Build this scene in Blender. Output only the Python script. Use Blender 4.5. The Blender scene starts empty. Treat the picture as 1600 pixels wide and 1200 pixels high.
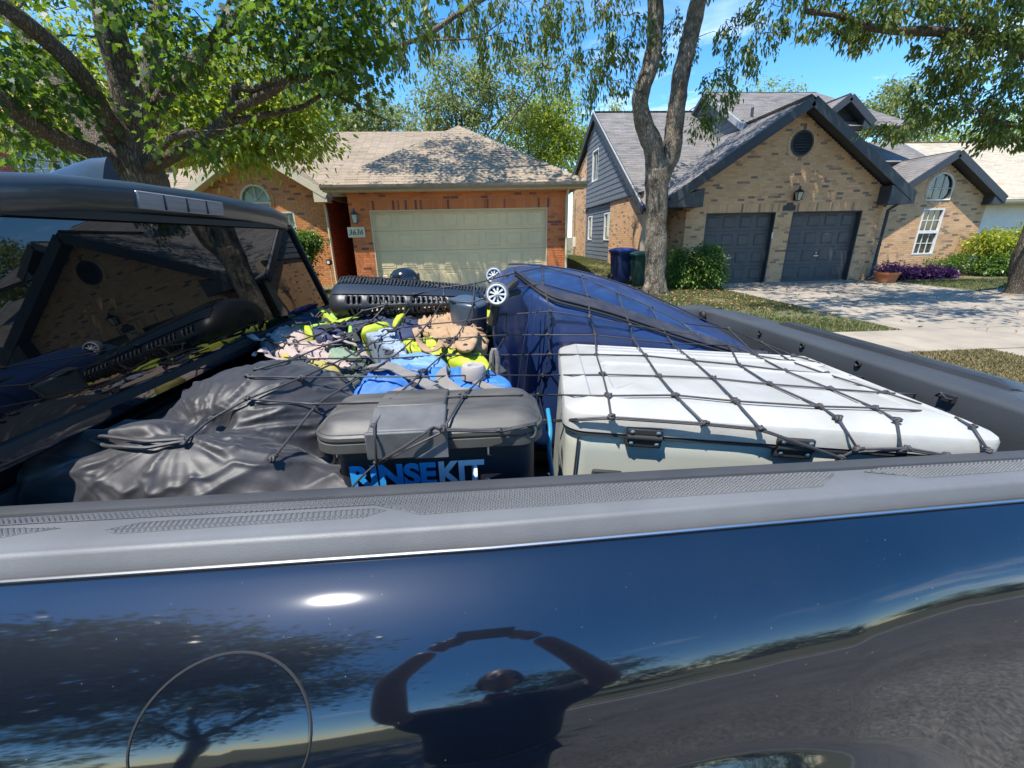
import bpy, bmesh, math, random
import numpy as np
from mathutils import Vector, Matrix, noise
from mathutils.geometry import tessellate_polygon
random.seed(7); rng = np.random.default_rng(7)
R = math.radians
sc = bpy.context.scene
col = sc.collection
# ---------------------------------------------------------------- camera
CAM = Vector((0, 0, 1.78))
F_PX, PIT, ROL, YAW = 658.0, R(19.12), R(-1.254), R(3.5)
_f = Vector((math.sin(YAW)*math.cos(PIT), math.cos(YAW)*math.cos(PIT), -math.sin(PIT)))
_r = Vector((math.cos(YAW), -math.sin(YAW), 0)); _u = _r.cross(_f)
_R = _r*math.cos(ROL) + _u*math.sin(ROL); _U = -_r*math.sin(ROL) + _u*math.cos(ROL)
cam = bpy.data.cameras.new('camera'); cob = bpy.data.objects.new('camera', cam); col.objects.link(cob)
m = Matrix((_R, _U, -_f)).transposed().to_4x4(); m.translation = CAM
cob.matrix_world = m
cam.sensor_width = 36; cam.lens = F_PX/1600*36; cam.clip_start = 0.02; cam.clip_end = 900
sc.camera = cob
# ---------------------------------------------------------------- sun, sky, exposure
SUN = Vector((-0.31, -0.28, 0.91)).normalized()
sd = bpy.data.lights.new('sun', 'SUN'); sd.energy = 4.6; sd.angle = R(0.55); sd.color = (1, 0.955, 0.88)
so = bpy.data.objects.new('sun', sd); col.objects.link(so)
so.rotation_euler = SUN.to_track_quat('Z', 'Y').to_euler(); so.location = (0, 0, 30)
wd = bpy.data.worlds.new('World'); sc.world = wd; wd.use_nodes = True
wt = wd.node_tree; wt.nodes.clear()
wo = wt.nodes.new('ShaderNodeOutputWorld'); wb = wt.nodes.new('ShaderNodeBackground')
sky = wt.nodes.new('ShaderNodeTexSky'); sky.sky_type = 'NISHITA'; sky.sun_disc = False
sky.sun_elevation = math.asin(SUN.z); sky.sun_rotation = math.atan2(SUN.x, SUN.y)
sky.air_density = 1.0; sky.dust_density = 0.1; sky.ozone_density = 3.0; sky.altitude = 150
tc = wt.nodes.new('ShaderNodeTexCoord'); sep = wt.nodes.new('ShaderNodeSeparateXYZ')
mp = wt.nodes.new('ShaderNodeMapping'); mp.inputs['Scale'].default_value = (1.6, 1.6, 6.5); mp.inputs['Location'].default_value = (3.1, .4, .2)
ns = wt.nodes.new('ShaderNodeTexNoise'); ns.inputs['Scale'].default_value = 1.9; ns.inputs['Detail'].default_value = 9; ns.inputs['Roughness'].default_value = .58
cr = wt.nodes.new('ShaderNodeMapRange'); cr.inputs[1].default_value = .55; cr.inputs[2].default_value = .74
em = wt.nodes.new('ShaderNodeMapRange'); em.inputs[1].default_value = .42; em.inputs[2].default_value = .16
mul = wt.nodes.new('ShaderNodeMath'); mul.operation = 'MULTIPLY'
mx = wt.nodes.new('ShaderNodeMix'); mx.data_type = 'RGBA'; mx.inputs[7].default_value = (8.4, 8.8, 9.4, 1)
L = wt.links.new
L(tc.outputs['Generated'], mp.inputs[0]); L(mp.outputs[0], ns.inputs['Vector']); L(tc.outputs['Generated'], sep.inputs[0])
L(ns.outputs[0], cr.inputs[0]); L(sep.outputs[2], em.inputs[0]); L(cr.outputs[0], mul.inputs[0]); L(em.outputs[0], mul.inputs[1])
L(mul.outputs[0], mx.inputs[0]); hs = wt.nodes.new('ShaderNodeHueSaturation'); hs.inputs['Saturation'].default_value = 1.32; hs.inputs['Value'].default_value = 1.12; L(sky.outputs[0], hs.inputs['Color']); L(hs.outputs[0], mx.inputs[6]); L(mx.outputs[2], wb.inputs[0])
wb.inputs[1].default_value = 0.15; L(wb.outputs[0], wo.inputs[0])
sc.view_settings.view_transform = 'Standard'; sc.view_settings.look = 'None'; sc.view_settings.gamma = 1
sc.view_settings.exposure = 0.86; sc.view_settings.use_curve_mapping = False
sc.render.engine = 'CYCLES'
sc.cycles.max_bounces = 7; sc.cycles.diffuse_bounces = 3; sc.cycles.glossy_bounces = 4; sc.cycles.transmission_bounces = 4
sc.cycles.transparent_max_bounces = 8; sc.cycles.sample_clamp_indirect = 6; sc.cycles.caustics_reflective = False
sc.cycles.use_denoising = True; sc.cycles.use_adaptive_sampling = True; sc.cycles.adaptive_threshold = 0.02

# ================================================================ helpers
def ray(px, py): return (_R*(px-800) + _U*(600-py) + _f*F_PX)
def P(px, py, x=None, y=None, z=None):
    d = ray(px, py)
    if y is not None: t = (y-CAM.y)/d.y
    elif x is not None: t = (x-CAM.x)/d.x
    else: t = (z-CAM.z)/d.z
    return CAM + d*t
def V(*a): return Vector(a)
def lerp(a, b, t): return a + (b-a)*t
def smooth(a, b, x):
    t = min(1, max(0, (x-a)/(b-a))); return t*t*(3-2*t)
def tag(o, label=None, cat=None, group=None, kind=None):
    if label: o['label'] = label
    if cat: o['category'] = cat
    if group: o['group'] = group
    if kind: o['kind'] = kind
    return o
def empty(name, loc, label=None, cat=None, group=None):
    o = bpy.data.objects.new(name, None); col.objects.link(o); o.location = loc
    o.empty_display_size = .2
    return tag(o, label, cat, group)
def link(name, me, mat=None, parent=None, loc=None, label=None, kind=None):
    o = bpy.data.objects.new(name, me); col.objects.link(o)
    if mat and not me.materials: me.materials.append(mat)
    if loc is not None: o.location = loc
    if parent:
        o.parent = parent
        # vertices are given in world coordinates
        base = parent.location.copy(); pp = parent.parent
        while pp: base += pp.location; pp = pp.parent
        o.location = (Vector(loc) if loc is not None else Vector((0, 0, 0))) - base
    if label: o['label'] = label
    if kind: o['kind'] = kind
    return o
class MB:
    def __init__(s): s.v = []; s.f = []
    def add(s, vs, fs):
        n = len(s.v); s.v += [tuple(v) for v in vs]; s.f += [tuple(i+n for i in f) for f in fs]; return s
    def box(s, c, d, rz=0, M=None, open_back=False):
        x, y, z = d[0]/2, d[1]/2, d[2]/2
        vs = [Vector(q) for q in ((-x,-y,-z),(x,-y,-z),(x,y,-z),(-x,y,-z),(-x,-y,z),(x,-y,z),(x,y,z),(-x,y,z))]
        if rz: vs = [Matrix.Rotation(rz, 3, 'Z') @ v for v in vs]
        if M: vs = [M @ v for v in vs]
        c = Vector(c)
        return s.add([v+c for v in vs], [(0,3,2,1),(4,5,6,7),(0,1,5,4),(1,2,6,5),(2,3,7,6),(3,0,4,7)])
    def box2(s, a, b):
        return s.box([(a[i]+b[i])/2 for i in range(3)], [abs(b[i]-a[i]) for i in range(3)])
    def hexa(s, p):  # 8 corners: bottom 4 ccw, top 4 ccw
        return s.add(p, [(0,3,2,1),(4,5,6,7),(0,1,5,4),(1,2,6,5),(2,3,7,6),(3,0,4,7)])
    def beam(s, a, b, w, h, up=(0,0,1)):
        a, b = Vector(a), Vector(b); d = (b-a).normalized(); up = Vector(up)
        sx = d.cross(up).normalized()*w/2; sz = sx.cross(d).normalized()*h/2
        return s.hexa([a-sx-sz, a+sx-sz, b+sx-sz, b-sx-sz, a-sx+sz, a+sx+sz, b+sx+sz, b-sx+sz])
    def tube(s, pts, r, n=8, cap=True, sq=1.0):
        pts = [Vector(p) for p in pts]; k = len(pts)
        rr = r if hasattr(r, '__len__') else [r]*k
        t0 = (pts[1]-pts[0]).normalized()
        a = t0.orthogonal().normalized(); vs = []; prev = t0
        for i, p in enumerate(pts):
            t = (pts[min(i+1, k-1)]-pts[max(i-1, 0)]).normalized()
            if i:
                ax = prev.cross(t)
                if ax.length > 1e-7: a = Matrix.Rotation(prev.angle(t), 3, ax) @ a
                a = (a - t*a.dot(t)).normalized()
            prev = t; b = t.cross(a)
            for j in range(n):
                q = 2*math.pi*j/n; vs.append(p + (a*math.cos(q)+b*math.sin(q)*sq)*rr[i])
        fs = [(i*n+j, i*n+(j+1)%n, (i+1)*n+(j+1)%n, (i+1)*n+j) for i in range(k-1) for j in range(n)]
        if cap: fs += [tuple(reversed(range(n))), tuple((k-1)*n+j for j in range(n))]
        return s.add(vs, fs)
    def lathe(s, prof, c=(0,0,0), n=24, M=None, cap=True):  # prof [(r,z)]
        vs = []
        for r, z in prof:
            for j in range(n):
                q = 2*math.pi*j/n; v = Vector((r*math.cos(q), r*math.sin(q), z))
                if M: v = M @ v
                vs.append(v+Vector(c))
        k = len(prof)
        fs = [(i*n+j, i*n+(j+1)%n, (i+1)*n+(j+1)%n, (i+1)*n+j) for i in range(k-1) for j in range(n)]
        if cap: fs += [tuple(reversed(range(n))), tuple((k-1)*n+j for j in range(n))]
        return s.add(vs, fs)
    def slab(s, poly, O, u, v, n, t, holes=()):
        """flat polygon (with holes) in the u,v frame at O, from depth 0 back to -t along n"""
        loops = [poly]+list(holes); pts = [q for l in loops for q in l]
        tri = tessellate_polygon([[Vector((q[0], q[1], 0)) for q in l] for l in loops])
        O, u, v, n = Vector(O), Vector(u), Vector(v), Vector(n)
        fr = [O+u*q[0]+v*q[1] for q in pts]; bk = [p-n*t for p in fr]; N = len(pts); fs = []
        for a, b, c in tri:
            nn = (fr[b]-fr[a]).cross(fr[c]-fr[a])
            if nn.dot(n) < 0: b, c = c, b
            fs += [(a, b, c), (a+N, c+N, b+N)]
        k = 0
        for l in loops:
            m_ = len(l)
            for i in range(m_):
                a, b = k+i, k+(i+1) % m_; fs.append((a, b, b+N, a+N))
            k += m_
        return s.add(fr+bk, fs)
    def mesh(s, name='mesh'):
        me = bpy.data.meshes.new(name); me.from_pydata(s.v, [], s.f); me.validate(clean_customdata=False); me.update(); return me
    def build(s, name, mat, parent=None, smooth=False, bevel=0, seg=2, kind=None, label=None, sub=0, fixn=False, ang=40):
        me = s.mesh(name)
        if fixn or bevel:
            bm = bmesh.new(); bm.from_mesh(me)
            bmesh.ops.remove_doubles(bm, verts=bm.verts, dist=1e-5)
            bmesh.ops.recalc_face_normals(bm, faces=bm.faces); bm.to_mesh(me); bm.free()
        if (smooth or bevel or sub) and len(me.polygons): me.polygons.foreach_set('use_smooth', [True]*len(me.polygons))
        if (smooth or bevel) and not sub: me.set_sharp_from_angle(angle=R(ang))
        o = link(name, me, mat, parent, kind=kind, label=label)
        if bevel:
            b = o.modifiers.new('b', 'BEVEL'); b.width = bevel; b.segments = seg; b.limit_method = 'ANGLE'; b.angle_limit = R(32); b.harden_normals = False
        if sub:
            b = o.modifiers.new('s', 'SUBSURF'); b.levels = sub; b.render_levels = sub
        return o
def catmull(pts, n=6):
    pts = [Vector(p) for p in pts]; q = [pts[0]*2-pts[1]]+pts+[pts[-1]*2-pts[-2]]; out = []
    for i in range(1, len(q)-2):
        a, b, c, d = q[i-1:i+3]
        for k in range(n):
            t = k/n
            out.append(0.5*((2*b)+(-a+c)*t+(2*a-5*b+4*c-d)*t*t+(-a+3*b-3*c+d)*t**3))
    out.append(pts[-1]); return out
def np_mesh(name, verts, faces_flat, loop_start, loop_total, mat, parent=None, kind=None, smooth=False):
    me = bpy.data.meshes.new(name); me.vertices.add(len(verts)); me.vertices.foreach_set('co', verts.astype(np.float32).ravel())
    me.loops.add(len(faces_flat)); me.loops.foreach_set('vertex_index', faces_flat.astype(np.int32))
    me.polygons.add(len(loop_start)); me.polygons.foreach_set('loop_start', loop_start.astype(np.int32)); me.polygons.foreach_set('loop_total', loop_total.astype(np.int32))
    me.update(calc_edges=True)
    if smooth and len(me.polygons): me.polygons.foreach_set('use_smooth', [True]*len(me.polygons))
    return link(name, me, mat, parent, kind=kind)

# ================================================================ materials
MATS = {}
def nt(name):
    mt = bpy.data.materials.new(name); mt.use_nodes = True; t = mt.node_tree; b = t.nodes['Principled BSDF']; return mt, t, b
def pm(name, c1, c2=None, scale=8, rough=.6, r2=None, bump=0, bscale=None, metallic=0, coat=0, spec=.5, ior=None, island=0, detail=5, bdist=.01, coords='Object', stretch=None, sheen=0):
    """principled material: noise between two colours, optional bump and per-piece variation"""
    if name in MATS: return MATS[name]
    mt, t, b = nt(name); N = t.nodes.new; Lk = t.links.new
    c2 = c2 or tuple(x*.8 for x in c1)
    tcn = N('ShaderNodeTexCoord'); mpn = N('ShaderNodeMapping'); Lk(tcn.outputs[coords], mpn.inputs[0])
    if stretch: mpn.inputs['Scale'].default_value = stretch
    n1 = N('ShaderNodeTexNoise'); n1.inputs['Scale'].default_value = scale; n1.inputs['Detail'].default_value = detail; n1.inputs['Roughness'].default_value = .6
    Lk(mpn.outputs[0], n1.inputs['Vector'])
    mr = N('ShaderNodeMapRange'); mr.inputs[1].default_value = .35; mr.inputs[2].default_value = .65; Lk(n1.outputs[0], mr.inputs[0])
    mxn = N('ShaderNodeMix'); mxn.data_type = 'RGBA'; mxn.inputs[6].default_value = (*c1, 1); mxn.inputs[7].default_value = (*c2, 1); Lk(mr.outputs[0], mxn.inputs[0])
    out = mxn.outputs[2]
    if island:
        g = N('ShaderNodeNewGeometry'); h = N('ShaderNodeHueSaturation')
        m1 = N('ShaderNodeMapRange'); m1.inputs[3].default_value = 1-island; m1.inputs[4].default_value = 1+island; Lk(g.outputs['Random Per Island'], m1.inputs[0])
        Lk(m1.outputs[0], h.inputs['Value']); Lk(out, h.inputs['Color']); out = h.outputs[0]
    Lk(out, b.inputs['Base Color'])
    if r2 is not None:
        m2 = N('ShaderNodeMapRange'); m2.inputs[1].default_value = .35; m2.inputs[2].default_value = .65; m2.inputs[3].default_value = rough; m2.inputs[4].default_value = r2
        Lk(n1.outputs[0], m2.inputs[0]); Lk(m2.outputs[0], b.inputs['Roughness'])
    else: b.inputs['Roughness'].default_value = rough
    b.inputs['Metallic'].default_value = metallic; b.inputs['Coat Weight'].default_value = coat; b.inputs['Specular IOR Level'].default_value = spec
    if sheen: b.inputs['Sheen Weight'].default_value = sheen
    if ior: b.inputs['IOR'].default_value = ior
    if bump:
        n2 = N('ShaderNodeTexNoise'); n2.inputs['Scale'].default_value = bscale or scale*4; n2.inputs['Detail'].default_value = 4
        Lk(mpn.outputs[0], n2.inputs['Vector'])
        bp = N('ShaderNodeBump'); bp.inputs['Strength'].default_value = bump; bp.inputs['Distance'].default_value = bdist; Lk(n2.outputs[0], bp.inputs['Height']); Lk(bp.outputs[0], b.inputs['Normal'])
    MATS[name] = mt; return mt
def ramp_island(name, stops, rough=.85, bump=.4, bscale=60, var=.12):
    """each separate piece of a joined mesh takes its own colour"""
    mt, t, b = nt(name); N = t.nodes.new; Lk = t.links.new
    g = N('ShaderNodeNewGeometry'); r = N('ShaderNodeValToRGB'); r.color_ramp.interpolation = 'LINEAR'
    e = r.color_ramp.elements
    for i, (p, c) in enumerate(stops):
        if i < 2: e[i].position = p; e[i].color = (*c, 1)
        else: q = e.new(p); q.color = (*c, 1)
    Lk(g.outputs['Random Per Island'], r.inputs[0])
    tcn = N('ShaderNodeTexCoord'); n1 = N('ShaderNodeTexNoise'); n1.inputs['Scale'].default_value = bscale; n1.inputs['Detail'].default_value = 5; Lk(tcn.outputs['Object'], n1.inputs['Vector'])
    n2 = N('ShaderNodeTexNoise'); n2.inputs['Scale'].default_value = 1.1; n2.inputs['Detail'].default_value = 6; Lk(tcn.outputs['Object'], n2.inputs['Vector'])
    ad = N('ShaderNodeMath'); ad.operation = 'ADD'; Lk(n1.outputs[0], ad.inputs[0]); Lk(n2.outputs[0], ad.inputs[1])
    mr = N('ShaderNodeMapRange'); mr.inputs[1].default_value = .7; mr.inputs[2].default_value = 1.3; mr.inputs[3].default_value = 1-var*1.3; mr.inputs[4].default_value = 1+var*1.3; Lk(ad.outputs[0], mr.inputs[0])
    h = N('ShaderNodeHueSaturation'); Lk(r.outputs[0], h.inputs['Color']); Lk(mr.outputs[0], h.inputs['Value']); Lk(h.outputs[0], b.inputs['Base Color'])
    b.inputs['Roughness'].default_value = rough; b.inputs['Specular IOR Level'].default_value = .25
    if bump:
        bp = N('ShaderNodeBump'); bp.inputs['Strength'].default_value = bump; bp.inputs['Distance'].default_value = .004; Lk(n1.outputs[0], bp.inputs['Height']); Lk(bp.outputs[0], b.inputs['Normal'])
    return mt
def leaf_mat(name, stops, trans=.35, tcol=(.35, .5, .05), rough=.45):
    mt, t, b = nt(name); N = t.nodes.new; Lk = t.links.new
    g = N('ShaderNodeNewGeometry'); r = N('ShaderNodeValToRGB'); e = r.color_ramp.elements
    for i, (p, c) in enumerate(stops):
        if i < 2: e[i].position = p; e[i].color = (*c, 1)
        else: q = e.new(p); q.color = (*c, 1)
    Lk(g.outputs['Random Per Island'], r.inputs[0]); Lk(r.outputs[0], b.inputs['Base Color'])
    b.inputs['Roughness'].default_value = rough; b.inputs['Specular IOR Level'].default_value = .4
    tr = N('ShaderNodeBsdfTranslucent'); tm = N('ShaderNodeMix'); tm.data_type = 'RGBA'; tm.inputs[0].default_value = .5
    tm.inputs[7].default_value = (*tcol, 1); Lk(r.outputs[0], tm.inputs[6]); Lk(tm.outputs[2], tr.inputs[0])
    ms = N('ShaderNodeMixShader'); ms.inputs[0].default_value = trans
    Lk(b.outputs[0], ms.inputs[1]); Lk(tr.outputs[0], ms.inputs[2]); Lk(ms.outputs[0], t.nodes['Material Output'].inputs[0])
    return mt
# ================================================================ setting: ground, street, lawns, driveways
def gz(x, y):
    if y < 2.7 and y > -7.6: return 0.15
    if y <= -7.6: return 0.15 + min(.6, (-7.6-y)*.015)
    k = lerp(.028, .0106, smooth(2, 6.5, x)); z = .15+(y-2.7)*k if y < 30 else .15+27.3*k
    z += .38*smooth(12.2, 17.5, y)*smooth(2.0, 2.8, x)*(1-smooth(6.2, 7.2, x))
    return z
M_SOIL = pm('soil_lawn', (.15, .13, .06), (.085, .095, .035), scale=2.2, rough=.95, bump=.6, bscale=60, bdist=.03, detail=9)
M_ASPH = None
def asphalt():
    mt, t, b = nt('asphalt'); N = t.nodes.new; Lk = t.links.new
    tcn = N('ShaderNodeTexCoord'); vo = N('ShaderNodeTexVoronoi'); vo.inputs['Scale'].default_value = 95; Lk(tcn.outputs['Object'], vo.inputs['Vector'])
    n1 = N('ShaderNodeTexNoise'); n1.inputs['Scale'].default_value = 1.3; n1.inputs['Detail'].default_value = 8; Lk(tcn.outputs['Object'], n1.inputs['Vector'])
    r = N('ShaderNodeValToRGB'); e = r.color_ramp.elements; e[0].color = (.045, .043, .04, 1); e[1].color = (.2, .185, .16, 1); e[0].position = .1; e[1].position = .95
    sx = N('ShaderNodeSeparateColor'); Lk(vo.outputs['Color'], sx.inputs[0]); Lk(sx.outputs[0], r.inputs[0])
    h = N('ShaderNodeHueSaturation'); mr = N('ShaderNodeMapRange'); mr.inputs[1].default_value = .3; mr.inputs[2].default_value = .7; mr.inputs[3].default_value = .75; mr.inputs[4].default_value = 1.25
    Lk(n1.outputs[0], mr.inputs[0]); Lk(mr.outputs[0], h.inputs['Value']); Lk(r.outputs[0], h.inputs['Color']); Lk(h.outputs[0], b.inputs['Base Color'])
    b.inputs['Roughness'].default_value = .85
    bp = N('ShaderNodeBump'); bp.inputs['Strength'].default_value = .8; bp.inputs['Distance'].default_value = .006; bp.invert = True
    Lk(vo.outputs['Distance'], bp.inputs['Height']); Lk(bp.outputs[0], b.inputs['Normal']); return mt
M_CONC = pm('driveway_concrete', (.34, .285, .215), (.24, .205, .16), scale=1.6, rough=.9, bump=.35, bscale=90, bdist=.004, detail=9, island=.06)
M_KERB = pm('kerb_concrete', (.55, .5, .41), (.42, .38, .31), scale=5, rough=.9, bump=.3, bscale=70, detail=8)
def grid_sheet(name, xs, ys, zf, mat, kind='structure', parent=None, skirt=0):
    vs = [(x, y, zf(x, y)) for y in ys for x in xs]; nx = len(xs)
    fs = [(j*nx+i, j*nx+i+1, (j+1)*nx+i+1, (j+1)*nx+i) for j in range(len(ys)-1) for i in range(nx-1)]
    mb = MB().add(vs, fs)
    if skirt:
        ring = [i for i in range(nx)]+[j*nx+nx-1 for j in range(1, len(ys))]+[(len(ys)-1)*nx+i for i in range(nx-2, -1, -1)]+[j*nx for j in range(len(ys)-2, 0, -1)]
        n0 = len(mb.v); mb.v += [(mb.v[i][0], mb.v[i][1], mb.v[i][2]-skirt) for i in ring]; k = len(ring)
        mb.f += [(ring[a], n0+a, n0+(a+1) % k, ring[(a+1) % k]) for a in range(k)]
    return mb.build(name, mat, parent, kind=kind)
def steps(a, b, d):
    n = max(1, round(abs(b-a)/d)); return [a+(b-a)*i/n for i in range(n+1)]
xs = [-700, -200, -80, -45]+steps(-30, 32, .6)+[45, 80, 200, 700]
ys = steps(2.74, 26, .4)+[32, 45, 80, 200, 800]
grid_sheet('ground', xs, ys, gz, M_SOIL)
grid_sheet('ground', [-700, -100, -30, 30, 100, 700], [-700, -100, -40, -20, -10, -7.64], gz, M_SOIL)
grid_sheet('street', [-700, -60, -20, 20, 60, 700], [-7.5, -2, 2.58], lambda x, y: -.0015*abs(y+2.4), asphalt())
def kerb(y0, y1, sgn):
    k = empty('kerb', (0, (y0+y1)/2, 0)); tag(k, kind='structure')
    x = -24
    while x < 24:
        if True:
            mb = MB(); a, b = x+.004, x+2.396
            top = .15; prof = [(y0-.30*sgn, -.012), (y0-.30*sgn, .004), (y0, .012), (y0+.035*sgn, top-.012), (y0+.06*sgn, top), (y1, top), (y1, -.05)]
            n = len(prof); vs = [(a, p[0], p[1]) for p in prof]+[(b, p[0], p[1]) for p in prof]
            mb.add(vs, [(i, (i+1) % n, (i+1) % n+n, i+n) for i in range(n)]+[tuple(range(n)), tuple(range(2*n-1, n-1, -1))])
            mb.build('kerb_stone', M_KERB, k, fixn=True)
        x += 2.4
kerb(2.6, 2.76, 1); kerb(-7.5, -7.66, -1)
sw = empty('sidewalk', (0, 5.8, 0)); tag(sw, kind='structure')
for i in range(-14, 16):
    a, b = i*1.5+.006, i*1.5+1.494
    grid_sheet('paving_slab', [a, b], [5.2, 5.8, 6.4], lambda x, y: gz(x, y)+.022+.004*math.sin(i*2.3), M_CONC, None, sw, skirt=.1)
def driveway(name, x0, x1, y0, y1, flare=0):
    d = empty(name, ((x0+x1)/2, y0, 0)); tag(d, kind='structure')
    def slabs(ya, yb, xa, xb, n, m_, fl=0):
        for i in range(n):
            for j in range(m_):
                u0, u1 = xa+(xb-xa)*i/n+.007, xa+(xb-xa)*(i+1)/n-.007; v0, v1 = ya+(yb-ya)*j/m_+.007, ya+(yb-ya)*(j+1)/m_-.007
                vs = []
                xs_ = steps(u0, u1, .8); ys_ = steps(v0, v1, .7)
                w = lambda x, y: (x, y, gz(x, y)+.018)
                if fl:
                    cx = (xa+xb)/2; hw = (xb-xa)/2
                    def w(x, y):
                        s = 1+fl*(yb-y)/(yb-ya)/hw; z = lerp(.02, gz(x, y)+.018, smooth(ya, yb-.3, y)); return (cx+(x-cx)*s, y, z)
                vs = [w(x, y) for y in ys_ for x in xs_]; nx = len(xs_)
                fs = [(b_*nx+a_, b_*nx+a_+1, (b_+1)*nx+a_+1, (b_+1)*nx+a_) for b_ in range(len(ys_)-1) for a_ in range(nx-1)]
                mb = MB().add(vs, fs)
                ring = [q for q in range(nx)]+[q*nx+nx-1 for q in range(1, len(ys_))]+[(len(ys_)-1)*nx+q for q in range(nx-2, -1, -1)]+[q*nx for q in range(len(ys_)-2, 0, -1)]
                n0 = len(mb.v); mb.v += [(mb.v[q][0], mb.v[q][1], mb.v[q][2]-.12) for q in ring]; k = len(ring)
                mb.f += [(ring[q], n0+q, n0+(q+1) % k, ring[(q+1) % k]) for q in range(k)]
                mb.build('paving_slab', M_CONC, d)
    slabs(6.41, y1, x0, x1, 2, max(2, round((y1-6.4)/2.2)))
    slabs(2.62, 5.19, x0, x1, 2, 1, flare)
driveway('driveway', -3.3, 2.15, 6.4, 12.6, .9)
driveway('driveway', 6.9, 12.6, 6.4, 13.2, 1.2)
# garden path to the right-hand front door
pth = empty('path', (14, 10, 0)); tag(pth, kind='structure')
for i in range(3):
    mb = MB(); x = 12.75+i*1.15
    c = [(x, 9.3+i*.28, 0), (x+1.12, 9.3+(i+1)*.28, 0), (x+1.12, 10.2+(i+1)*.32, 0), (x, 10.2+i*.32, 0)]
    c = [(p[0], p[1], gz(p[0], p[1])+.02) for p in c]
    mb.hexa([(p[0], p[1], p[2]-.1) for p in c]+c); mb.build('paving_slab', M_CONC, pth)
# grass blades: thousands of short blades on the lawns
def grass(areas, n, hmin, hmax, mat, holes=()):
    P0 = []
    tot = sum((b-a)*(d-c) for a, b, c, d in areas)
    for a, b, c, d in areas:
        k = int(n*(b-a)*(d-c)/tot); P0.append(np.stack([rng.uniform(a, b, k), rng.uniform(c, d, k)], 1))
    p = np.concatenate(P0)
    for a, b, c, d in holes: p = p[~((p[:, 0] > a) & (p[:, 0] < b) & (p[:, 1] > c) & (p[:, 1] < d))]
    # clumpiness: thin patches where the soil shows
    key = np.array([noise.noise(Vector((x*.8, y*.8, 3))) + .5*noise.noise(Vector((x*3.1, y*3.1, 8))) for x, y in p])
    p = p[key > rng.uniform(-.75, .25, len(p))]
    z = np.array([gz(x, y) for x, y in p]); k = len(p)
    h = rng.uniform(hmin, hmax, k); a = rng.uniform(0, 6.28, k); w = rng.uniform(.004, .010, k); l = rng.uniform(-.6, .6, (k, 2))*h[:, None]
    b = np.stack([p[:, 0], p[:, 1], z-.005], 1)
    s = np.stack([np.cos(a)*w, np.sin(a)*w, np.zeros(k)], 1)
    t = b+np.stack([l[:, 0], l[:, 1], h], 1)
    mid = b+np.stack([l[:, 0]*.35, l[:, 1]*.35, h*.6], 1)
    v = np.stack([b-s, b+s, mid+s*.7, t, mid-s*.7], 1).reshape(-1, 3)
    idx = np.arange(k)[:, None]*5+np.array([0, 1, 2, 3, 4])
    return np_mesh('grass', v, idx.ravel(), np.arange(k)*5, np.full(k, 5), mat, kind='stuff')
M_GRASS = leaf_mat('grass_blades', [(0, (.045, .085, .018)), (.45, (.085, .12, .03)), (.7, (.17, .16, .055)), (1, (.30, .24, .11))], .25, (.3, .4, .08), .6)
M_GRASSDRY = leaf_mat('dry_grass_blades', [(0, (.10, .11, .035)), (.4, (.24, .19, .08)), (1, (.42, .32, .17))], .25, (.4, .35, .12), .6)
grass([(2.2, 6.9, 6.42, 22)], 140000, .02, .06, M_GRASS, [(5, 9, 13.3, 30)])
grass([(12.9, 20, 6.42, 12.6), (11.6, 13, 11.6, 12.9)], 60000, .02, .055, M_GRASS)
grass([(3.4, 5.9, 2.8, 5.18), (5.3, 6.4, 2.8, 5.18), (5.3, 6.4, 2.8, 5.18), (13.8, 20, 2.8, 5.18), (6.3, 6.92, 4.2, 5.18), (6.3, 6.92, 4.2, 5.18)], 105000, .02, .06, M_GRASSDRY)
grass([(-10, -3.4, 6.42, 12.9), (-10, -3.6, 2.8, 5.18)], 45000, .03, .08, M_GRASS)

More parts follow.
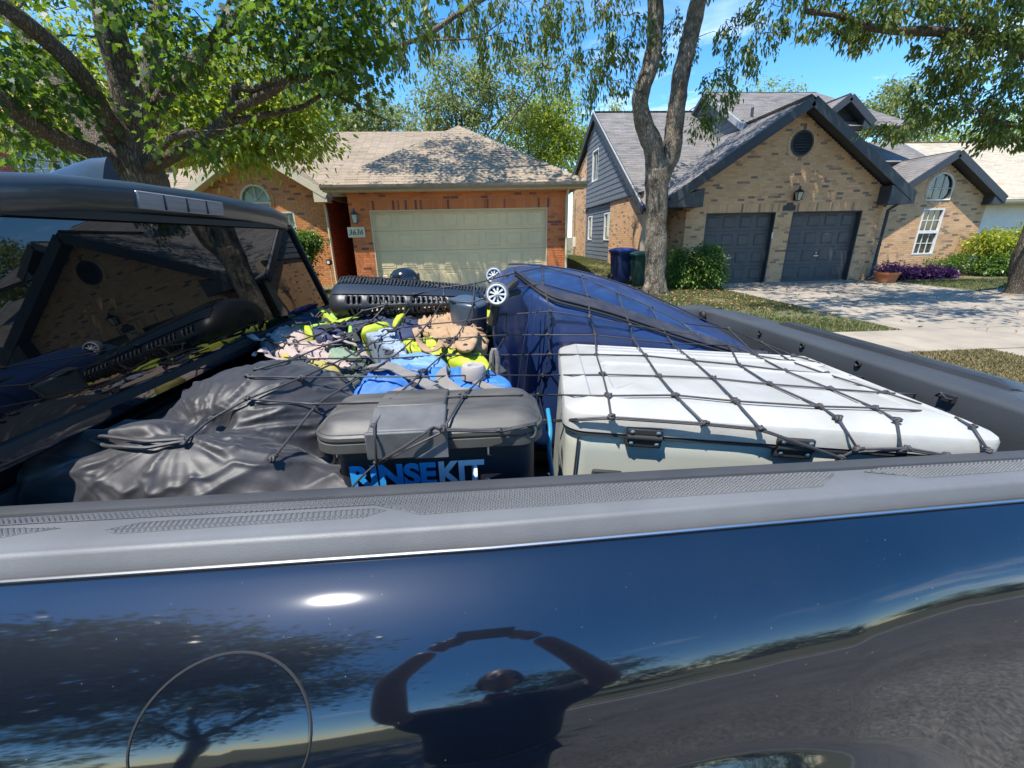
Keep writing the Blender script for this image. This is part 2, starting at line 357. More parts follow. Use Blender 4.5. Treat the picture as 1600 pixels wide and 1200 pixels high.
# ================================================================ builders for houses
def inside_iv(poly, v):
    xs_ = []
    for i in range(len(poly)):
        (a, b), (c, d) = poly[i], poly[(i+1) % len(poly)]
        if (b <= v < d) or (d <= v < b): xs_.append(a+(c-a)*(v-b)/(d-b))
    xs_.sort(); return [(xs_[i], xs_[i+1]) for i in range(0, len(xs_)-1, 2)]
def cut(iv, a, b):
    out = []
    for p, q in iv:
        if b <= p or a >= q: out.append((p, q)); continue
        if a > p: out.append((p, a))
        if b < q: out.append((b, q))
    return out
def brick_wall(parent, O, u, n, poly, holes, mats, thick=.2, soldier=(), cell=(.205, .0675), label=None, circ=()):
    """wall slab of mortar with real bricks laid on it; holes are (u0,v0,u1,v1); soldier: bands of upright bricks"""
    O, u, n = Vector(O), Vector(u), Vector(n); v = Vector((0, 0, 1))
    hl = [[(a, b), (c, b), (c, d), (a, d)] for a, b, c, d in holes]
    for cu, cv, ru in circ: hl.append([(cu+ru*math.cos(q*math.pi/12), cv+ru*math.sin(q*math.pi/12)) for q in range(24)])
    MB().slab(poly, O, u, v, n, thick, hl).build('wall', mats[1], parent, label=label)
    mb = MB(); L_, H = cell; j = .009; top = max(p[1] for p in poly); row = 0; z = min(p[1] for p in poly); D = .007
    def lay(a, b, z0, z1):
        o = random.uniform(-.002, .0015)
        p0 = O+u*a+v*z0+n*(D+o); p1 = O+u*b+v*z0+n*(D+o); p2 = O+u*b+v*z1+n*(D+o); p3 = O+u*a+v*z1+n*(D+o)
        q = [x-n*(D+.01) for x in (p0, p1, p2, p3)]
        mb.add([p0, p1, p2, p3]+q, [(0, 1, 2, 3), (0, 4, 5, 1), (1, 5, 6, 2), (2, 6, 7, 3), (3, 7, 4, 0)])
    while z+H < top:
        z0, z1 = z, z+H-j; iv = inside_iv(poly, (z0+z1)/2)
        for a, b, c, d in list(holes)+list(soldier):
            if z1 > b+.001 and z0 < d-.001: iv = cut(iv, a, c)
        for cu, cv, ru in circ:
            rr = ru+.12
            dz = abs((z0+z1)/2-cv)
            if dz < rr: w = math.sqrt(rr*rr-dz*dz); iv = cut(iv, cu-w, cu+w)
        off = (row % 2)*L_/2
        for a, b in iv:
            k = math.floor((a-off)/L_)
            while True:
                s, e = off+k*L_, off+(k+1)*L_-j; k += 1
                if s > b: break
                s2, e2 = max(s, a+.002), min(e, b-.002)
                if e2-s2 > .02: lay(s2, e2, z0, z1)
        z += H; row += 1
    for a, b, c, d in soldier:
        x = a
        while x+.02 < c:
            lay(x+.004, min(x+.0675-.005, c-.002), b+.004, d-.004); x += .0675
    for cu, cv, ru in circ:  # ring of bricks round a round opening
        k = 26
        for i in range(k):
            t0, t1 = 2*math.pi*(i+.06)/k, 2*math.pi*(i+.94)/k
            pts = [(cu+r_*math.cos(t), cv+r_*math.sin(t)) for r_, t in ((ru+.01, t0), (ru+.11, t0), (ru+.11, t1), (ru+.01, t1))]
            f = [O+u*p[0]+v*p[1]+n*.016 for p in pts]; b_ = [x-n*.03 for x in f]
            mb.add(f+b_, [(0, 1, 2, 3), (0, 4, 5, 1), (1, 5, 6, 2), (2, 6, 7, 3), (3, 7, 4, 0)])
    o = mb.build('brick', mats[0], parent, kind='stuff'); return o
def roof_plane(parent, pts, mat, under, thick=.13, expo=.145, tabw=.31, name='roof', shingles=True):
    """pts: coplanar, first two = eave edge left to right seen from outside"""
    pts = [Vector(p) for p in pts]; u = (pts[1]-pts[0]).normalized(); n = (pts[1]-pts[0]).cross(pts[2]-pts[0]).normalized()
    if n.z < 0: n = -n
    v = n.cross(u).normalized()
    if (pts[2]-pts[0]).dot(v) < 0: v = -v
    O = pts[0]; poly = [((p-O).dot(u), (p-O).dot(v)) for p in pts]
    MB().slab(poly, O, u, v, n, thick).build(name, under, parent)
    if not shingles: return
    mb = MB(); top = max(p[1] for p in poly); z = -.02; row = 0
    while z < top:
        z1 = z+expo; iv0 = inside_iv(poly, min(max(z, .004), top-.002)); iv1 = inside_iv(poly, min(z1+.02, top-.001))
        if iv0:
            a0, b0 = iv0[0]; a1, b1 = iv1[0] if iv1 else ((a0+b0)/2, (a0+b0)/2)
            x = a0-(row*.137) % tabw
            while x < b0:
                s, e = max(x, a0), min(x+tabw-.006, b0)
                if e-s > .03:
                    lo = random.uniform(-.012, .012) if random.random() < .5 else 0; h = random.uniform(.007, .013)
                    st, et = max(s, a1) if s > a0+.001 else a1, min(e, b1) if e < b0-.001 else b1
                    st = max(st, a1); et = min(et, b1)
                    if et < st: st = et = (st+et)/2
                    f = [O+u*s+v*(z+lo)+n*h, O+u*e+v*(z+lo)+n*h, O+u*et+v*(z1+.02)+n*.003, O+u*st+v*(z1+.02)+n*.003, O+u*s+v*(z+lo)-n*.004, O+u*e+v*(z+lo)-n*.004]
                    mb.add(f, [(0, 1, 2, 3), (0, 4, 5, 1), (0, 3, 4), (1, 5, 2)])
                x += tabw
        z = z1; row += 1
    mb.build('shingles', mat, parent, kind='stuff')
def siding(parent, O, u, n, poly, mat, backm, holes=(), expo=.2, thick=.18):
    O, u, n = Vector(O), Vector(u), Vector(n); v = Vector((0, 0, 1))
    MB().slab(poly, O, u, v, n, thick, [[(a, b), (c, b), (c, d), (a, d)] for a, b, c, d in holes]).build('wall', backm, parent)
    z = min(p[1] for p in poly); top = max(p[1] for p in poly)
    while z < top-.02:
        z1 = min(z+expo, top); iv = inside_iv(poly, z+.004 if len(poly) > 4 else (z+z1)/2); ivt = inside_iv(poly, min(z1-.004, top-.004))
        zc = (z+z1)/2; iv = inside_iv(poly, zc)
        for a, b, c, d in holes:
            if z1 > b+.03 and z < d-.03: iv = cut(iv, a, c)
        for a, b in iv:
            if b-a < .05: continue
            # slanted ends under a gable
            la = lb = 0
            lo_, hi_ = inside_iv(poly, z+.003), inside_iv(poly, z1-.003)
            a0, b0, a1, b1 = a, b, a, b
            if lo_ and hi_ and abs(a-inside_iv(poly, zc)[0][0]) < .001: a0, a1 = lo_[0][0], hi_[0][0]
            if lo_ and hi_ and abs(b-inside_iv(poly, zc)[-1][1]) < .001: b0, b1 = lo_[-1][1], hi_[-1][1]
            f = [O+u*a0+v*z+n*.022, O+u*b0+v*z+n*.022, O+u*b1+v*z1+n*.006, O+u*a1+v*z1+n*.006]
            g = [O+u*a0+v*z-n*.004, O+u*b0+v*z-n*.004, O+u*b1+v*z1-n*.004, O+u*a1+v*z1-n*.004]
            MB().add(f+g, [(0, 1, 2, 3), (0, 4, 5, 1), (1, 5, 6, 2), (2, 6, 7, 3), (3, 7, 4, 0)]).build('siding_board', mat, parent)
        z = z1
def window(parent, O, u, n, w, h, mats, cols=2, rows=2, depth=.05, fr=.05, label=None, curtain=None):
    """framed window with its own panes and bars; O = lower left corner on the wall face"""
    O, u, n = Vector(O), Vector(u), Vector(n); v = Vector((0, 0, 1))
    def bar(a, b, c, d, z0, z1):  # rect in u,v from depth z0 to z1
        p = [O+u*x+v*y+n*z0 for x, y in ((a, b), (c, b), (c, d), (a, d))]; q = [O+u*x+v*y+n*z1 for x, y in ((a, b), (c, b), (c, d), (a, d))]
        return p+q
    mb = MB()
    for r in ((0, 0, w, fr), (0, h-fr, w, h), (0, fr, fr, h-fr), (w-fr, fr, w, h-fr)): mb.hexa(bar(*r, -.09, .015))
    fo = mb.build('window', mats[0], parent, fixn=True, label=label)
    g = MB()
    for i in range(cols):
        for j in range(rows):
            a, b = fr+(w-2*fr)*i/cols, fr+(h-2*fr)*j/rows
            MB().hexa(bar(a+.008, b+.008, a+(w-2*fr)/cols-.008, b+(h-2*fr)/rows-.008, -.055, -.045)).build('pane', mats[1], fo, fixn=True)
    mt = MB()
    for i in range(1, cols):
        x = fr+(w-2*fr)*i/cols; mt.hexa(bar(x-.011, fr, x+.011, h-fr, -.06, -.03))
    for j in range(1, rows):
        y = fr+(h-2*fr)*j/rows; mt.hexa(bar(fr, y-.011, w-fr, y+.011, -.058, -.028))
    if mt.v: mt.build('glazing_bar', mats[0], fo, fixn=True)
    if curtain: MB().hexa(bar(fr, fr, w-fr, h-fr, -.16, -.14)).build('blind', curtain, fo, fixn=True)
    return fo
def garage_door(parent, O, u, n, w, h, mat, trim, cols, rows, seam, handle=None, inset=.11):
    O, u, n = Vector(O), Vector(u), Vector(n); v = Vector((0, 0, 1)); base = -inset
    def bx(a, b, c, d, z0, z1):
        return [O+u*x+v*y+n*z0 for x, y in ((a, b), (c, b), (c, d), (a, d))]+[O+u*x+v*y+n*z1 for x, y in ((a, b), (c, b), (c, d), (a, d))]
    do = MB().hexa(bx(0, 0, w, h, base-.06, base-.02)).build('garage_door', seam, parent, fixn=True)
    t = 0; H = h/rows
    for j in range(rows):
        y0, y1 = j*H+.004, (j+1)*H-.006; sec = MB(); W = (w-.04)/cols; mg = .09
        # the section: face with sunk fields, each field a raised panel of its own
        sec.hexa(bx(.01, y0, w-.01, y1, base-.02, base)); so_ = sec.build('door_section', mat, do, fixn=True)
        for i in range(cols):
            a, b = .02+i*W+mg, .02+(i+1)*W-mg; c, d = y0+.085, y1-.085; rim = MB()
            f0 = [(a, c), (b, c), (b, d), (a, d)]; ins = .018; f1 = [(a+ins, c+ins), (b-ins, c+ins), (b-ins, d-ins), (a+ins, d-ins)]; ins = .045; f2 = [(a+ins, c+ins), (b-ins, c+ins), (b-ins, d-ins), (a+ins, d-ins)]
            zz = [(f0, base+.001), (f0, base+.012), (f1, base+.004), (f2, base+.016)]; vs = []
            for f, z_ in zz: vs += [O+u*p[0]+v*p[1]+n*z_ for p in f]
            fs = [(k*4+q, k*4+(q+1) % 4, k*4+4+(q+1) % 4, k*4+4+q) for k in range(3) for q in range(4)]+[(12, 13, 14, 15)]
            rim.add(vs, fs).build('door_panel', mat, do, fixn=True)
    if handle:
        hx, hz = handle
        MB().hexa(bx(hx-.012, hz+.05, hx+.012, hz+.11, base, base+.03)).build('lock', M_ALU, do, fixn=True)
        MB().hexa(bx(hx-.07, hz-.02, hx+.07, hz+.01, base, base+.04)).build('handle', M_ALU, do, fixn=True)
    # jambs and lintel lining the opening
    for r in ((-.001, 0, .03, h), (w-.03, 0, w+.001, h), (.03, h-.03, w-.03, h+.001)):
        MB().hexa(bx(*r, base-.05, .004)).build('door_frame', trim, parent, fixn=True)
def downspout(parent, top, bot, mat, r=.04, kick=(0, -.3, 0)):
    top, bot = Vector(top), Vector(bot); mb = MB()
    mb.tube([top+V(0, -.28, .12), top+V(0, -.26, .05), top+V(0, -.05, -.14), top+V(0, 0, -.2), bot+V(0, 0, .1), bot+V(0, -.02, .03), bot+Vector(kick)+V(0, 0, 0)], r, 8)
    return mb.build('downspout', mat, parent, smooth=True)
def gutter(parent, a, b, mat):
    a, b = Vector(a), Vector(b); mb = MB(); n = 7
    d = (b-a).normalized(); s = d.cross(V(0, 0, 1)).normalized()
    prof = [(0, .0), (.0, -.11), (.07, -.12), (.115, -.06), (.125, 0), (.11, 0), (.10, -.05), (.065, -.1), (.012, -.095), (.012, 0)]
    vs = [a+s*p[0]+V(0, 0, p[1]) for p in prof]+[b+s*p[0]+V(0, 0, p[1]) for p in prof]; k = len(prof)
    mb.add(vs, [(i, (i+1) % k, (i+1) % k+k, i+k) for i in range(k)]+[tuple(range(k)), tuple(range(2*k-1, k-1, -1))])
    return mb.build('gutter', mat, parent, fixn=True)
def sconce(loc, label, h=.36, mat=None, face=(0, -1, 0)):
    """wall lantern: back plate, bracket, four-sided glass cage, cap and finial"""
    loc = Vector(loc); n = Vector(face); e = empty('wall_lantern', loc, label, 'wall lamp')
    s = h/.36
    MB().box(loc+n*.012, (.09*s, .024, .16*s)).build('back_plate', mat, e, bevel=.004)
    MB().tube([loc+n*.02+V(0, 0, -.03), loc+n*.09*s+V(0, 0, -.09*s), loc+n*.13*s+V(0, 0, -.10*s)], .012*s, 6).build('bracket', mat, e, smooth=True)
    c = loc+n*.13*s
    cage = MB()
    for sx in (-1, 1):
        for sy in (-1, 1): cage.beam(c+V(sx*.038*s, sy*.038*s, -.09*s), c+V(sx*.07*s, sy*.07*s, .10*s), .01*s, .01*s, (1, 0, 0))
    cage.lathe([(.0, -.105*s), (.05*s, -.10*s), (.056*s, -.085*s)], c, 4, Matrix.Rotation(R(45), 3, 'Z'))
    cage.build('cage', mat, e, fixn=True)
    MB().lathe([(.045*s, -.085*s), (.088*s, .10*s)], c, 4, Matrix.Rotation(R(45), 3, 'Z')).build('lamp_glass', M_LGLASS, e, fixn=True)
    MB().lathe([(.115*s, .10*s), (.11*s, .115*s), (.05*s, .165*s), (.018*s, .19*s), (.018*s, .205*s), (.026*s, .215*s), (0.004*s, .25*s)], c, 8, Matrix.Rotation(R(45), 3, 'Z')).build('cap', mat, e, fixn=True)
    return e
M_ALU = pm('bare_metal', (.6, .6, .6), (.5, .5, .5), rough=.35, metallic=1)
M_LGLASS = pm('lantern_glass', (.55, .6, .5), (.45, .5, .42), rough=.25, spec=.6)
M_GLASS = pm('window_glass', (.02, .025, .028), (.03, .035, .035), rough=.06, spec=.9, ior=1.6)
M_BLIND = pm('window_blind', (.62, .64, .6), (.5, .53, .5), scale=3, rough=.8)
M_WHITE = pm('white_trim', (.78, .77, .72), (.7, .69, .64), scale=6, rough=.55)
M_CREAM = pm('cream_trim', (.55, .49, .34), (.5, .44, .30), scale=4, rough=.6)
M_TAUPE = pm('taupe_gutter', (.26, .21, .15), (.22, .18, .13), scale=5, rough=.5)
M_SLATE = pm('slate_grey_trim', (.035, .042, .052), (.045, .052, .06), scale=5, rough=.55, bump=.1)
M_SIDE = pm('grey_siding', (.125, .14, .16), (.105, .118, .138), scale=3, rough=.6, bump=.12, bscale=40)
M_MORTR = pm('mortar_red', (.40, .25, .18), (.33, .2, .14), scale=30, rough=.95)
M_MORTT = pm('mortar_tan', (.50, .41, .31), (.43, .35, .27), scale=30, rough=.95)
M_RED = ramp_island('red_brick', [(0, (.50, .15, .045)), (.5, (.60, .20, .065)), (.85, (.54, .17, .06)), (.93, (.25, .085, .05)), (1, (.17, .07, .05))])
M_SUNRED = ramp_island('sunlit_red_brick', [(0, (.50, .19, .06)), (.5, (.60, .25, .09)), (.85, (.52, .21, .08)), (.93, (.32, .13, .06)), (1, (.22, .10, .06))])  # gable brick: warm sunlight put into the red brick's colour
M_TAN = ramp_island('tan_brick', [(0, (.57, .33, .17)), (.5, (.68, .43, .235)), (.84, (.62, .38, .2)), (.90, (.36, .24, .15)), (1, (.20, .15, .12))])
M_DKRED_SHADE = ramp_island('dark_and_shaded_red_brick', [(0, (.30, .07, .045)), (.6, (.38, .11, .06)), (1, (.2, .06, .045))])
M_SHT = ramp_island('tan_shingles', [(0, (.28, .22, .155)), (.5, (.31, .245, .175)), (1, (.25, .195, .14))], .92, .5, 200)
M_SHG = ramp_island('grey_shingles', [(0, (.17, .155, .145)), (.5, (.205, .19, .178)), (1, (.14, .13, .122))], .92, .5, 200)
M_SHB = ramp_island('beige_shingles', [(0, (.40, .34, .25)), (.5, (.46, .40, .30)), (1, (.36, .31, .23))], .92, .5, 200)
M_DOORA = pm('beige_door_paint', (.70, .56, .31), (.60, .485, .28), scale=1.2, rough=.6, bump=.05, bscale=60)
M_SEAMA = pm('beige_seam', (.3, .27, .2), rough=.8)
M_DOORB = pm('slate_door_paint', (.085, .084, .085), (.068, .068, .07), scale=1.8, rough=.5, bump=.05, bscale=60)
M_SEAMB = pm('slate_seam', (.03, .035, .04), rough=.8)
M_BLK = pm('black_metal', (.012, .012, .013), (.02, .02, .02), rough=.45)
M_STUC = pm('white_stucco', (.72, .71, .68), (.66, .65, .62), scale=4, rough=.9, bump=.3, bscale=50)
M_DARKIN = pm('dark_interior', (.015, .015, .015), rough=.9)

X, Y, Z = V(1, 0, 0), V(0, 1, 0), V(0, 0, 1)
# ================================================================ the red brick house with the beige garage door
A = empty('brick_house', (-3, 18, .3), 'single storey orange-red brick house with wide beige panelled garage door', 'house')
fy = 12.62; gx0, gx1 = -3.56, 2.38; fl = .43; dx0, dx1, dtop = -3.016, 1.864, 2.565
holes = [(dx0-gx0, fl-.2, dx1-gx0, dtop)]
poly = [(0, 0), (gx1-gx0, 0), (gx1-gx0, 2.96), (0, 2.96)]
brick_wall(A, (gx0, fy, .2), X, -Y, poly, [(dx0-gx0, 0.0, dx1-gx0, dtop-.2)], (M_RED, M_MORTR), soldier=[(dx0-gx0-.12, dtop-.2, dx1-gx0+.12, dtop-.2+.25)])
MB().box2((dx0, fy+.02, .1), (dx1, fy+.3, fl)).build('threshold', M_CONC, A)
garage_door(A, (dx0, fy, fl), X, -Y, dx1-dx0, dtop-fl, M_DOORA, M_CREAM, 8, 4, M_SEAMA)
brick_wall(A, (gx1, fy, .2), Y, X, [(0, 0), (9, 0), (9, 2.96), (0, 2.96)], [], (M_RED, M_MORTR))
brick_wall(A, (gx0, fy+7, .2), -Y, -X, [(0, 0), (7, 0), (7, 2.96), (0, 2.96)], [], (M_RED, M_MORTR))
ez, ey = 3.17, 12.22; ex0, ex1 = -4.08, 2.87; ap = V(-.6, 15.7, 5.22)
roof_plane(A, [(ex0, ey, ez), (ex1, ey, ez), ap], M_SHT, M_CREAM)
roof_plane(A, [(ex1, ey, ez), (ex1, 21, ez), (-.6, 21, 5.22), ap], M_SHT, M_CREAM)
roof_plane(A, [(ex0, 19, ez), (ex0, ey, ez), ap, (-.6, 19, 5.22)], M_SHT, M_CREAM)
def ridge(parent, a, b, mat, w=.16):
    a, b = Vector(a), Vector(b); k = max(2, int((b-a).length/.2))
    for_ = MB(); d = (b-a)/k; s = d.cross(Z).normalized()
    for i in range(k):
        p, q = a+d*i, a+d*(i+1.15); lift = V(0, 0, .03)
        p_ = p+lift+V(0, 0, .008); vs = [p_-s*w-V(0, 0, .085), p_, p_+s*w-V(0, 0, .085), q+lift-s*w-V(0, 0, .085), q+lift, q+lift+s*w-V(0, 0, .085)]
        for_.add(vs, [(0, 1, 4, 3), (1, 2, 5, 4)])
    for_.build('ridge_cap', mat, parent, kind='stuff')
ridge(A, (ex0, ey, ez+.0), ap, M_SHT, .13); ridge(A, (ex1, ey, ez), ap, M_SHT, .13)
MB().box2((ex0+.01, ey+.03, ez-.16), (ex1-.01, fy+.02, ez-.13)).build('soffit', M_CREAM, A)
MB().box2((ex0+.02, ey+.015, ez-.155), (ex1-.02, ey+.04, ez-.01)).build('fascia', M_CREAM, A)
gutter(A, (ex0, ey+.012, ez-.012), (ex1, ey+.012, ez-.012), M_TAUPE)
downspout(A, (gx1+.03, fy-.06, 3.05), (gx1+.03, fy-.06, .32), M_CREAM, .035, (.05, -.25, -.02))
# main block behind
roof_plane(A, [(-11.9, 14.0, 3.17), (2.8, 14.0, 3.17), (-1.3, 20, 5.98), (-5.9, 20, 5.98)], M_SHT, M_CREAM)
roof_plane(A, [(2.8, 26, 3.17), (-11.9, 26, 3.17), (-5.9, 20, 5.98), (-1.3, 20, 5.98)], M_SHT, M_CREAM)
roof_plane(A, [(2.8, 14.0, 3.17), (2.8, 26, 3.17), (-1.3, 20, 5.98)], M_SHT, M_CREAM)
roof_plane(A, [(-11.9, 26, 3.17), (-11.9, 14.0, 3.17), (-5.9, 20, 5.98)], M_SHT, M_CREAM)
ridge(A, (-5.9, 20, 5.98), (-1.3, 20, 5.98), M_SHT, .13)
MB().box2((-11.4, 16.4, .2), (2.3, 25.6, 3.05)).build('rear_wall', M_MORTR, A)
# gabled bay on the left
bx0, bx1, by = -8.2, -4.62, 13.9; gr = -6.4; gzr = 4.40; hw = bx1-bx0
gp = [(0, 0), (hw, 0), (hw, 2.93), (gr-bx0, 4.02), (0, 2.93)]
ax, aw, az = -6.55-bx0, .42, 2.98-.2   # arched window
wx0, wx1, wz0, wz1 = -6.03-bx0, -5.52-bx0, 1.0-.2, 2.66-.2
brick_wall(A, (bx0, by, .2), X, -Y, gp, [(ax-aw, .9, ax+aw, az-.05), (wx0, wz0, wx1, wz1)], (M_SUNRED, M_MORTR), circ=[(ax, az, aw)], soldier=[(wx0-.05, wz1, wx1+.05, wz1+.22)])
window(A, (bx0+ax-aw, by, 1.1), X, -Y, 2*aw, az-.05-.9, (M_CREAM, M_GLASS), 2, 4, curtain=M_BLIND, label='tall window under the arched head')
window(A, (bx0+wx0, by, 1.0), X, -Y, wx1-wx0, wz1-wz0, (M_CREAM, M_GLASS), 2, 4, curtain=M_BLIND, label='narrow side window')
arch = MB(); N_ = 14
arch.tube([(bx0+ax+(aw-.02)*math.cos(math.pi*i/N_), by-.01, .2+az+(aw-.02)*math.sin(math.pi*i/N_)) for i in range(N_+1)], .035, 6)
arch.tube([(bx0+ax, by-.0, .2+az), (bx0+ax, by-.0, .2+az+aw-.02)], .012, 5)
for q in (R(45), R(135)): arch.tube([(bx0+ax, by, .2+az), (bx0+ax+(aw-.03)*math.cos(q), by, .2+az+(aw-.03)*math.sin(q))], .010, 5)
aw_o = arch.build('arched_window', M_CREAM, A, smooth=True)
MB().slab([(aw*math.cos(math.pi*i/12), aw*math.sin(math.pi*i/12)) for i in range(24)], (bx0+ax, by+.05, .2+az), X, Z, -Y, .02).build('pane', pm('pale_green_glass', (.22, .27, .17), (.18, .24, .15), scale=2, rough=.15), aw_o)
brick_wall(A, (bx1, by, .2), Y, X, [(0, 0), (3, 0), (3, 2.93), (0, 2.93)], [], (M_DKRED_SHADE, M_MORTR))  # side wall away from the sun: its shade put into darker brick
brick_wall(A, (bx0, by+4, .2), -Y, -X, [(0, 0), (4, 0), (4, 2.93), (0, 2.93)], [], (M_SUNRED, M_MORTR))
MB().box2((bx1-.1, 16.6, .2), (gx0+.1, 16.8, 3.0)).build('porch_wall', M_MORTR, A)
le, re_ = -8.4, -4.4; ov = 13.5
roof_plane(A, [(re_, ov, 3.15), (re_, 17.2, 3.15), (gr, 17.2, 4.40), (gr, ov, 4.40)], M_SHT, M_CREAM)
roof_plane(A, [(le, 17.2, 3.15), (le, ov, 3.15), (gr, ov, 4.40), (gr, 17.2, 4.40)], M_SHT, M_CREAM)
for s, e_ in ((1, re_), (-1, le)):
    MB().beam((e_+.03*s, ov-.015, 3.13-.09), (gr, ov-.015, 4.40-.09), .035, .19, (0, 0, 1)).build('rake_board', M_CREAM, A, bevel=.004)
    MB().beam((e_+.03*s, ov+.2, 3.13-.17), (gr, ov+.2, 4.40-.17), .38, .02, (0, 0, 1)).build('soffit', M_CREAM, A)
MB().hexa([(bx1-.12, ov-.02, 2.87), (re_+.02, ov-.02, 2.87), (re_+.02, by, 2.87), (bx1-.12, by, 2.87), (bx1-.12, ov-.02, 3.16), (re_+.02, ov-.02, 3.05), (re_+.02, by, 3.05), (bx1-.12, by, 3.16)]).build('eave_return', M_CREAM, A, fixn=True)
gutter(A, (re_+.0, 17.0, 3.10), (re_+.0, ov, 3.10), M_CREAM)
downspout(A, (bx1+.05, by-.05, 2.95), (bx1+.05, by-.05, .5), M_CREAM, .04, (.35, -.5, -.08))
sconce(P(557, 343, y=12.6), 'dark lantern above the house number beside the beige garage door', .40, pm('grey_green_metal', (.05, .07, .08), rough=.5))
# number plate 3636
pe = empty('house_number_plaque', P(557, 363, y=12.60), 'cream house number plaque reading 3636 on the brick pillar', 'house number')
c = P(557, 363, y=12.60); MB().box(c+V(0, -.01, 0), (.46, .025, .27)).build('plate', pm('cream_plate', (.72, .66, .45), rough=.6), pe, bevel=.006)
def text_mesh(s, size, depth, mat, name, parent, M, align='CENTER', bold=0, extra_sp=1.0):
    cu = bpy.data.curves.new(name, 'FONT'); cu.body = s; cu.size = size; cu.extrude = depth; cu.align_x = align; cu.align_y = 'CENTER'; cu.offset = bold; cu.space_character = extra_sp
    to = bpy.data.objects.new('t', cu); col.objects.link(to); dg = bpy.context.evaluated_depsgraph_get()
    me = bpy.data.meshes.new_from_object(to.evaluated_get(dg)); bpy.data.objects.remove(to)
    me.transform(M); me.name = name; me.materials.clear()
    return link(name, me, mat, parent)
Mt = Matrix.Translation(c+V(0, -.026, -.005)) @ Matrix.Rotation(R(90), 4, 'X') @ Matrix(((1, .2, 0, 0), (0, 1, 0, 0), (0, 0, 1, 0), (0, 0, 0, 1)))
text_mesh('3636', .20, .003, M_BLK, 'number', pe, Mt)
# ================================================================ the tan brick house with the two slate garage doors
B = empty('brick_house', (9, 18, .3), 'tan brick house with two slate grey garage doors and steep dark-edged gables', 'house')
fy = 13.2; gx0, gx1 = 6.15, 12.35; fl = .27
d1, d2, dtop = (6.78, 8.95), (9.48, 11.72), 2.36
rx = 9.22; apz = 5.02
gpoly = [(0, 0), (gx1-gx0, 0), (gx1-gx0, 2.86), (rx-gx0, apz-.05), (0, 2.86)]
vc = P(1253, 224, y=13.2); vr = .34
brick_wall(B, (gx0, fy, .05), X, -Y, gpoly, [(d1[0]-gx0, 0, d1[1]-gx0, dtop-.05), (d2[0]-gx0, 0, d2[1]-gx0, dtop-.05)], (M_TAN, M_MORTT),
           soldier=[(d1[0]-gx0-.1, dtop-.05, d2[1]-gx0+.1, dtop-.05+.24)], circ=[(vc.x-gx0, vc.z-.05, vr)])
MB().box2((gx0+.1, fy+.02, .1), (gx1-.1, fy+.3, fl)).build('threshold', M_CONC, B)
garage_door(B, (d1[0], fy, fl), X, -Y, d1[1]-d1[0], dtop-fl, M_DOORB, M_SLATE, 4, 4, M_SEAMB, (.95, .78), .16)
garage_door(B, (d2[0], fy, fl), X, -Y, d2[1]-d2[0], dtop-fl, M_DOORB, M_SLATE, 4, 4, M_SEAMB, (1.12, .78), .16)
MB().box2((d1[1]-.03, fy-.03, 1.60), (d1[1]+.01, fy-.005, 1.78)).build('keypad', M_WHITE, B, bevel=.005)
# round louvred vent
vt = MB().lathe([(vr+.0, -.03), (vr+.0, .02), (vr-.05, .03), (vr-.06, -.02)], (vc.x, fy+.0, vc.z), 32, Matrix.Rotation(R(90), 3, 'X'), cap=False).build('vent', M_SLATE, B, fixn=True, smooth=True)
MB().slab([(vr*math.cos(2*math.pi*i/24), vr*math.sin(2*math.pi*i/24)) for i in range(24)], (vc.x, fy+.06, vc.z), X, Z, -Y, .02).build('backing', M_DARKIN, vt)
for i in range(9):
    z_ = -vr+.05+i*(2*vr-.1)/8; w_ = math.sqrt(max(.01, (vr-.05)**2-z_*z_))
    MB().add([(vc.x-w_, fy-.005, vc.z+z_-.03), (vc.x+w_, fy-.005, vc.z+z_-.03), (vc.x+w_, fy+.045, vc.z+z_+.03), (vc.x-w_, fy+.045, vc.z+z_+.03), (vc.x-w_, fy-.005, vc.z+z_-.04), (vc.x+w_, fy-.005, vc.z+z_-.04), (vc.x+w_, fy+.045, vc.z+z_+.02), (vc.x-w_, fy+.045, vc.z+z_+.02)], [(0, 1, 2, 3), (4, 7, 6, 5), (0, 4, 5, 1), (2, 6, 7, 3)]).build('slat', M_SLATE, vt)
# side walls of the garage
brick_wall(B, (gx0, fy+2.2, .05), -Y, -X, [(0, 0), (2.2, 0), (2.2, 2.8), (0, 2.8)], [], (M_TAN, M_MORTT))
brick_wall(B, (gx1, fy, .05), Y, X, [(0, 0), (2.2, 0), (2.2, 2.8), (0, 2.8)], [], (M_TAN, M_MORTT))
ov = 12.82; el, er = 5.5, 12.85; ezl = 2.80; ridz = 5.26
roof_plane(B, [(er, ov, ezl), (er, 18.2, ezl), (rx, 18.2, ridz), (rx, ov, ridz)], M_SHG, M_SLATE)
roof_plane(B, [(el, 18.2, ezl), (el, ov, ezl), (rx, ov, ridz), (rx, 18.2, ridz)], M_SHG, M_SLATE)
def rake(parent, ax_, ay, az_, bx_, bz, mat, h=.24, soff=.38):
    MB().beam((ax_, ay-.02, az_-h/2+.03), (bx_, ay-.02, bz-h/2+.03), .045, h, (0, 0, 1)).build('rake_board', mat, parent, bevel=.004)
    MB().beam((ax_, ay+soff/2, az_-.17), (bx_, ay+soff/2, bz-.17), soff, .02, (0, 0, 1)).build('soffit', mat, parent)
rake(B, el-.02, ov, ezl, rx, ridz, M_SLATE, .26); rake(B, er+.02, ov, ezl, rx, ridz, M_SLATE, .26)
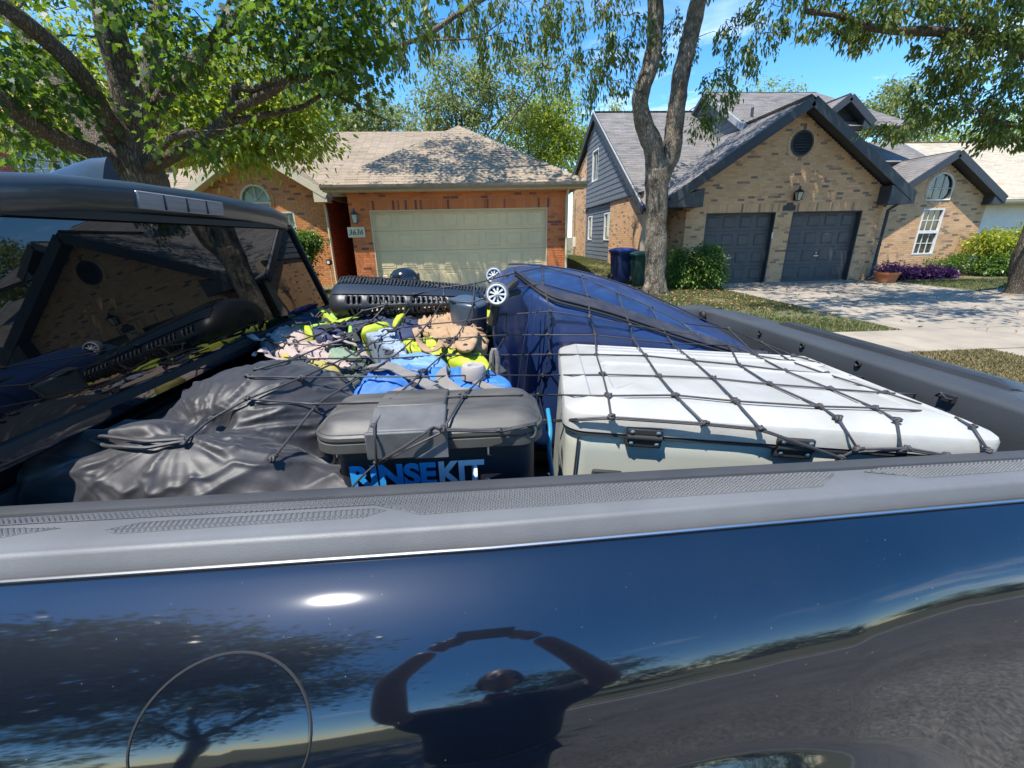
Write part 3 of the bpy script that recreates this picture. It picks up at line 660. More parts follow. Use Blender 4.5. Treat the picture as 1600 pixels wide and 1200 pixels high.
def ereturn(parent, xa, xb, ya, yb, z0, z1a, z1b, mat):
    MB().hexa([(xa, ya, z0), (xb, ya, z0), (xb, yb, z0), (xa, yb, z0), (xa, ya, z1a), (xb, ya, z1b), (xb, yb, z1b), (xa, yb, z1a)]).build('eave_return', mat, parent, fixn=True)
ereturn(B, el-.05, gx0+.28, ov-.03, fy-.0, 2.52, 2.70, 3.02, M_SLATE); ereturn(B, gx1-.25, er+.06, ov-.03, fy-.0, 2.50, 3.02, 2.70, M_SLATE)
MB().box2((el-.02, ov+.4, 2.6), (el+.03, 15.4, 2.8)).build('fascia', M_SLATE, B)
MB().tube([(gx1+.33, ov+.05, 2.62), (gx1+.1, 13.1, 2.35), (gx1+.1, 13.12, .42), (gx1+.0, 12.95, .34), (gx1-.42, 12.75, .30)], .05, 6).build('downspout', M_SLATE, B, smooth=True)
MB().box((gx1-.42, 12.72, .285), (.34, .16, .03), R(20)).build('splash_block', M_ALU, B, bevel=.01)
# main block: gable end facing left, siding over brick
mx = 5.02; my0, my1 = 13.75, 24.6; y_r, z_r = 20.0, 6.60
# u runs from back (y=my1) to front so that the outer face looks to -X
Lm = my1-my0
brick_wall(B, (mx, my1, .3), -Y, -X, [(0, 0), (Lm, 0), (Lm, 2.75), (0, 2.75)], [(3.2, 0.35, 7.3, 2.75)], (M_TAN, M_MORTT))
brick_wall(B, (mx, my1, 3.05), -Y, -X, [(0, 0), (3.2, 0), (3.2, 2.4), (0, 1.35)], [], (M_TAN, M_MORTT))
zf = lambda y: z_r-.16-(y_r-y)*.615 if y < y_r else z_r-.16-(y-y_r)*.48
sp = [(3.2, 0), (9.9, 0), (my1-y_r, z_r-.16-3.05), (3.2, zf(my1-3.2)-3.05)]
wy0, wy1 = my1-20.35, my1-19.35
siding(B, (mx-.012, my1, 3.05), -Y, -X, sp, M_SIDE, M_SLATE, holes=[(wy0, .98, wy1, 2.2)], expo=.185)
window(B, (mx-.012, my1-wy0, 4.03), -Y, -X, wy1-wy0, 1.22, (M_WHITE, M_GLASS), 2, 1, label='upper gable window', curtain=M_BLIND)
MB().beam((mx-.03, my0, 3.05-.02), (mx-.03, 21.4, 3.05-.02), .05, .04).build('band_board', M_SLATE, B)
# grey boarded part with two small windows
siding(B, (mx+.05, my1, .66), -Y, -X, [(3.2, 0), (7.3, 0), (7.3, 2.38), (3.2, 2.38)], M_SIDE, M_SLATE, holes=[(3.6, .95, 4.4, 2.0), (6.35, .95, 7.15, 2.0)], expo=.17, thick=.1)
window(B, (mx+.05, my1-3.6, 1.61), -Y, -X, .8, 1.05, (M_WHITE, M_GLASS), 1, 2, label='farther small side window', curtain=M_BLIND)
window(B, (mx+.05, my1-6.35, 1.61), -Y, -X, .8, 1.05, (M_WHITE, M_GLASS), 1, 2, label='nearer small side window', curtain=M_BLIND)
ol = 4.9
roof_plane(B, [(ol, 13.4, 2.57), (12.7, 13.4, 2.57), (12.7, y_r, 6.64), (ol, y_r, 6.64)], M_SHG, M_SLATE)
def on_roof(px, py):
    d = ray(px, py); k = .6167; t = (2.57-k*13.4-CAM.z)/(d.z-k*d.y); return CAM+d*t
ra, rb_ = on_roof(1397, 222), on_roof(1450, 252)
roof_plane(B, [(12.7, rb_.y, rb_.z), tuple(rb_), tuple(ra), (12.7, ra.y, ra.z)], M_SHG, M_SLATE)
roof_plane(B, [(13, 25, 4.2), (ol, 25, 4.2), (ol, y_r, 6.64), (13, y_r, 6.64)], M_SHG, M_SLATE)
MB().beam((ol-.02, 13.38, 2.57-.08), (ol-.02, y_r, 6.64-.08), .05, .26, (0, 0, 1)).build('rake_board', M_SLATE, B, bevel=.004)
MB().beam((ol-.02, 25.02, 4.2-.08), (ol-.02, y_r, 6.64-.08), .05, .26, (0, 0, 1)).build('rake_board', M_SLATE, B, bevel=.004)
MB().beam((ol-.05, 13.38, 2.57+.05), (ol-.05, y_r, 6.64+.05), .02, .05, (0, 0, 1)).build('drip_edge', pm('pale_flashing', (.5, .5, .5), rough=.5), B)
brick_wall(B, (mx, 15.4, .05), X, -Y, [(0, 0), (1.13, 0), (1.13, 2.9), (0, 2.9)], [], (M_TAN, M_MORTT))
MB().box2((mx+.3, 15.7, .1), (16.6, 24.4, 2.6)).build('rear_wall', M_MORTT, B)
# upper storey block
cx = 8.95
roof_plane(B, [(cx, 15.6, 5.15), (12.4, 15.6, 5.15), (12.4, 18.85, 7.02), (cx, 18.85, 7.02)], M_SHG, M_SLATE)
roof_plane(B, [(13.6, 23, 4.7), (cx, 23, 4.7), (cx, 18.85, 7.02), (13.6, 18.85, 7.02)], M_SHG, M_SLATE)
roof_plane(B, [(12.4, 15.6, 5.15), (15.2, 15.6, 5.15), (13.6, 18.85, 7.02), (12.4, 18.85, 7.02)], M_SHG, M_SLATE)
siding(B, (cx+.16, 23, 4.0), -Y, -X, [(0, 0), (7.0, 0), (7.0, 1.12), (4.15, 2.8), (0, .55)], M_SIDE, M_SLATE, expo=.2)
MB().beam((cx-.02, 15.58, 5.15-.06), (cx-.02, 18.85, 7.02-.06), .05, .2, (0, 0, 1)).build('rake_board', pm('pale_rake', (.34, .35, .36), rough=.6), B, bevel=.004)
MB().box2((9.3, 16.1, 4.3), (13.2, 16.3, 5.1)).build('wall', M_SLATE, B)
MB().tube([P(1176, 178, y=16.4)-V(0, 0, .5), P(1176, 168, y=16.4)], .05, 8).build('vent_pipe', M_SLATE, B)
# small forward gable, dark under its deep eaves
sg = 12.46; sz = 6.06; sy = 15.55
roof_plane(B, [(13.45, sy, 5.30), (13.45, 18, 5.30), (sg, 18, sz), (sg, sy, sz)], M_SHG, M_SLATE)
roof_plane(B, [(11.4, 18, 5.25), (11.4, sy, 5.25), (sg, sy, sz), (sg, 18, sz)], M_SHG, M_SLATE)
rake(B, 13.47, sy, 5.28, sg, sz, M_SLATE, .22, .5); rake(B, 11.4, sy, 5.25, sg, sz, M_SLATE, .22, .5)
ereturn(B, 13.1, 13.5, sy-.02, sy+.5, 5.08, 5.45, 5.18, M_SLATE)
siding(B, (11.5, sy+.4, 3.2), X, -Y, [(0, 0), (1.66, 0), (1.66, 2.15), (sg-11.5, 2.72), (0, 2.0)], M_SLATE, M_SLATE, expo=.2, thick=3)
# right wing with the arched window
wf = 14.2; wx0, wx1 = gx1+.2, 16.95; wr = 15.1
ac = P(1475, 317, y=14.2); lw0, lw1 = P(1432, 409, y=14.2), P(1484, 335, y=14.2)
acx, acz, ar = 15.12, 3.06, .42; wlx0, wlx1, wlz0, wlz1 = 14.74, 15.50, .95, 2.42
wp = [(0, 0), (wx1-wx0, 0), (wx1-wx0, 2.62), (wr-wx0, 3.78), (.55, 2.62), (0, 2.62)]
brick_wall(B, (wx0, wf, .05), X, -Y, wp, [(wlx0-wx0, wlz0-.05, wlx1-wx0, wlz1-.05), (acx-ar-wx0, acz-.4-.05, acx+ar-wx0, acz-.05)], (M_TAN, M_MORTT), circ=[(acx-wx0, acz-.05, ar)], soldier=[(wlx0-wx0-.05, wlz1-.05, wlx1-wx0+.05, wlz1+.0)])
brick_wall(B, (wx1, wf, .05), Y, X, [(0, 0), (4, 0), (4, 2.62), (0, 2.62)], [], (M_TAN, M_MORTT))
for k_, (z0_, z1_) in enumerate(((wlz0, (wlz0+wlz1)/2-.0), ((wlz0+wlz1)/2+.0, wlz1))):
    window(B, (wlx0, wf, z0_), X, -Y, wlx1-wlx0, z1_-z0_, (M_WHITE, M_GLASS), 3, 2, curtain=M_BLIND if k_ else None, label='upper sash with blind' if k_ else 'lower dark sash')
aw = empty('arched_window', (acx, wf, acz)); aw.parent = B; aw.location = V(acx, wf, acz)-B.location
ab = MB().tube([(acx+ar*math.cos(math.pi*i/16), wf-.01, acz+ar*math.sin(math.pi*i/16)) for i in range(17)], .03, 6)
ab.tube([(acx-ar, wf-.01, acz), (acx-ar, wf-.01, acz-.38), (acx+ar, wf-.01, acz-.38), (acx+ar, wf-.01, acz)], .028, 6)
ab.build('frame', M_WHITE, aw, smooth=True)
gb = MB()
for q in (-1, 1): gb.tube([(acx+q*ar/3, wf, acz-.38), (acx+q*ar/3, wf, acz+ar*.93)], .011, 5)
gb.tube([(acx-ar, wf, acz-.03), (acx+ar, wf, acz-.03)], .011, 5)
gb.build('glazing_bar', M_WHITE, aw, smooth=True)
MB().slab([(-ar, -.4), (ar, -.4)]+[(ar*math.cos(math.pi*i/12), ar*math.sin(math.pi*i/12)) for i in range(13)], (acx, wf+.04, acz), X, Z, -Y, .02).build('pane', M_GLASS, aw)
ov2 = 13.88; we = 2.72
roof_plane(B, [(17.12, ov2, we), (17.12, 17.6, we), (wr, 17.6, 4.08), (wr, ov2, 4.08)], M_SHG, M_SLATE)
roof_plane(B, [(12.7, 17.6, 2.55), (12.7, ov2, 2.55), (wr, ov2, 4.08), (wr, 17.6, 4.08)], M_SHG, M_SLATE)
rake(B, 17.15, ov2, we, wr, 4.08, M_SLATE, .22, .3); rake(B, 12.85, ov2, 2.62, wr, 4.08, M_SLATE, .22, .3)
ereturn(B, wx1-.2, 17.18, ov2-.02, wf, 2.5, 2.96, 2.66, M_SLATE)
rr = ra+V(.03, 0, .05), rb_+V(.03, 0, .05)
MB().beam(rr[0], rr[1], .05, .12).build('rake_board', pm('pale_rake', (.34, .35, .36)), B)
sconce(P(1242, 308, y=13.18), 'black lantern on the tan brick between and above the slate garage doors', .42, M_BLK)
he = empty('house_number_plaque', P(1234, 323, y=13.18), 'small dark arched plaque above the pillar between the garage doors', 'house number')
hc = P(1234, 323, y=13.18)
MB().slab([(-.2, -.11), (.2, -.11), (.2, .03), (.12, .05), (.07, .12), (-.07, .12), (-.12, .05), (-.2, .03)], hc, X, Z, -Y, .03).build('plate', M_BLK, he)
# meter box on the side wall
mt_ = empty('meter_box', (mx-.1, 23.4, 2.0), 'small pale electricity meter with conduit on the side wall between the houses', 'meter box')
mc = P(897, 378, x=mx-.06)
MB().box(mc, (.12, .22, .5)).build('box', M_WHITE, mt_, bevel=.01)
MB().tube([mc+V(0, 0, .2), mc+V(0, 0, 2.1)], .02, 6).build('conduit', M_TAUPE, mt_); MB().box(mc+V(0, 0, -.55), (.1, .16, .4)).build('lower_box', M_TAUPE, mt_, bevel=.01)
# ================================================================ neighbours
C_ = empty('bungalow', (22, 19, .3), 'white walled bungalow with broad beige shingle roof at the far right', 'house')
roof_plane(C_, [(17.4, 15.6, 2.75), (34, 15.6, 2.75), (34, 22, 5.77), (17.4, 22, 5.77)], M_SHB, M_CREAM)
roof_plane(C_, [(34, 28, 2.75), (17.4, 28, 2.75), (17.4, 22, 5.77), (34, 22, 5.77)], M_SHB, M_CREAM)
MB().box2((18.1, 16.2, .1), (33.5, 27.5, 2.68)).build('wall', M_STUC, C_)
MB().slab([(0, 0), (11.3, 0), (5.8, 2.75)], (18.2, 16.2, 2.68), Y, Z, -X, .15).build('gable_wall', M_STUC, C_)
gutter(C_, (17.4, 15.6, 2.72), (34, 15.6, 2.72), M_CREAM)
D_ = empty('brick_house', (-16, 20, .3), 'two storey dark red brick house half hidden behind the big oak at far left', 'house')
brick_wall(D_, (-24, 16, .3), X, -Y, [(0, 0), (13.4, 0), (13.4, 5.0), (0, 5.0)], [(9.35, 3.25, 11.35, 4.55)], (M_DKRED_SHADE, M_MORTR))
brick_wall(D_, (-10.6, 16, .3), Y, X, [(0, 0), (1.2, 0), (1.2, 2.6), (0, 2.6)], [], (M_DKRED_SHADE, M_MORTR))
window(D_, (-14.65, 16, 3.55), X, -Y, .98, 1.3, (M_WHITE, M_GLASS), 3, 2, label='left window of the white pair')
window(D_, (-13.65, 16, 3.55), X, -Y, 1.0, 1.3, (M_WHITE, M_GLASS), 3, 2, label='right window of the white pair')
M_SHO = ramp_island('terracotta_shingles', [(0, (.5, .27, .15)), (.5, (.56, .33, .2)), (1, (.42, .24, .14))], .92, .5, 200)
roof_plane(D_, [(-25, 15.4, 5.1), (-10.2, 15.4, 5.1), (-14, 20.5, 7.9), (-22, 20.5, 7.9)], M_SHO, M_CREAM)
roof_plane(D_, [(-10.2, 15.4, 5.1), (-10.2, 26, 5.1), (-14, 20.5, 7.9)], M_SHO, M_CREAM)
MB().box2((-23.8, 16.25, .3), (-10.7, 25, 5.2)).build('rear_wall', M_DKRED_SHADE, D_)
E_ = empty('garage', (-9.7, 20, .3), 'grey sided outbuilding with pale low roof behind the sunlit orange gable', 'outbuilding')
siding(E_, (-10.4, 18.5, .3), X, -Y, [(0, 0), (4.6, 0), (4.6, 3.5), (0, 4.0)], pm('pale_grey_siding', (.36, .36, .34), (.32, .32, .3), rough=.7), M_TAUPE, expo=.2, thick=3)
roof_plane(E_, [(-10.6, 15.6, 2.75), (-8.8, 15.6, 2.75), (-8.8, 18.4, 4.0), (-10.6, 18.4, 4.0)], M_SHB, M_CREAM)
# ================================================================ trees and shrubs
def bark(name, c1, c2, sx=1):
    mt, t, b = nt(name); N = t.nodes.new; Lk = t.links.new
    tcn = N('ShaderNodeTexCoord'); mpn = N('ShaderNodeMapping'); mpn.inputs['Scale'].default_value = (1, 1, .22); Lk(tcn.outputs['Object'], mpn.inputs[0])
    vo = N('ShaderNodeTexVoronoi'); vo.inputs['Scale'].default_value = 38*sx; vo.feature = 'DISTANCE_TO_EDGE'; vo.distance = 'EUCLIDEAN'
    nz = N('ShaderNodeTexNoise'); nz.inputs['Scale'].default_value = 9; nz.inputs['Detail'].default_value = 8; Lk(mpn.outputs[0], nz.inputs['Vector'])
    mxv = N('ShaderNodeMix'); mxv.data_type = 'RGBA'; mxv.inputs[0].default_value = .12; Lk(mpn.outputs[0], mxv.inputs[6]); Lk(nz.outputs['Color'], mxv.inputs[7]); Lk(mxv.outputs[2], vo.inputs['Vector'])
    n2 = N('ShaderNodeTexNoise'); n2.inputs['Scale'].default_value = 3.6; n2.inputs['Detail'].default_value = 10; n2.inputs['Roughness'].default_value = .7; Lk(tcn.outputs['Object'], n2.inputs['Vector'])
    r = N('ShaderNodeMix'); r.data_type = 'RGBA'; r.inputs[6].default_value = (*c1, 1); r.inputs[7].default_value = (*c2, 1)
    m1 = N('ShaderNodeMapRange'); m1.inputs[1].default_value = .35; m1.inputs[2].default_value = .65; Lk(n2.outputs[0], m1.inputs[0]); Lk(m1.outputs[0], r.inputs[0])
    h = N('ShaderNodeHueSaturation'); m2 = N('ShaderNodeMapRange'); m2.inputs[1].default_value = 0; m2.inputs[2].default_value = .25; m2.inputs[3].default_value = .55; m2.inputs[4].default_value = 1.15
    Lk(vo.outputs[0], m2.inputs[0]); Lk(m2.outputs[0], h.inputs['Value']); Lk(r.outputs[2], h.inputs['Color']); Lk(h.outputs[0], b.inputs['Base Color'])
    b.inputs['Roughness'].default_value = .95; b.inputs['Specular IOR Level'].default_value = .15
    ad = N('ShaderNodeMath'); ad.operation = 'ADD'; Lk(m2.outputs[0], ad.inputs[0]); Lk(nz.outputs[0], ad.inputs[1])
    bp = N('ShaderNodeBump'); bp.inputs['Strength'].default_value = 1; bp.inputs['Distance'].default_value = .02; Lk(ad.outputs[0], bp.inputs['Height']); Lk(bp.outputs[0], b.inputs['Normal']); return mt
M_BARKO = bark('oak_bark', (.11, .088, .065), (.19, .155, .115))
M_BARKE = bark('elm_bark', (.10, .08, .06), (.37, .31, .235))
M_BARKD = pm('twig_bark', (.10, .08, .06), (.16, .13, .10), rough=.95)
def rough_tube(mb, pts, rad, n=12, amp=.07, seed=0):
    """limb with lumps and flare instead of a clean pipe"""
    k0 = len(mb.v); mb.tube(pts, rad, n)
    for i in range(k0, len(mb.v)):
        v = Vector(mb.v[i]); q = min(range(len(pts)), key=lambda j: (Vector(pts[j])-v).length_squared) if len(pts) < 60 else (i-k0)//n
        c = Vector(pts[min(q, len(pts)-1)]); d = v-c
        f = 1+amp*1.6*noise.noise(v*2.3+V(seed, 0, 0))+amp*noise.noise(v*7+V(0, seed, 0))+amp*.55*noise.noise(V(v.x*26, v.y*26, v.z*7)); mb.v[i] = tuple(c+d*f)
LOBED = [(0, 0), (.10, .10), (.34, .14), (.22, .30), (.46, .46), (.26, .52), (.30, .80), (.12, .72), (0, 1.0)]
LOBED = LOBED+[(-x, y) for x, y in reversed(LOBED[1:-1])]
OVAL = [(0, 0), (.2, .3), (.17, .65), (0, 1), (-.17, .65), (-.2, .3)]
RHOMB = [(0, 0), (.24, .45), (0, 1), (-.24, .45)]
def leaves(cent, dirs, size, shape, mat, parent, name='leaves', droop=.3, jit=1.0, kind='stuff'):
    """cent (k,3) leaf positions, dirs (k,3) preferred tip direction"""
    k = len(cent); sh = np.array(shape); m_ = len(sh)
    d = dirs+rng.normal(0, .55*jit, (k, 3)); d[:, 2] -= droop; d /= np.linalg.norm(d, axis=1)[:, None]+1e-9
    up = rng.normal(0, 1, (k, 3)); up[:, 2] += .9
    s = np.cross(d, up); s /= np.linalg.norm(s, axis=1)[:, None]+1e-9; n = np.cross(s, d)
    sz = size*rng.uniform(.65, 1.3, k)
    v = cent[:, None, :]+(s[:, None, :]*sh[None, :, 0, None]+d[:, None, :]*sh[None, :, 1, None])*sz[:, None, None]
    fold = np.abs(sh[:, 0])[None, :, None]*n[:, None, :]*sz[:, None, None]*.5-(sh[:, 1]**2)[None, :, None]*np.array([0, 0, 1])*sz[:, None, None]*.25
    v = (v+fold).reshape(-1, 3)
    idx = (np.arange(k)[:, None]*m_+np.arange(m_)).ravel()
    return np_mesh(name, v, idx, np.arange(k)*m_, np.full(k, m_), mat, parent, kind=kind)
def clump_points(blobs, per, spread, hang=0):
    """blobs: (centre, (rx,ry,rz), n_clumps): returns clump centres + leaf centres"""
    cl = []; P_ = []; D_ = []
    for c, r, n in blobs:
        c = np.array(c); r = np.array(r); g = rng.normal(0, 1, (n, 3)); g /= np.linalg.norm(g, axis=1)[:, None]
        rad = rng.uniform(.25, 1, (n, 1))**.6; q = c+g*rad*r
        cl.append(q)
        for i in range(n):
            k = max(3, int(per*rng.uniform(.5, 1.5))); s = spread*rng.uniform(.6, 1.4)
            o = rng.normal(0, 1, (k, 3))*np.array([s, s, s*.7])
            if hang:
                t = rng.uniform(0, 1, k); o[:, 2] = -t*hang*rng.uniform(.5, 1.2); o[:, :2] *= (.25+.3*t)[:, None]
            P_.append(q[i]+o); out = (q[i]-c); out = out/(np.linalg.norm(out)+1e-6)*.6; D_.append(np.repeat(out[None], k, 0)+o/(s*3))
    return np.concatenate(cl), np.concatenate(P_), np.concatenate(D_)
def twigs(limb_pts, cl, parent, mat, r0=.018, sag=.15, name='branch'):
    """curved twigs from the nearest point of the limbs to every clump"""
    mb = MB(); lp = np.array([tuple(p) for p in limb_pts]); nodes = lp.copy()
    order = np.argsort([np.min(np.sum((lp-c)**2, 1)) for c in cl])
    for i in order:
        c = cl[i]; d2 = np.sum((nodes-c)**2, 1); d2 = d2+(nodes[:, 2] > c[2]+.3)*.4; j = int(np.argmin(d2)); a = nodes[j]
        dist = math.sqrt(float(np.sum((a-c)**2)))
        if dist < .04: continue
        if dist > 3.5: continue
        m1 = a*.6+c*.4+rng.normal(0, .1*dist, 3); m2 = a*.25+c*.75+rng.normal(0, .06*dist, 3)+np.array([0, 0, sag*dist*.3])
        pts = catmull([Vector(a), Vector(m1), Vector(m2), Vector(c)], 2); r_ = min(r0, .006+dist*.012)
        mb.tube(pts, [r_*(1-.75*q/(len(pts)-1)) for q in range(len(pts))], 4, cap=False)
        nodes = np.concatenate([nodes, np.array([tuple(p) for p in pts[2:]])])
    if mb.v: mb.build(name, mat, parent, smooth=True, kind='stuff')
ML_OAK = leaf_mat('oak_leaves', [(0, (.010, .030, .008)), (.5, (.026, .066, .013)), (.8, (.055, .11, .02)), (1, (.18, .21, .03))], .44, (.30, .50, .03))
ML_ELM = leaf_mat('elm_leaves', [(0, (.03, .055, .014)), (.45, (.085, .135, .03)), (.8, (.15, .19, .045)), (1, (.28, .27, .08))], .46, (.32, .44, .05))
ML_YEL = leaf_mat('yellow_green_and_sunlit_leaves', [(0, (.11, .18, .02)), (.6, (.22, .29, .03)), (1, (.34, .37, .05))], .5, (.6, .68, .04))
ML_PALE = leaf_mat('pale_green_leaves', [(0, (.15, .20, .06)), (.6, (.23, .28, .10)), (1, (.34, .35, .15))], .45, (.35, .42, .1))
ML_DARK = leaf_mat('dark_green_leaves', [(0, (.015, .035, .010)), (.7, (.035, .07, .018)), (1, (.06, .1, .02))], .3, (.2, .35, .03))
ML_HEDGE = leaf_mat('hedge_leaves', [(0, (.03, .07, .015)), (.6, (.08, .15, .025)), (1, (.20, .30, .05))], .3, (.3, .5, .04), .35)
ML_PURP = leaf_mat('purple_leaves', [(0, (.04, .012, .05)), (.6, (.09, .025, .10)), (1, (.16, .06, .17))], .3, (.3, .08, .35))
ML_GOLD = leaf_mat('golden_leaves', [(0, (.10, .16, .02)), (.5, (.28, .33, .03)), (1, (.48, .46, .05))], .4, (.5, .55, .05))

# ---- the big oak at left
def limb_set(mb, limbs, seed):
    allp = []
    for i, (pts, r0, r1) in enumerate(limbs):
        c = catmull(pts, 6); k = len(c)
        rad = [lerp(r0, r1, (q/(k-1))**.8) for q in range(k)]
        rough_tube(mb, c, rad, 28 if r0 > .1 else 10, .10, seed+i*3.1); allp += c
    return allp
oy = 6.3
T1 = empty('oak_tree', (-4.3, oy, .2), 'big spreading oak tree with many low crooked limbs beside the truck cab', 'tree')
tb = MB(); fork = V(-4.33, oy, 2.72)
limb_set(tb, [([(-4.36, oy, .0), (-4.36, oy, .4), (-4.35, oy, 1.4), (-4.33, oy, 2.2), fork+V(0, 0, .25)], .33, .25)], 1)
q = lambda px, py, y: P(px, py, y=y)
limbs = [
 ([fork+V(0, 0, -.1), q(208, 190, 6.2), q(190, 110, 6.1), q(172, 40, 6.0), q(160, -60, 6.0), q(150, -200, 6.2)], .20, .11),
 ([q(215, 220, 6.3), q(235, 120, 6.5), q(245, 40, 6.6), q(262, -60, 6.8), q(290, -160, 7)], .13, .07),
 ([q(200, 250, 6.3), q(160, 175, 5.9), q(120, 110, 5.6), q(70, 60, 5.4), q(20, 20, 5.2), q(-60, -40, 5)], .115, .06),
 ([q(190, 262, 6.2), q(140, 205, 6.6), q(100, 140, 6.9), q(60, 90, 7.2), q(10, 25, 7.4), q(-60, -50, 7.6)], .12, .05),
 ([q(200, 275, 6.2), q(150, 240, 5.9), q(90, 215, 5.6), q(35, 185, 5.3), q(0, 150, 5.1), q(-80, 110, 4.9)], .105, .06),
 ([q(190, 280, 6.4), q(130, 238, 6.6), q(60, 215, 6.8), q(0, 200, 7), q(-80, 170, 7.2)], .085, .04),
 ([q(230, 262, 6.2), q(300, 228, 5.9), q(340, 200, 5.8), q(366, 170, 5.7), q(410, 150, 5.6), q(450, 128, 5.5), q(500, 118, 5.4), q(545, 116, 5.3)], .085, .03),
 ([q(366, 172, 5.7), q(368, 138, 5.65), q(395, 140, 5.6), q(430, 126, 5.5), q(470, 120, 5.45)], .05, .028),
 ([q(365, 190, 5.75), q(420, 178, 5.9), q(470, 168, 5.9), q(500, 150, 5.8), q(522, 146, 5.7)], .038, .018),
 ([q(478, 122, 5.4), q(520, 146, 5.3), q(570, 172, 5.2), q(610, 190, 5.1)], .018, .007),
 ([q(225, 245, 6.4), q(250, 150, 6.4), q(290, 130, 6.3), q(330, 70, 6.1), q(370, 40, 6.0), q(415, 0, 5.9), q(470, -60, 5.7)], .075, .04),
 ([q(290, 128, 6.2), q(330, 60, 6.0), q(352, 20, 5.9), q(372, -40, 5.8)], .04, .02),
 ([q(232, 262, 6.1), q(262, 220, 5.7), q(300, 205, 5.3)], .055, .03),
 ([q(230, 200, 6.5), q(262, 150, 6.8), q(300, 95, 7.0), q(345, 45, 7.4), q(420, -30, 7.6)], .09, .04),
 ([q(262, -60, 6.8), V(-4.2, 7.8, 7.2), V(-3.8, 9, 8.4), V(-2.6, 9.8, 8.9)], .07, .03),
 ([q(345, 60, 6), q(400, 80, 5.8), q(450, 100, 5.6)], .03, .012),
]
lp = limb_set(tb, limbs, 5)
tb.build('trunk', M_BARKO, T1, smooth=True, ang=180)
def bl(px, py, y, rx, ry, rz, n): c = P(px, py, y=y); return (tuple(c), (rx, ry, rz), n)
near = [bl(510, 60, 5.3, .55, .5, .45, 44), bl(420, 70, 5.5, .5, .6, .3, 26), bl(545, 110, 5.2, .22, .4, .35, 26), bl(450, 20, 5.6, .6, .5, .4, 32), bl(300, 50, 5.6, .35, .4, .5, 18),
        bl(310, 90, 5.6, .3, .5, .2, 8), bl(110, 178, 5.6, .5, .4, .22, 20), bl(30, 120, 5.4, .4, .5, .35, 20), bl(10, 200, 5.5, .4, .5, .15, 9), bl(110, 10, 5.5, .7, .6, .25, 16), bl(215, 10, 5.4, .3, .4, .3, 8), bl(258, 150, 5.7, .2, .3, .35, 9),
        bl(300, 232, 5.5, .3, .4, .08, 7), bl(385, 205, 5.4, .2, .3, .06, 4), bl(60, 235, 6.2, .7, .5, .12, 10), bl(330, -120, 5.8, 1.3, 1.0, .5, 34), bl(560, -60, 5.4, 1.0, .9, .4, 26), bl(-80, 60, 5.4, .8, .7, .8, 26),  bl(560, 15, 5.4, .4, .4, .35, 18)]
back = [bl(320, 185, 9.4, 1.2, .8, .9, 70), bl(420, 190, 9.6, 1.1, .8, .7, 56), bl(300, 110, 9.2, 1.0, .8, .8, 40), bl(440, 140, 9.4, .8, .7, .5, 30), bl(150, 130, 9.4, 1.3, .8, .9, 46), bl(60, 70, 9.4, 1.3, .8, .8, 34), bl(80, 190, 9.6, 1.2, .8, .4, 26), bl(470, 215, 9.6, .5, .6, .3, 14)]
cl, lpnt, ld = clump_points([(c, r, max(2, int(n*.60))) for c, r, n in near]+[((x, y, z), (1.3, .9, .5), int(n*1.2)) for x, y, z, n in ((-5.6, 9.6, 8.6, 34), (-4.0, 9.8, 8.8, 44), (-2.4, 10.0, 9.0, 44), (-4.2, 11.6, 9.2, 60), (-2.4, 11.6, 9.2, 56), (-1.0, 11.8, 9.3, 36), (-2.4, 12.8, 9.7, 40), (-.2, 12.6, 9.5, 24), (-3.4, 8.2, 7.8, 14))], 33, .13)  # second list: clumps out of view, placed to shade the left garage and roof
twigs(lp, cl, T1, M_BARKO, .02)
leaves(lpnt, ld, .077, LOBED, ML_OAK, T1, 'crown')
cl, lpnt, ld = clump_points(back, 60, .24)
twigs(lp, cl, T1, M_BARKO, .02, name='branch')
leaves(lpnt, ld, .11, OVAL, ML_YEL, T1, 'sunlit_crown')  # same oak in yellower leaves, sunlight put into their colour

# ---- the forked elm in the middle
ty = 11.3
T2 = empty('elm_tree', (4.62, ty, .3), 'tall forked tree with mottled pale bark standing on the lawn before the tan house', 'tree')
tb = MB()
limb_set(tb, [([V(4.62, ty, .05), V(4.62, ty, .34), V(4.60, ty, .7), V(4.52, ty, 1.8), V(4.43, ty, 2.9), V(4.42, ty, 3.3)], .255, .27)], 2)
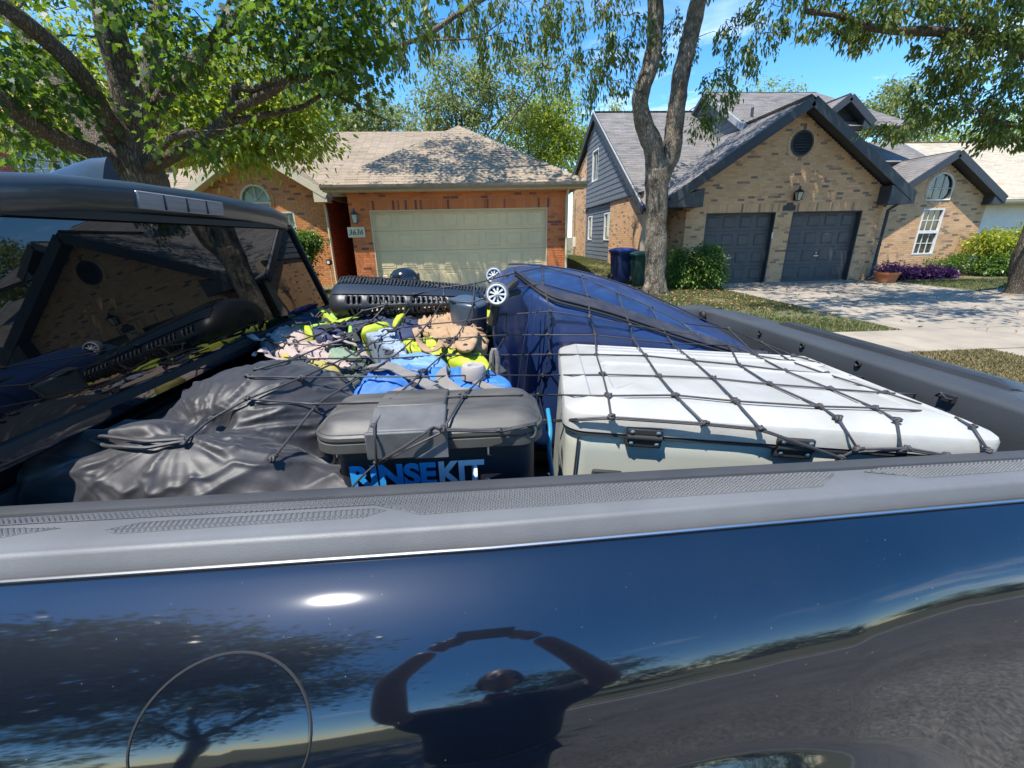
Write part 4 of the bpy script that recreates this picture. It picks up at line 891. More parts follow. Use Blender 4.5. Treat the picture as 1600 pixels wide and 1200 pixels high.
# root flare
for a in range(6):
    t = a*1.05+.3; tb.tube([V(4.61+.14*math.cos(t), ty+.14*math.sin(t), .72), V(4.61+.24*math.cos(t), ty+.24*math.sin(t), .40), V(4.61+.42*math.cos(t), ty+.42*math.sin(t), .2)], [.10, .10, .04], 8)
lp = limb_set(tb, [
 ([V(4.38, ty, 3.0), q(1024, 240, ty), q(1007, 195, ty), q(1001, 150, ty), q(1018, 95, ty), q(1024, 40, ty), q(1022, -30, ty), q(1000, -140, ty+.3), q(960, -260, ty+.2)], .25, .14),
 ([V(4.45, ty, 3.0), q(1048, 240, ty), q(1054, 190, ty), q(1062, 130, ty-.1), q(1078, 60, ty-.1), q(1094, -10, ty-.2), q(1120, -120, ty-.3), q(1160, -250, ty-.5)], .24, .15),
 ([q(1094, -10, ty-.2), q(1180, -60, ty-.6), q(1280, -60, ty-1), q(1360, -10, ty-1.2)], .07, .03),
 ([q(1022, -60, ty), q(930, -90, ty-.5), q(840, -60, ty-.8), q(760, -10, ty-1.2)], .06, .03),
 ([q(1020, -120, ty+.2), V(2.6, 11.8, 8.2), V(.2, 11.6, 8.5), V(-2.6, 11.4, 8.3)], .08, .03),
 ([q(770, -12, 9.9), q(715, 22, 9.7), q(660, 58, 9.5), q(600, 78, 9.3), q(575, 88, 9.2)], .055, .03),
 ([q(640, 62, 9.5), q(700, 62, 9.5), q(745, 58, 9.5), q(790, 30, 9.5)], .02, .01),
 ([q(575, 88, 9.2), q(590, 50, 9), q(640, 0, 8.8), q(670, -40, 8.7)], .025, .012)], 11)
tb.build('trunk', M_BARKE, T2, smooth=True, ang=180)
bb = [bl(930, 30, 10.6, 1.5, 1.0, .5, 50), bl(800, 30, 10.2, 1.2, .9, .5, 34), bl(1170, 50, 10.6, .7, .9, .6, 30), bl(1120, 140, 11.2, .5, .5, .5, 18), bl(1230, -20, 10.4, 1.1, 1, .3, 18), bl(700, 10, 9.6, .9, .7, .35, 22), bl(1060, 60, 11.6, .5, .5, .7, 14),
      bl(1100, 190, 11.2, .3, .3, .3, 8), bl(620, 30, 9.2, .7, .6, .5, 34), bl(1000, -120, 11, 3.2, 1.6, .8, 70), bl(900, 110, 10.6, .9, .6, .4, 16), bl(960, 100, 10.8, .6, .5, .5, 16), bl(1290, -90, 10.2, 1.4, 1, .4, 20)]
hid = [((x, y, z), (1.3, 1.2, .45), n) for x, y, z, n in ((5.5, 10.6, 8.2, 22), (7.4, 9.6, 8.0, 22), (4.0, 12.2, 8.8, 16), (1.6, 11.6, 8.5, 18), (-.4, 11.6, 8.4, 18), (-2.2, 11.6, 8.4, 16), (6.6, 12.4, 8.8, 18), (8.6, 8.4, 7.6, 16))]  # boughs out of view, placed to shade the house front, roofs and driveway
hid += [((7.2, 11.2, 9.3), (1.4, 1, .4), 90), ((8.8, 11.0, 9.2), (1.4, 1, .4), 80), ((5.6, 11.0, 9.2), (1.2, 1, .4), 60)]
hid += [((x, y, z), (1.5, 1.1, .5), n) for x, y, z, n in ((4.6, 10.2, 8.4, 70), (6.2, 10.7, 8.7, 90), (7.8, 10.7, 8.7, 90), (9.2, 10.3, 8.5, 90), (10.8, 10.6, 9.0, 70), (5.0, 13.0, 9.3, 50), (7.0, 13.4, 9.6, 50), (5.0, 6.0, 7.7, 24), (7, 5, 7.9, 24), (8.5, 7.5, 8.1, 26), (6, 8, 8.1, 26), (3.4, 10.6, 7.8, 40), (6.5, 11.4, 10.2, 26), (-1.2, 10, 9, 22))]
clh, lph, ldh = clump_points([(c, r, int(n*.55)) for c, r, n in hid], 34, .20)
twigs(lp, clh, T2, M_BARKE, .03, name='unseen_shade_branch'); leaves(lph, ldh, .17, OVAL, ML_ELM, T2, 'unseen_shade_crown', droop=.6)
cl, lpnt, ld = clump_points(bb, 40, .14, hang=.5)
twigs(lp, cl, T2, M_BARKE, .022)
leaves(lpnt, ld, .085, OVAL, ML_ELM, T2, 'crown', droop=1.0)

# ---- the tree at the right edge, its boughs hanging in from above
t3y = 9.6
T3 = empty('elm_tree', (13.4, t3y, .3), 'leaning tree at the right edge with leafy boughs hanging over the houses', 'tree')
tb = MB(); b3 = P(1592, 452, y=t3y)
lp = limb_set(tb, [
 ([b3-V(0, 0, .3), b3, P(1606, 390, y=t3y), P(1640, 300, y=t3y), P(1690, 180, y=t3y), P(1760, 40, y=t3y)], .25, .17),
 ([P(1690, 180, y=t3y), P(1640, 110, y=8.8), P(1560, 62, y=8.2), P(1480, 50, y=8), P(1400, 48, y=7.8), P(1350, 40, y=7.7), P(1310, 25, y=7.6), P(1260, 18, y=7.5)], .11, .03),
 ([P(1600, 90, y=8.5), P(1560, 60, y=8.2), P(1500, 30, y=7.8), P(1430, -20, y=7.4)], .05, .02),
 ([P(1700, 240, y=9.2), P(1640, 210, y=8.6), P(1560, 190, y=8.2), P(1500, 150, y=8)], .05, .015)], 21)
tb.build('trunk', M_BARKO, T3, smooth=True, ang=180)
bb = [bl(1490, 80, 8.0, .8, .8, .45, 44), bl(1390, 20, 7.8, .8, .8, .25, 30), bl(1560, 60, 8.2, .9, .8, .7, 54), bl(1300, 25, 7.7, .4, .6, .18, 10), bl(1570, 160, 8.4, .8, .7, .5, 44), bl(1460, 160, 8.2, .5, .5, .28, 18),
      bl(1400, 190, 8.2, .3, .35, .15, 8), bl(1500, -20, 7.8, 1.2, 1, .4, 50), bl(1620, 130, 8.5, .7, .8, .9, 44), bl(1300, -50, 7.4, 1.0, .8, .3, 24), bl(1560, 215, 8.6, .5, .4, .12, 8), bl(1660, -60, 8, 1.5, 1.2, .8, 60)]
hid = [((x, y, z), (1.3, 1.2, .45), n) for x, y, z, n in ((10.5, 8.4, 7.2, 20), (11.8, 7, 7, 20), (9.4, 6.6, 6.6, 16), (13, 9.5, 7.8, 20), (7.6, 6.2, 6.4, 12))]  # boughs out of view, placed to throw dappled shade on the driveway
clh, lph, ldh = clump_points([(c, r, int(n*.7)) for c, r, n in hid], 26, .2)
twigs(lp, clh, T3, M_BARKO, .03, name='unseen_shade_branch'); leaves(lph, ldh, .15, OVAL, ML_ELM, T3, 'unseen_shade_crown', droop=.6)
cl, lpnt, ld = clump_points(bb, 46, .15, hang=.28)
twigs(lp, cl, T3, M_BARKO, .018)
leaves(lpnt, ld, .080, OVAL, ML_ELM, T3, 'crown', droop=.6)

# ---- trees behind the houses
def tree(name, base, blobs, lmat, bmat, size, per, spread, label, r=.2, shape=RHOMB, group=None, limbs=5):
    b = Vector(base); t = empty(name, b, label, 'tree', group); tb = MB(); cs = [Vector(x[0]) for x in blobs]
    top = sum(cs, Vector())/len(cs); fk = V(b.x, b.y, lerp(b.z, top.z, .5)); pts = []
    pts += limb_set(tb, [([b-V(0, 0, .3), lerp(b, fk, .5)+V(.1, 0, 0), fk], r, r*.7)], b.x)
    for c in cs[:9]:
        m_ = (fk+c)/2+V(random.uniform(-.3, .3), random.uniform(-.3, .3), .2); pts += limb_set(tb, [([fk-V(0, 0, .1), m_, c], r*.5, r*.12)], c.x)
    tb.build('trunk', bmat, t, smooth=True, ang=180)
    cl, lp_, ld_ = clump_points(blobs, per, spread); twigs(pts, cl, t, bmat, .04)
    leaves(lp_, ld_, size, shape, lmat, t, 'crown'); return t
gb = lambda px, py, y, s, n, sz=.8: bl(px, py, y, s, s, s*sz, n)
tree('tree', (3.0, 30, .8), [gb(850, 205, 30, 2.2, 70), gb(800, 240, 29, 1.6, 40), gb(890, 215, 30, 1.4, 36), gb(860, 175, 30, 1.4, 34), gb(820, 190, 30, 1.4, 30), gb(870, 255, 29, 1.8, 40)], ML_YEL, M_BARKD, .20, 60, .42, 'dense yellow-green tree rising between the red and the tan house')
tree('tree', (-.6, 27, .8), [gb(720, 150, 27, 2.0, 36), gb(670, 175, 27, 1.5, 20), gb(780, 120, 27, 1.7, 24), gb(700, 105, 27, 1.4, 16), gb(740, 200, 27, 1.7, 20), gb(800, 165, 27, 1.2, 12), gb(690, 215, 27, 1.1, 12), gb(860, 110, 26, 1.3, 9)], ML_PALE, M_BARKD, .21, 64, .40, 'pale airy tree with open branches behind the beige garage roof')
tree('tree', (-6.0, 29, .8), [gb(560, 175, 29, 1.6, 30), gb(610, 190, 29, 1.2, 18), gb(520, 190, 29, 1.6, 24), gb(570, 205, 29, 1.5, 20)], ML_PALE, M_BARKD, .21, 64, .40, 'greyish green tree behind the left end of the beige roof ridge')
tree('tree', (-9.5, 22, .8), [gb(430, 190, 22, 1.6, 30), gb(480, 205, 22, 1.2, 20), gb(390, 215, 22, 1.3, 20), gb(455, 165, 22, 1.2, 16)], ML_OAK, M_BARKD, .15, 60, .34, 'darker green tree above the sunlit brick gable')
tree('tree', (20.5, 26, .8), [gb(1390, 175, 26, 1.4, 30), gb(1430, 190, 26, 1.2, 22), gb(1360, 200, 26, 1.0, 16), gb(1410, 150, 26, 1.0, 12)], ML_PALE, M_BARKD, .2, 60, .32, 'light green tree just right of the small dark dormer gable')
tree('tree', (27.5, 30, .8), [gb(1500, 215, 30, 1.6, 26), gb(1560, 205, 30, 1.8, 30), gb(1620, 200, 30, 2.0, 30), gb(1450, 222, 31, 1.2, 12)], ML_YEL, M_BARKD, .2, 50, .38, 'yellow-green tree line behind the beige roof at far right')
tree('tree', (9.0, 34, .8), [gb(960, 168, 33, .7, 8), gb(1130, 138, 34, 1.5, 16), gb(1180, 150, 34, 1.2, 12), gb(1240, 140, 34, .8, 6)], ML_YEL, M_BARKD, .2, 30, .3, 'treetop just showing over the ridge of the tan house')
# trees across the street, seen only mirrored in the paint and glass
tree('tree', (-6, -11, .3), [((-6, -10.5, 5), (2.6, 2, 2.2), 60), ((-4, -9.5, 6.5), (2, 2, 1.4), 40), ((-8.5, -10, 6), (2, 2, 2), 40), ((-6, -9, 7.5), (2.4, 2, 1), 30)], ML_DARK, M_BARKO, .2, 50, .4, 'dark tree across the street mirrored in the truck side', .28)
tree('oak_tree', (-6.2, -5.2, .15), [((-5.6, -4.6, 6.2), (2.3, 2.0, 2.6), 90), ((-8.5, -4, 5), (2, 2, 2), 60), ((-4.2, -6, 8), (1.8, 2, 1.5), 46), ((-7, -3.4, 8.4), (2.4, 1.6, 1.6), 60)], ML_DARK, M_BARKO, .24, 60, .40, 'large dark tree rising behind the viewer, mirrored in the left of the truck side', .3)
tree('tree', (2.6, -14, .3), [((2.6, -14, 4.2), (2.2, 2, 1.6), 50), ((4.4, -14, 4.6), (1.6, 1.6, 1.2), 30), ((1.2, -14, 5), (1.6, 1.6, 1.2), 30)], ML_DARK, M_BARKO, .2, 50, .38, 'round dark tree across the street mirrored in the middle of the panel', .25)
hz = []
for x, y in [(-16, -15), (-1, -24), (9, -26), (16, -24), (24, -26), (-26, -20), (34, -24)]: hz += [((x, y, 2.6), (3.4, 2, 2.2), 44), ((x+2.4, y, 2.2), (2.6, 2, 1.8), 30)]
cl, lp_, ld_ = clump_points(hz, 30, .55); leaves(lp_, ld_, .36, RHOMB, ML_DARK, None, 'treeline')

# ---- shrubs
def shrub(name, base, blobs, mat, size, per, spread, label, cat='shrub', shape=OVAL, stems=7, group=None):
    b = Vector(base); s = empty(name, b, label, cat, group); mb = MB()
    cs = [Vector(x[0]) for x in blobs]
    for c in cs:
        for k in range(stems):
            t = c+V(random.uniform(-1, 1)*.2, random.uniform(-1, 1)*.2, random.uniform(-.1, .2)); o = b+V((t.x-b.x)*.5+random.uniform(-.1, .1), (t.y-b.y)*.5, 0)
            mb.tube(catmull([o, (o+t)/2+V(random.uniform(-.05, .05), 0, .03), t], 2), [.014, .012, .01, .008, .005], 5)
    mb.build('stem', M_BARKD, s, smooth=True, kind='stuff')
    cl, lp_, ld_ = clump_points([(c_, r_, int(n_*2.1)) for c_, r_, n_ in blobs], per, spread); leaves(lp_, ld_, size, shape, mat, s, 'foliage'); return s
hb = P(468, 450, y=12.2); g0 = gz(hb.x, 12.2)
shrub('shrub', (hb.x, 12.2, g0), [((P(462, 395, y=12.2).x, 12.2, 1.60), (.60, .5, .42), 80), ((P(460, 430, y=12.2).x, 12.2, 1.0), (.55, .4, .45), 50), ((P(478, 380, y=12.2).x, 12.2, 1.85), (.38, .4, .2), 34)], ML_HEDGE, .07, 36, .1, 'clipped leafy shrub before the sunlit gable window')
def bx_(px, y, z): return (P(px, 420, y=y).x, y, z)
shrub('shrub', (5.75, 12.2, .3), [(bx_(1065, 12.3, 1.0), (.35, .3, .5), 34), (bx_(1052, 12.2, .7), (.25, .3, .4), 20)], ML_HEDGE, .07, 40, .09, 'dark leafy shrub right behind the forked tree')
shrub('shrub', (6.7, 12.1, .3), [(bx_(1100, 12.1, 1.1), (.42, .4, .35), 50), (bx_(1112, 12.0, .75), (.4, .35, .4), 36), (bx_(1085, 12.1, .6), (.35, .3, .35), 20)], ML_HEDGE, .07, 40, .09, 'broad green shrub before the left slate garage door')
shrub('shrub', (17.4, 13.4, .3), [((17.0, 13.6, 1.25), (.75, .5, .45), 60), ((17.6, 13.6, 1.2), (.5, .5, .5), 40)], ML_GOLD, .09, 36, .12, 'golden yellow shrub before the white bungalow wall', shape=RHOMB)
shrub('shrub', (17.1, 13.5, .3), [((16.9, 13.3, .65), (.75, .45, .35), 60), ((17.7, 13.4, .6), (.5, .45, .35), 40)], ML_HEDGE, .08, 36, .11, 'green lower shrub under the golden one')
shrub('shrub', (15.6, 13.7, .3), [((15.4, 13.7, .6), (.5, .25, .25), 26), ((16.0, 13.7, .65), (.4, .25, .3), 24)], ML_HEDGE, .07, 30, .1, 'small green bush under the tall white window')
shrub('flower_bed', (13.9, 13.3, .3), [((13.3, 13.0, .50), (.45, .3, .14), 34), ((14.2, 13.1, .45), (.5, .3, .15), 34), ((14.9, 13.2, .42), (.4, .3, .14), 24)], ML_PURP, .075, 30, .09, 'purple-leaved bed plants along the tan house front', 'flowers')
# terracotta planter
pc = P(1384, 436, y=12.45); pcz = gz(pc.x, 12.45)
pe_ = empty('plant_pot', (pc.x, 12.45, pcz), 'terracotta planter with a purple plant at the corner of the driveway', 'plant pot')
M_TERRA = pm('terracotta', (.50, .17, .07), (.42, .14, .06), rough=.85, bump=.1)
MB().lathe([(.19, 0), (.24, .02), (.29, .24), (.32, .25), (.33, .31), (.29, .31), (.27, .25), (.0, .24)], (pc.x, 12.45, pcz), 24).build('pot', M_TERRA, pe_, smooth=True)
cl, lp_, ld_ = clump_points([((pc.x, 12.45, pcz+.45), (.25, .22, .12), 22)], 24, .08); leaves(lp_, ld_, .08, OVAL, ML_PURP, pe_, 'foliage')
# two wheeled bins
def wheelie(x, y, z, s, mat, lidm, label, rz):
    e = empty('wheeled_bin', (x, y, z), label, 'wheeled bin'); M = Matrix.Rotation(rz, 3, 'Z'); c = V(x, y, z)
    w0, w1, d0, d1, h = .22*s, .29*s, .26*s, .36*s, .98*s
    def ring(w, d, zz, n=5, rr=.07):
        pts = []
        for cx_, cy_, a0 in ((w-rr, d-rr, 0), (-w+rr, d-rr, 90), (-w+rr, -d+rr, 180), (w-rr, -d+rr, 270)):
            for k in range(n): a = R(a0+90*k/(n-1)); pts.append(c+M @ V(cx_+rr*math.cos(a), cy_+rr*math.sin(a), zz))
        return pts
    rs = [ring(w0, d0, .03), ring(w0+.02, d0+.02, .3), ring(w1-.02, d1-.03, h*.88), ring(w1+.012, d1, h*.89), ring(w1+.012, d1, h*.93), ring(w1, d1-.01, h*.93)]
    vs = [p for r_ in rs for p in r_]; n = len(rs[0]); k = len(rs)
    MB().add(vs, [(i*n+j, i*n+(j+1) % n, (i+1)*n+(j+1) % n, (i+1)*n+j) for i in range(k-1) for j in range(n)]+[tuple(reversed(range(n)))]).build('body', mat, e, smooth=True, ang=35)
    rs = [ring(w1+.02, d1+.02, h*.93), ring(w1+.02, d1+.02, h*.955), ring(w1-.02, d1-.02, h*.985), ring(w1*.6, d1*.6, h*1.02), ring(w1*.2, d1*.2, h*1.03, rr=.03)]
    vs = [p for r_ in rs for p in r_]; k = len(rs)
    MB().add(vs, [(i*n+j, i*n+(j+1) % n, (i+1)*n+(j+1) % n, (i+1)*n+j) for i in range(k-1) for j in range(n)]+[tuple((k-1)*n+j for j in range(n)), tuple(reversed(range(n)))]).build('lid', lidm, e, smooth=True, ang=35)
    MB().tube([c+M @ V(-w1*.8, d1+.0, h*.9), c+M @ V(-w1*.8, d1+.09, h*.93), c+M @ V(w1*.8, d1+.09, h*.93), c+M @ V(w1*.8, d1, h*.9)], .016, 8).build('handle', mat, e, smooth=True)
    for sx in (-1, 1):
        MB().lathe([(.0, -.03), (.12, -.03), (.135, -.015), (.135, .015), (.12, .03), (0, .03)], c+M @ V(sx*(w0+.03), d0-.02, .135), 20, M @ Matrix.Rotation(R(90), 3, 'Y')).build('wheel', M_BLK, e, smooth=True, ang=30)
    return e
wz = gz(4.2, 12.7)
wheelie(4.33, 13.35, gz(4.3, 13.3), 1.03, pm('blue_bin_plastic', (.015, .03, .10), (.012, .025, .08), rough=.5), pm('blue_lid', (.018, .04, .19), (.015, .03, .15), rough=.45), 'dark blue wheeled bin with a bright blue lid beside the forked tree', R(10))
wheelie(4.72, 12.75, gz(4.7, 12.7), 1.0, pm('green_bin_plastic', (.012, .045, .03), (.01, .035, .025), rough=.5), pm('green_lid', (.02, .09, .06), (.02, .07, .05), rough=.35), 'dark green wheeled bin touching the trunk of the forked tree', R(-5))
# garden post light / small sign by the shrub
gp_ = P(517, 425, y=13.3); ge = empty('garden_light', (gp_.x, 13.3, gz(gp_.x, 13.3)), 'small round garden light on a thin post beside the drainpipe', 'garden light')
MB().tube([(gp_.x, 13.3, gz(gp_.x, 13.3)-.05), (gp_.x, 13.3, gp_.z+.15)], .018, 6).build('post', M_CREAM, ge)
MB().lathe([(.0, -.05), (.08, -.045), (.095, 0), (.08, .05), (.0, .06)], (gp_.x, 13.28, gp_.z+.28), 14, Matrix.Rotation(R(90), 3, 'X')).build('light_head', M_BLK, ge, smooth=True)
MB().lathe([(.0, -.01), (.045, -.01), (.045, .01), (0, .01)], (gp_.x, 13.2, gp_.z+.28), 10, Matrix.Rotation(R(90), 3, 'X')).build('lens', M_WHITE, ge)
# fallen leaves on the planted beds and lawn
k = 900; xy = np.stack([np.concatenate([rng.uniform(3.2, 6.8, k), rng.uniform(-6.5, -3.6, 300), rng.uniform(7, 12.5, 160)]), np.concatenate([rng.uniform(8.5, 13, k), rng.uniform(8.5, 13, 300), rng.uniform(6, 13, 160)])], 1)
zz = np.array([gz(a, b)+.035 for a, b in xy]); cc = np.concatenate([xy, zz[:, None]], 1)
M_DEADL = leaf_mat('dry_leaves', [(0, (.2, .1, .04)), (.6, (.32, .18, .07)), (1, (.45, .3, .13))], .1, (.3, .2, .05), .8)
leaves(cc, np.tile([[1., 0, 0]], (len(cc), 1)), .07, OVAL, M_DEADL, None, 'fallen_leaves', droop=0, jit=3)
# ================================================================ the pickup truck
def carpaint():
    mt, t, b = nt('black_blue_paint'); N = t.nodes.new; Lk = t.links.new
    b.inputs['Base Color'].default_value = (.002, .0045, .011, 1); b.inputs['Metallic'].default_value = .3; b.inputs['Specular IOR Level'].default_value = .08; b.inputs['Roughness'].default_value = .45
    b.inputs['Coat Weight'].default_value = 1; b.inputs['Coat Roughness'].default_value = .045; b.inputs['Coat IOR'].default_value = 2.0
    tcn = N('ShaderNodeTexCoord'); n1 = N('ShaderNodeTexNoise'); n1.inputs['Scale'].default_value = 2.1; n1.inputs['Detail'].default_value = 3; Lk(tcn.outputs['Object'], n1.inputs['Vector'])
    bp = N('ShaderNodeBump'); bp.inputs['Strength'].default_value = .05; bp.inputs['Distance'].default_value = .05; Lk(n1.outputs[0], bp.inputs['Height']); Lk(bp.outputs[0], b.inputs['Coat Normal'])
    n2 = N('ShaderNodeTexNoise'); n2.inputs['Scale'].default_value = 5; n2.inputs['Detail'].default_value = 8; Lk(tcn.outputs['Object'], n2.inputs['Vector'])
    # dust film
    m1 = N('ShaderNodeMapRange'); m1.inputs[1].default_value = .42; m1.inputs[2].default_value = .75; m1.inputs[3].default_value = 0; m1.inputs[4].default_value = .012; Lk(n2.outputs[0], m1.inputs[0])
    df = N('ShaderNodeBsdfDiffuse'); df.inputs[0].default_value = (.35, .33, .3, 1); ms = N('ShaderNodeMixShader'); Lk(m1.outputs[0], ms.inputs[0]); Lk(b.outputs[0], ms.inputs[1]); Lk(df.outputs[0], ms.inputs[2])
    Lk(ms.outputs[0], t.nodes['Material Output'].inputs[0]); return mt
M_PAINT = carpaint()
M_CAP = pm('textured_grey_plastic', (.14, .143, .145), (.11, .114, .118), scale=6, rough=.42, r2=.52, bump=.7, bscale=900, bdist=.0006, spec=.55, detail=8)
M_PLAS = pm('black_plastic', (.022, .023, .025), (.032, .033, .035), scale=6, rough=.42, bump=.25, bscale=700, bdist=.0006)
M_LIN = pm('bed_liner', (.035, .038, .042), (.05, .052, .055), scale=5, rough=.6, bump=.5, bscale=500, bdist=.001)
M_TGATE = pm('faded_grey_plastic', (.036, .040, .045), (.062, .067, .072), scale=4, rough=.5, bump=.5, bscale=500, bdist=.0008, stretch=(1, .3, 1))
M_RUB = pm('rubber', (.014, .014, .014), (.02, .02, .02), rough=.7)
M_TINT = pm('tinted_rear_glass', (.003, .004, .004), (.004, .005, .005), rough=.012, spec=.5, ior=1.72)
M_REDL = pm('smoked_lens', (.20, .18, .18), (.30, .28, .28), scale=14, rough=.25, spec=.8, stretch=(1, .2, 6))
T = empty('pickup_truck', (.2, 1.33, 0), 'dark blue-black pickup truck with a loaded open bed, seen over its side', 'pickup truck')
# --- the near bed side as a curved surface x by arc length s
PH_S = [0, .006, .02, .05, .09, .12, .15, .18, .21, .25, .30, .36, .45, .60, .95]
PH_A = [88, 72, 64, 58, 50, 42, 34, 26, 20, 12, 8, 4, 0, -2, -3]
XA, XB, NX, NS, SL = -.815, 1.31, 170, 150, .95
def yo(x): return float(np.interp(x, [-.82, 0, .8, 1.31], [.452, .458, .487, .505]))
def cap_y(x, y): return .555-(.555-y)*(.555-yo(x))/(.555-.4365) if y < .555 else y
def kscale(x): return float(np.interp(x, [-.8, -.35, -.1, .2, .45, .62, .8, 1.3], [.86, .89, .96, 1.10, 1.25, 1.56, 1.75, 1.8]))
sx_ = np.linspace(XA, XB, NX); BODY = np.zeros((NX, NS, 3)); ss = np.concatenate([np.linspace(0, .03, 12), np.linspace(.034, SL, NS-12)])
for i, x in enumerate(sx_):
    y, z = yo(x)-.006, 1.398; k = kscale(x)
    for j in range(NS):
        BODY[i, j] = (x, y, z)
        if j == NS-1: break
        ds = ss[j+1]-ss[j]; ph = np.interp(ss[j]*k, PH_S, PH_A) if ss[j] > .012 else np.interp(ss[j], PH_S, PH_A)
        d = math.hypot(x-.24, z-.565); fl = smooth(.655, .625, d) if False else (smooth(0, .022, .645-d))
        if fl > 0: ph = lerp(ph, lerp(37, -10, smooth(.02, .17, .645-d)), fl)
        y -= math.sin(R(ph))*ds; z -= math.cos(R(ph))*ds
def body_at(x, s, off=0):
    fi = (x-XA)/(XB-XA)*(NX-1); i = int(min(max(fi, 0), NX-2)); fi -= i; j = int(np.searchsorted(ss, s))-1; j = min(max(j, 0), NS-2); fj = (s-ss[j])/(ss[j+1]-ss[j])
    g = lambda a, b: Vector(BODY[a, b]); p = lerp(lerp(g(i, j), g(i+1, j), fi), lerp(g(i, j+1), g(i+1, j+1), fi), fj)
    n = (g(i, j+1)-g(i, j)).cross(g(i+1, j)-g(i, j)).normalized()
    if n.y > 0: n = -n
    return p+n*off, n
ROOFM = pm('slate_roof_paint', (.035, .042, .048), (.045, .052, .058), rough=.38, coat=.25, metallic=.2)
vs = BODY.reshape(-1, 3).tolist(); fs = []
for i in range(NX-1):
    for j in range(NS-1):
        c = (BODY[i, j]+BODY[i+1, j+1])/2
        if math.hypot(c[0]-.22, c[2]-.44) < .43 or c[2] < .5: continue
        fs.append((i*NS+j, i*NS+j+1, (i+1)*NS+j+1, (i+1)*NS+j))
MB().add(vs, fs).build('bed_side', M_PAINT, T, smooth=True, ang=180)
# thin bright joint under the cap
MB().tube([body_at(x, .003, .0035)[0]+V(0, -.001, 0) for x in steps(XA+.01, XB-.02, .1)], .0022, 6).build('seam_trim', M_ALU, T, smooth=True)
# fuel door
fcx, fcs, frx, frs = -.292, .178, .088, .078
MBr = MB(); N_ = 56
ring_ = [body_at(fcx+frx*math.cos(2*math.pi*i/N_), fcs+frs*math.sin(2*math.pi*i/N_), .0006) for i in range(N_)]
vs, fs = [], []
for k_ in range(9):
    f_ = 1-k_/9*.0
rr_ = [0, .25, .5, .7, .85, .94, .975, 1.0]
vs = [tuple(body_at(fcx, fcs, .0005)[0])]
for r_ in rr_[1:]:
    for i in range(N_):
        off = .0005
        vs.append(tuple(body_at(fcx+frx*r_*math.cos(2*math.pi*i/N_), fcs+frs*r_*math.sin(2*math.pi*i/N_), off)[0]))
fs = [(0, 1+i, 1+(i+1) % N_) for i in range(N_)]
for a in range(len(rr_)-2): fs += [(1+a*N_+i, 1+(a+1)*N_+i, 1+(a+1)*N_+(i+1) % N_, 1+a*N_+(i+1) % N_) for i in range(N_)]
fd = MB().add(vs, fs).build('fuel_door', M_PAINT, T, smooth=True, ang=70)
pts = [body_at(fcx+frx*1.03*math.cos(2*math.pi*i/N_), fcs+frs*1.03*math.sin(2*math.pi*i/N_), -.0002)[0] for i in range(N_+1)]
MB().tube(pts, .0016, 6).build('gap', M_RUB, fd, smooth=True)
# --- rail cap: profile swept along x
def sweep_x(prof, x0, x1, n=2, near=False):
    mb = MB(); xs_ = steps(x0, x1, (x1-x0)/n); k = len(prof); vs = [(x, cap_y(x, p[0]) if near else p[0], p[1]) for x in xs_ for p in prof]
    fs = [(a*k+i, a*k+(i+1) % k, (a+1)*k+(i+1) % k, (a+1)*k+i) for a in range(len(xs_)-1) for i in range(k)]+[tuple(range(k)), tuple((len(xs_)-1)*k+i for i in reversed(range(k)))]
    return mb.add(vs, fs)
def arc(cy, cz, r, a0, a1, n=5): return [(cy+r*math.cos(R(lerp(a0, a1, i/n))), cz+r*math.sin(R(lerp(a0, a1, i/n)))) for i in range(n+1)]
prof = [(.555, 1.395)]+arc(.549, 1.413, .006, 0, 90, 3)+[(.50, 1.4215), (.468, 1.4205)]+arc(.462, 1.406, .0135, 80, 160, 5)+[(.4375, 1.398), (.4365, 1.392), (.445, 1.386)]
sweep_x(prof, -.80, 1.30, 40, True).build('rail_cap', M_CAP, T, smooth=True, fixn=True, ang=50)
# tread pads pressed into the cap: rows of small raised diamonds inside a fine outline
def pad(name, outline, pitch=.0075):
    """outline in (x, y)"""
    top = lambda y: 1.4216-.0008*smooth(.5, .465, y)
    mb = MB(); ys_ = [p[1] for p in outline]; y = min(ys_)+pitch*.6; r_ = 0
    while y < max(ys_)-.002:
        for a, b in inside_iv(outline, y):
            x = a+pitch*.8+(r_ % 2)*pitch*.5
            while x < b-pitch*.5:
                z = top(y); h = .0022; w = pitch*.40; d_ = pitch*.26
                yr = y; y = cap_y(x, y)
                mb.add([(x-w, y, z), (x, y-d_*1.2, z), (x+w, y, z), (x, y+d_*1.2, z), (x-w*.35, y, z+h), (x, y-d_*.5, z+h), (x+w*.35, y, z+h), (x, y+d_*.5, z+h)], [(0, 1, 5, 4), (1, 2, 6, 5), (2, 3, 7, 6), (3, 0, 4, 7), (4, 5, 6, 7)])
                x += pitch; y = yr
        y += pitch*.5; r_ += 1
    o = mb.build(name, M_CAP, T, kind='stuff')
    MB().tube([(p[0], cap_y(p[0], p[1]), top(p[1])+.0001) for p in outline+[outline[0]]], .0006, 4).build('pad_outline', M_CAP, T)
pad('tread_pad', [(-.78, .528), (-.78, .545), (.50, .545), (.535, .535), (.49, .487), (-.10, .487), (-.135, .505), (-.17, .524)])
pad('tread_pad', [(-.52, .497), (-.48, .512), (-.17, .512), (-.15, .504), (-.175, .490), (-.50, .486)])
pad('tread_pad', [(.585, .535), (.62, .545), (1.2, .545), (1.2, .505), (.66, .492)])
pad('tread_pad', [(-.78, .490), (-.78, .515), (-.66, .517), (-.585, .509), (-.65, .493)])
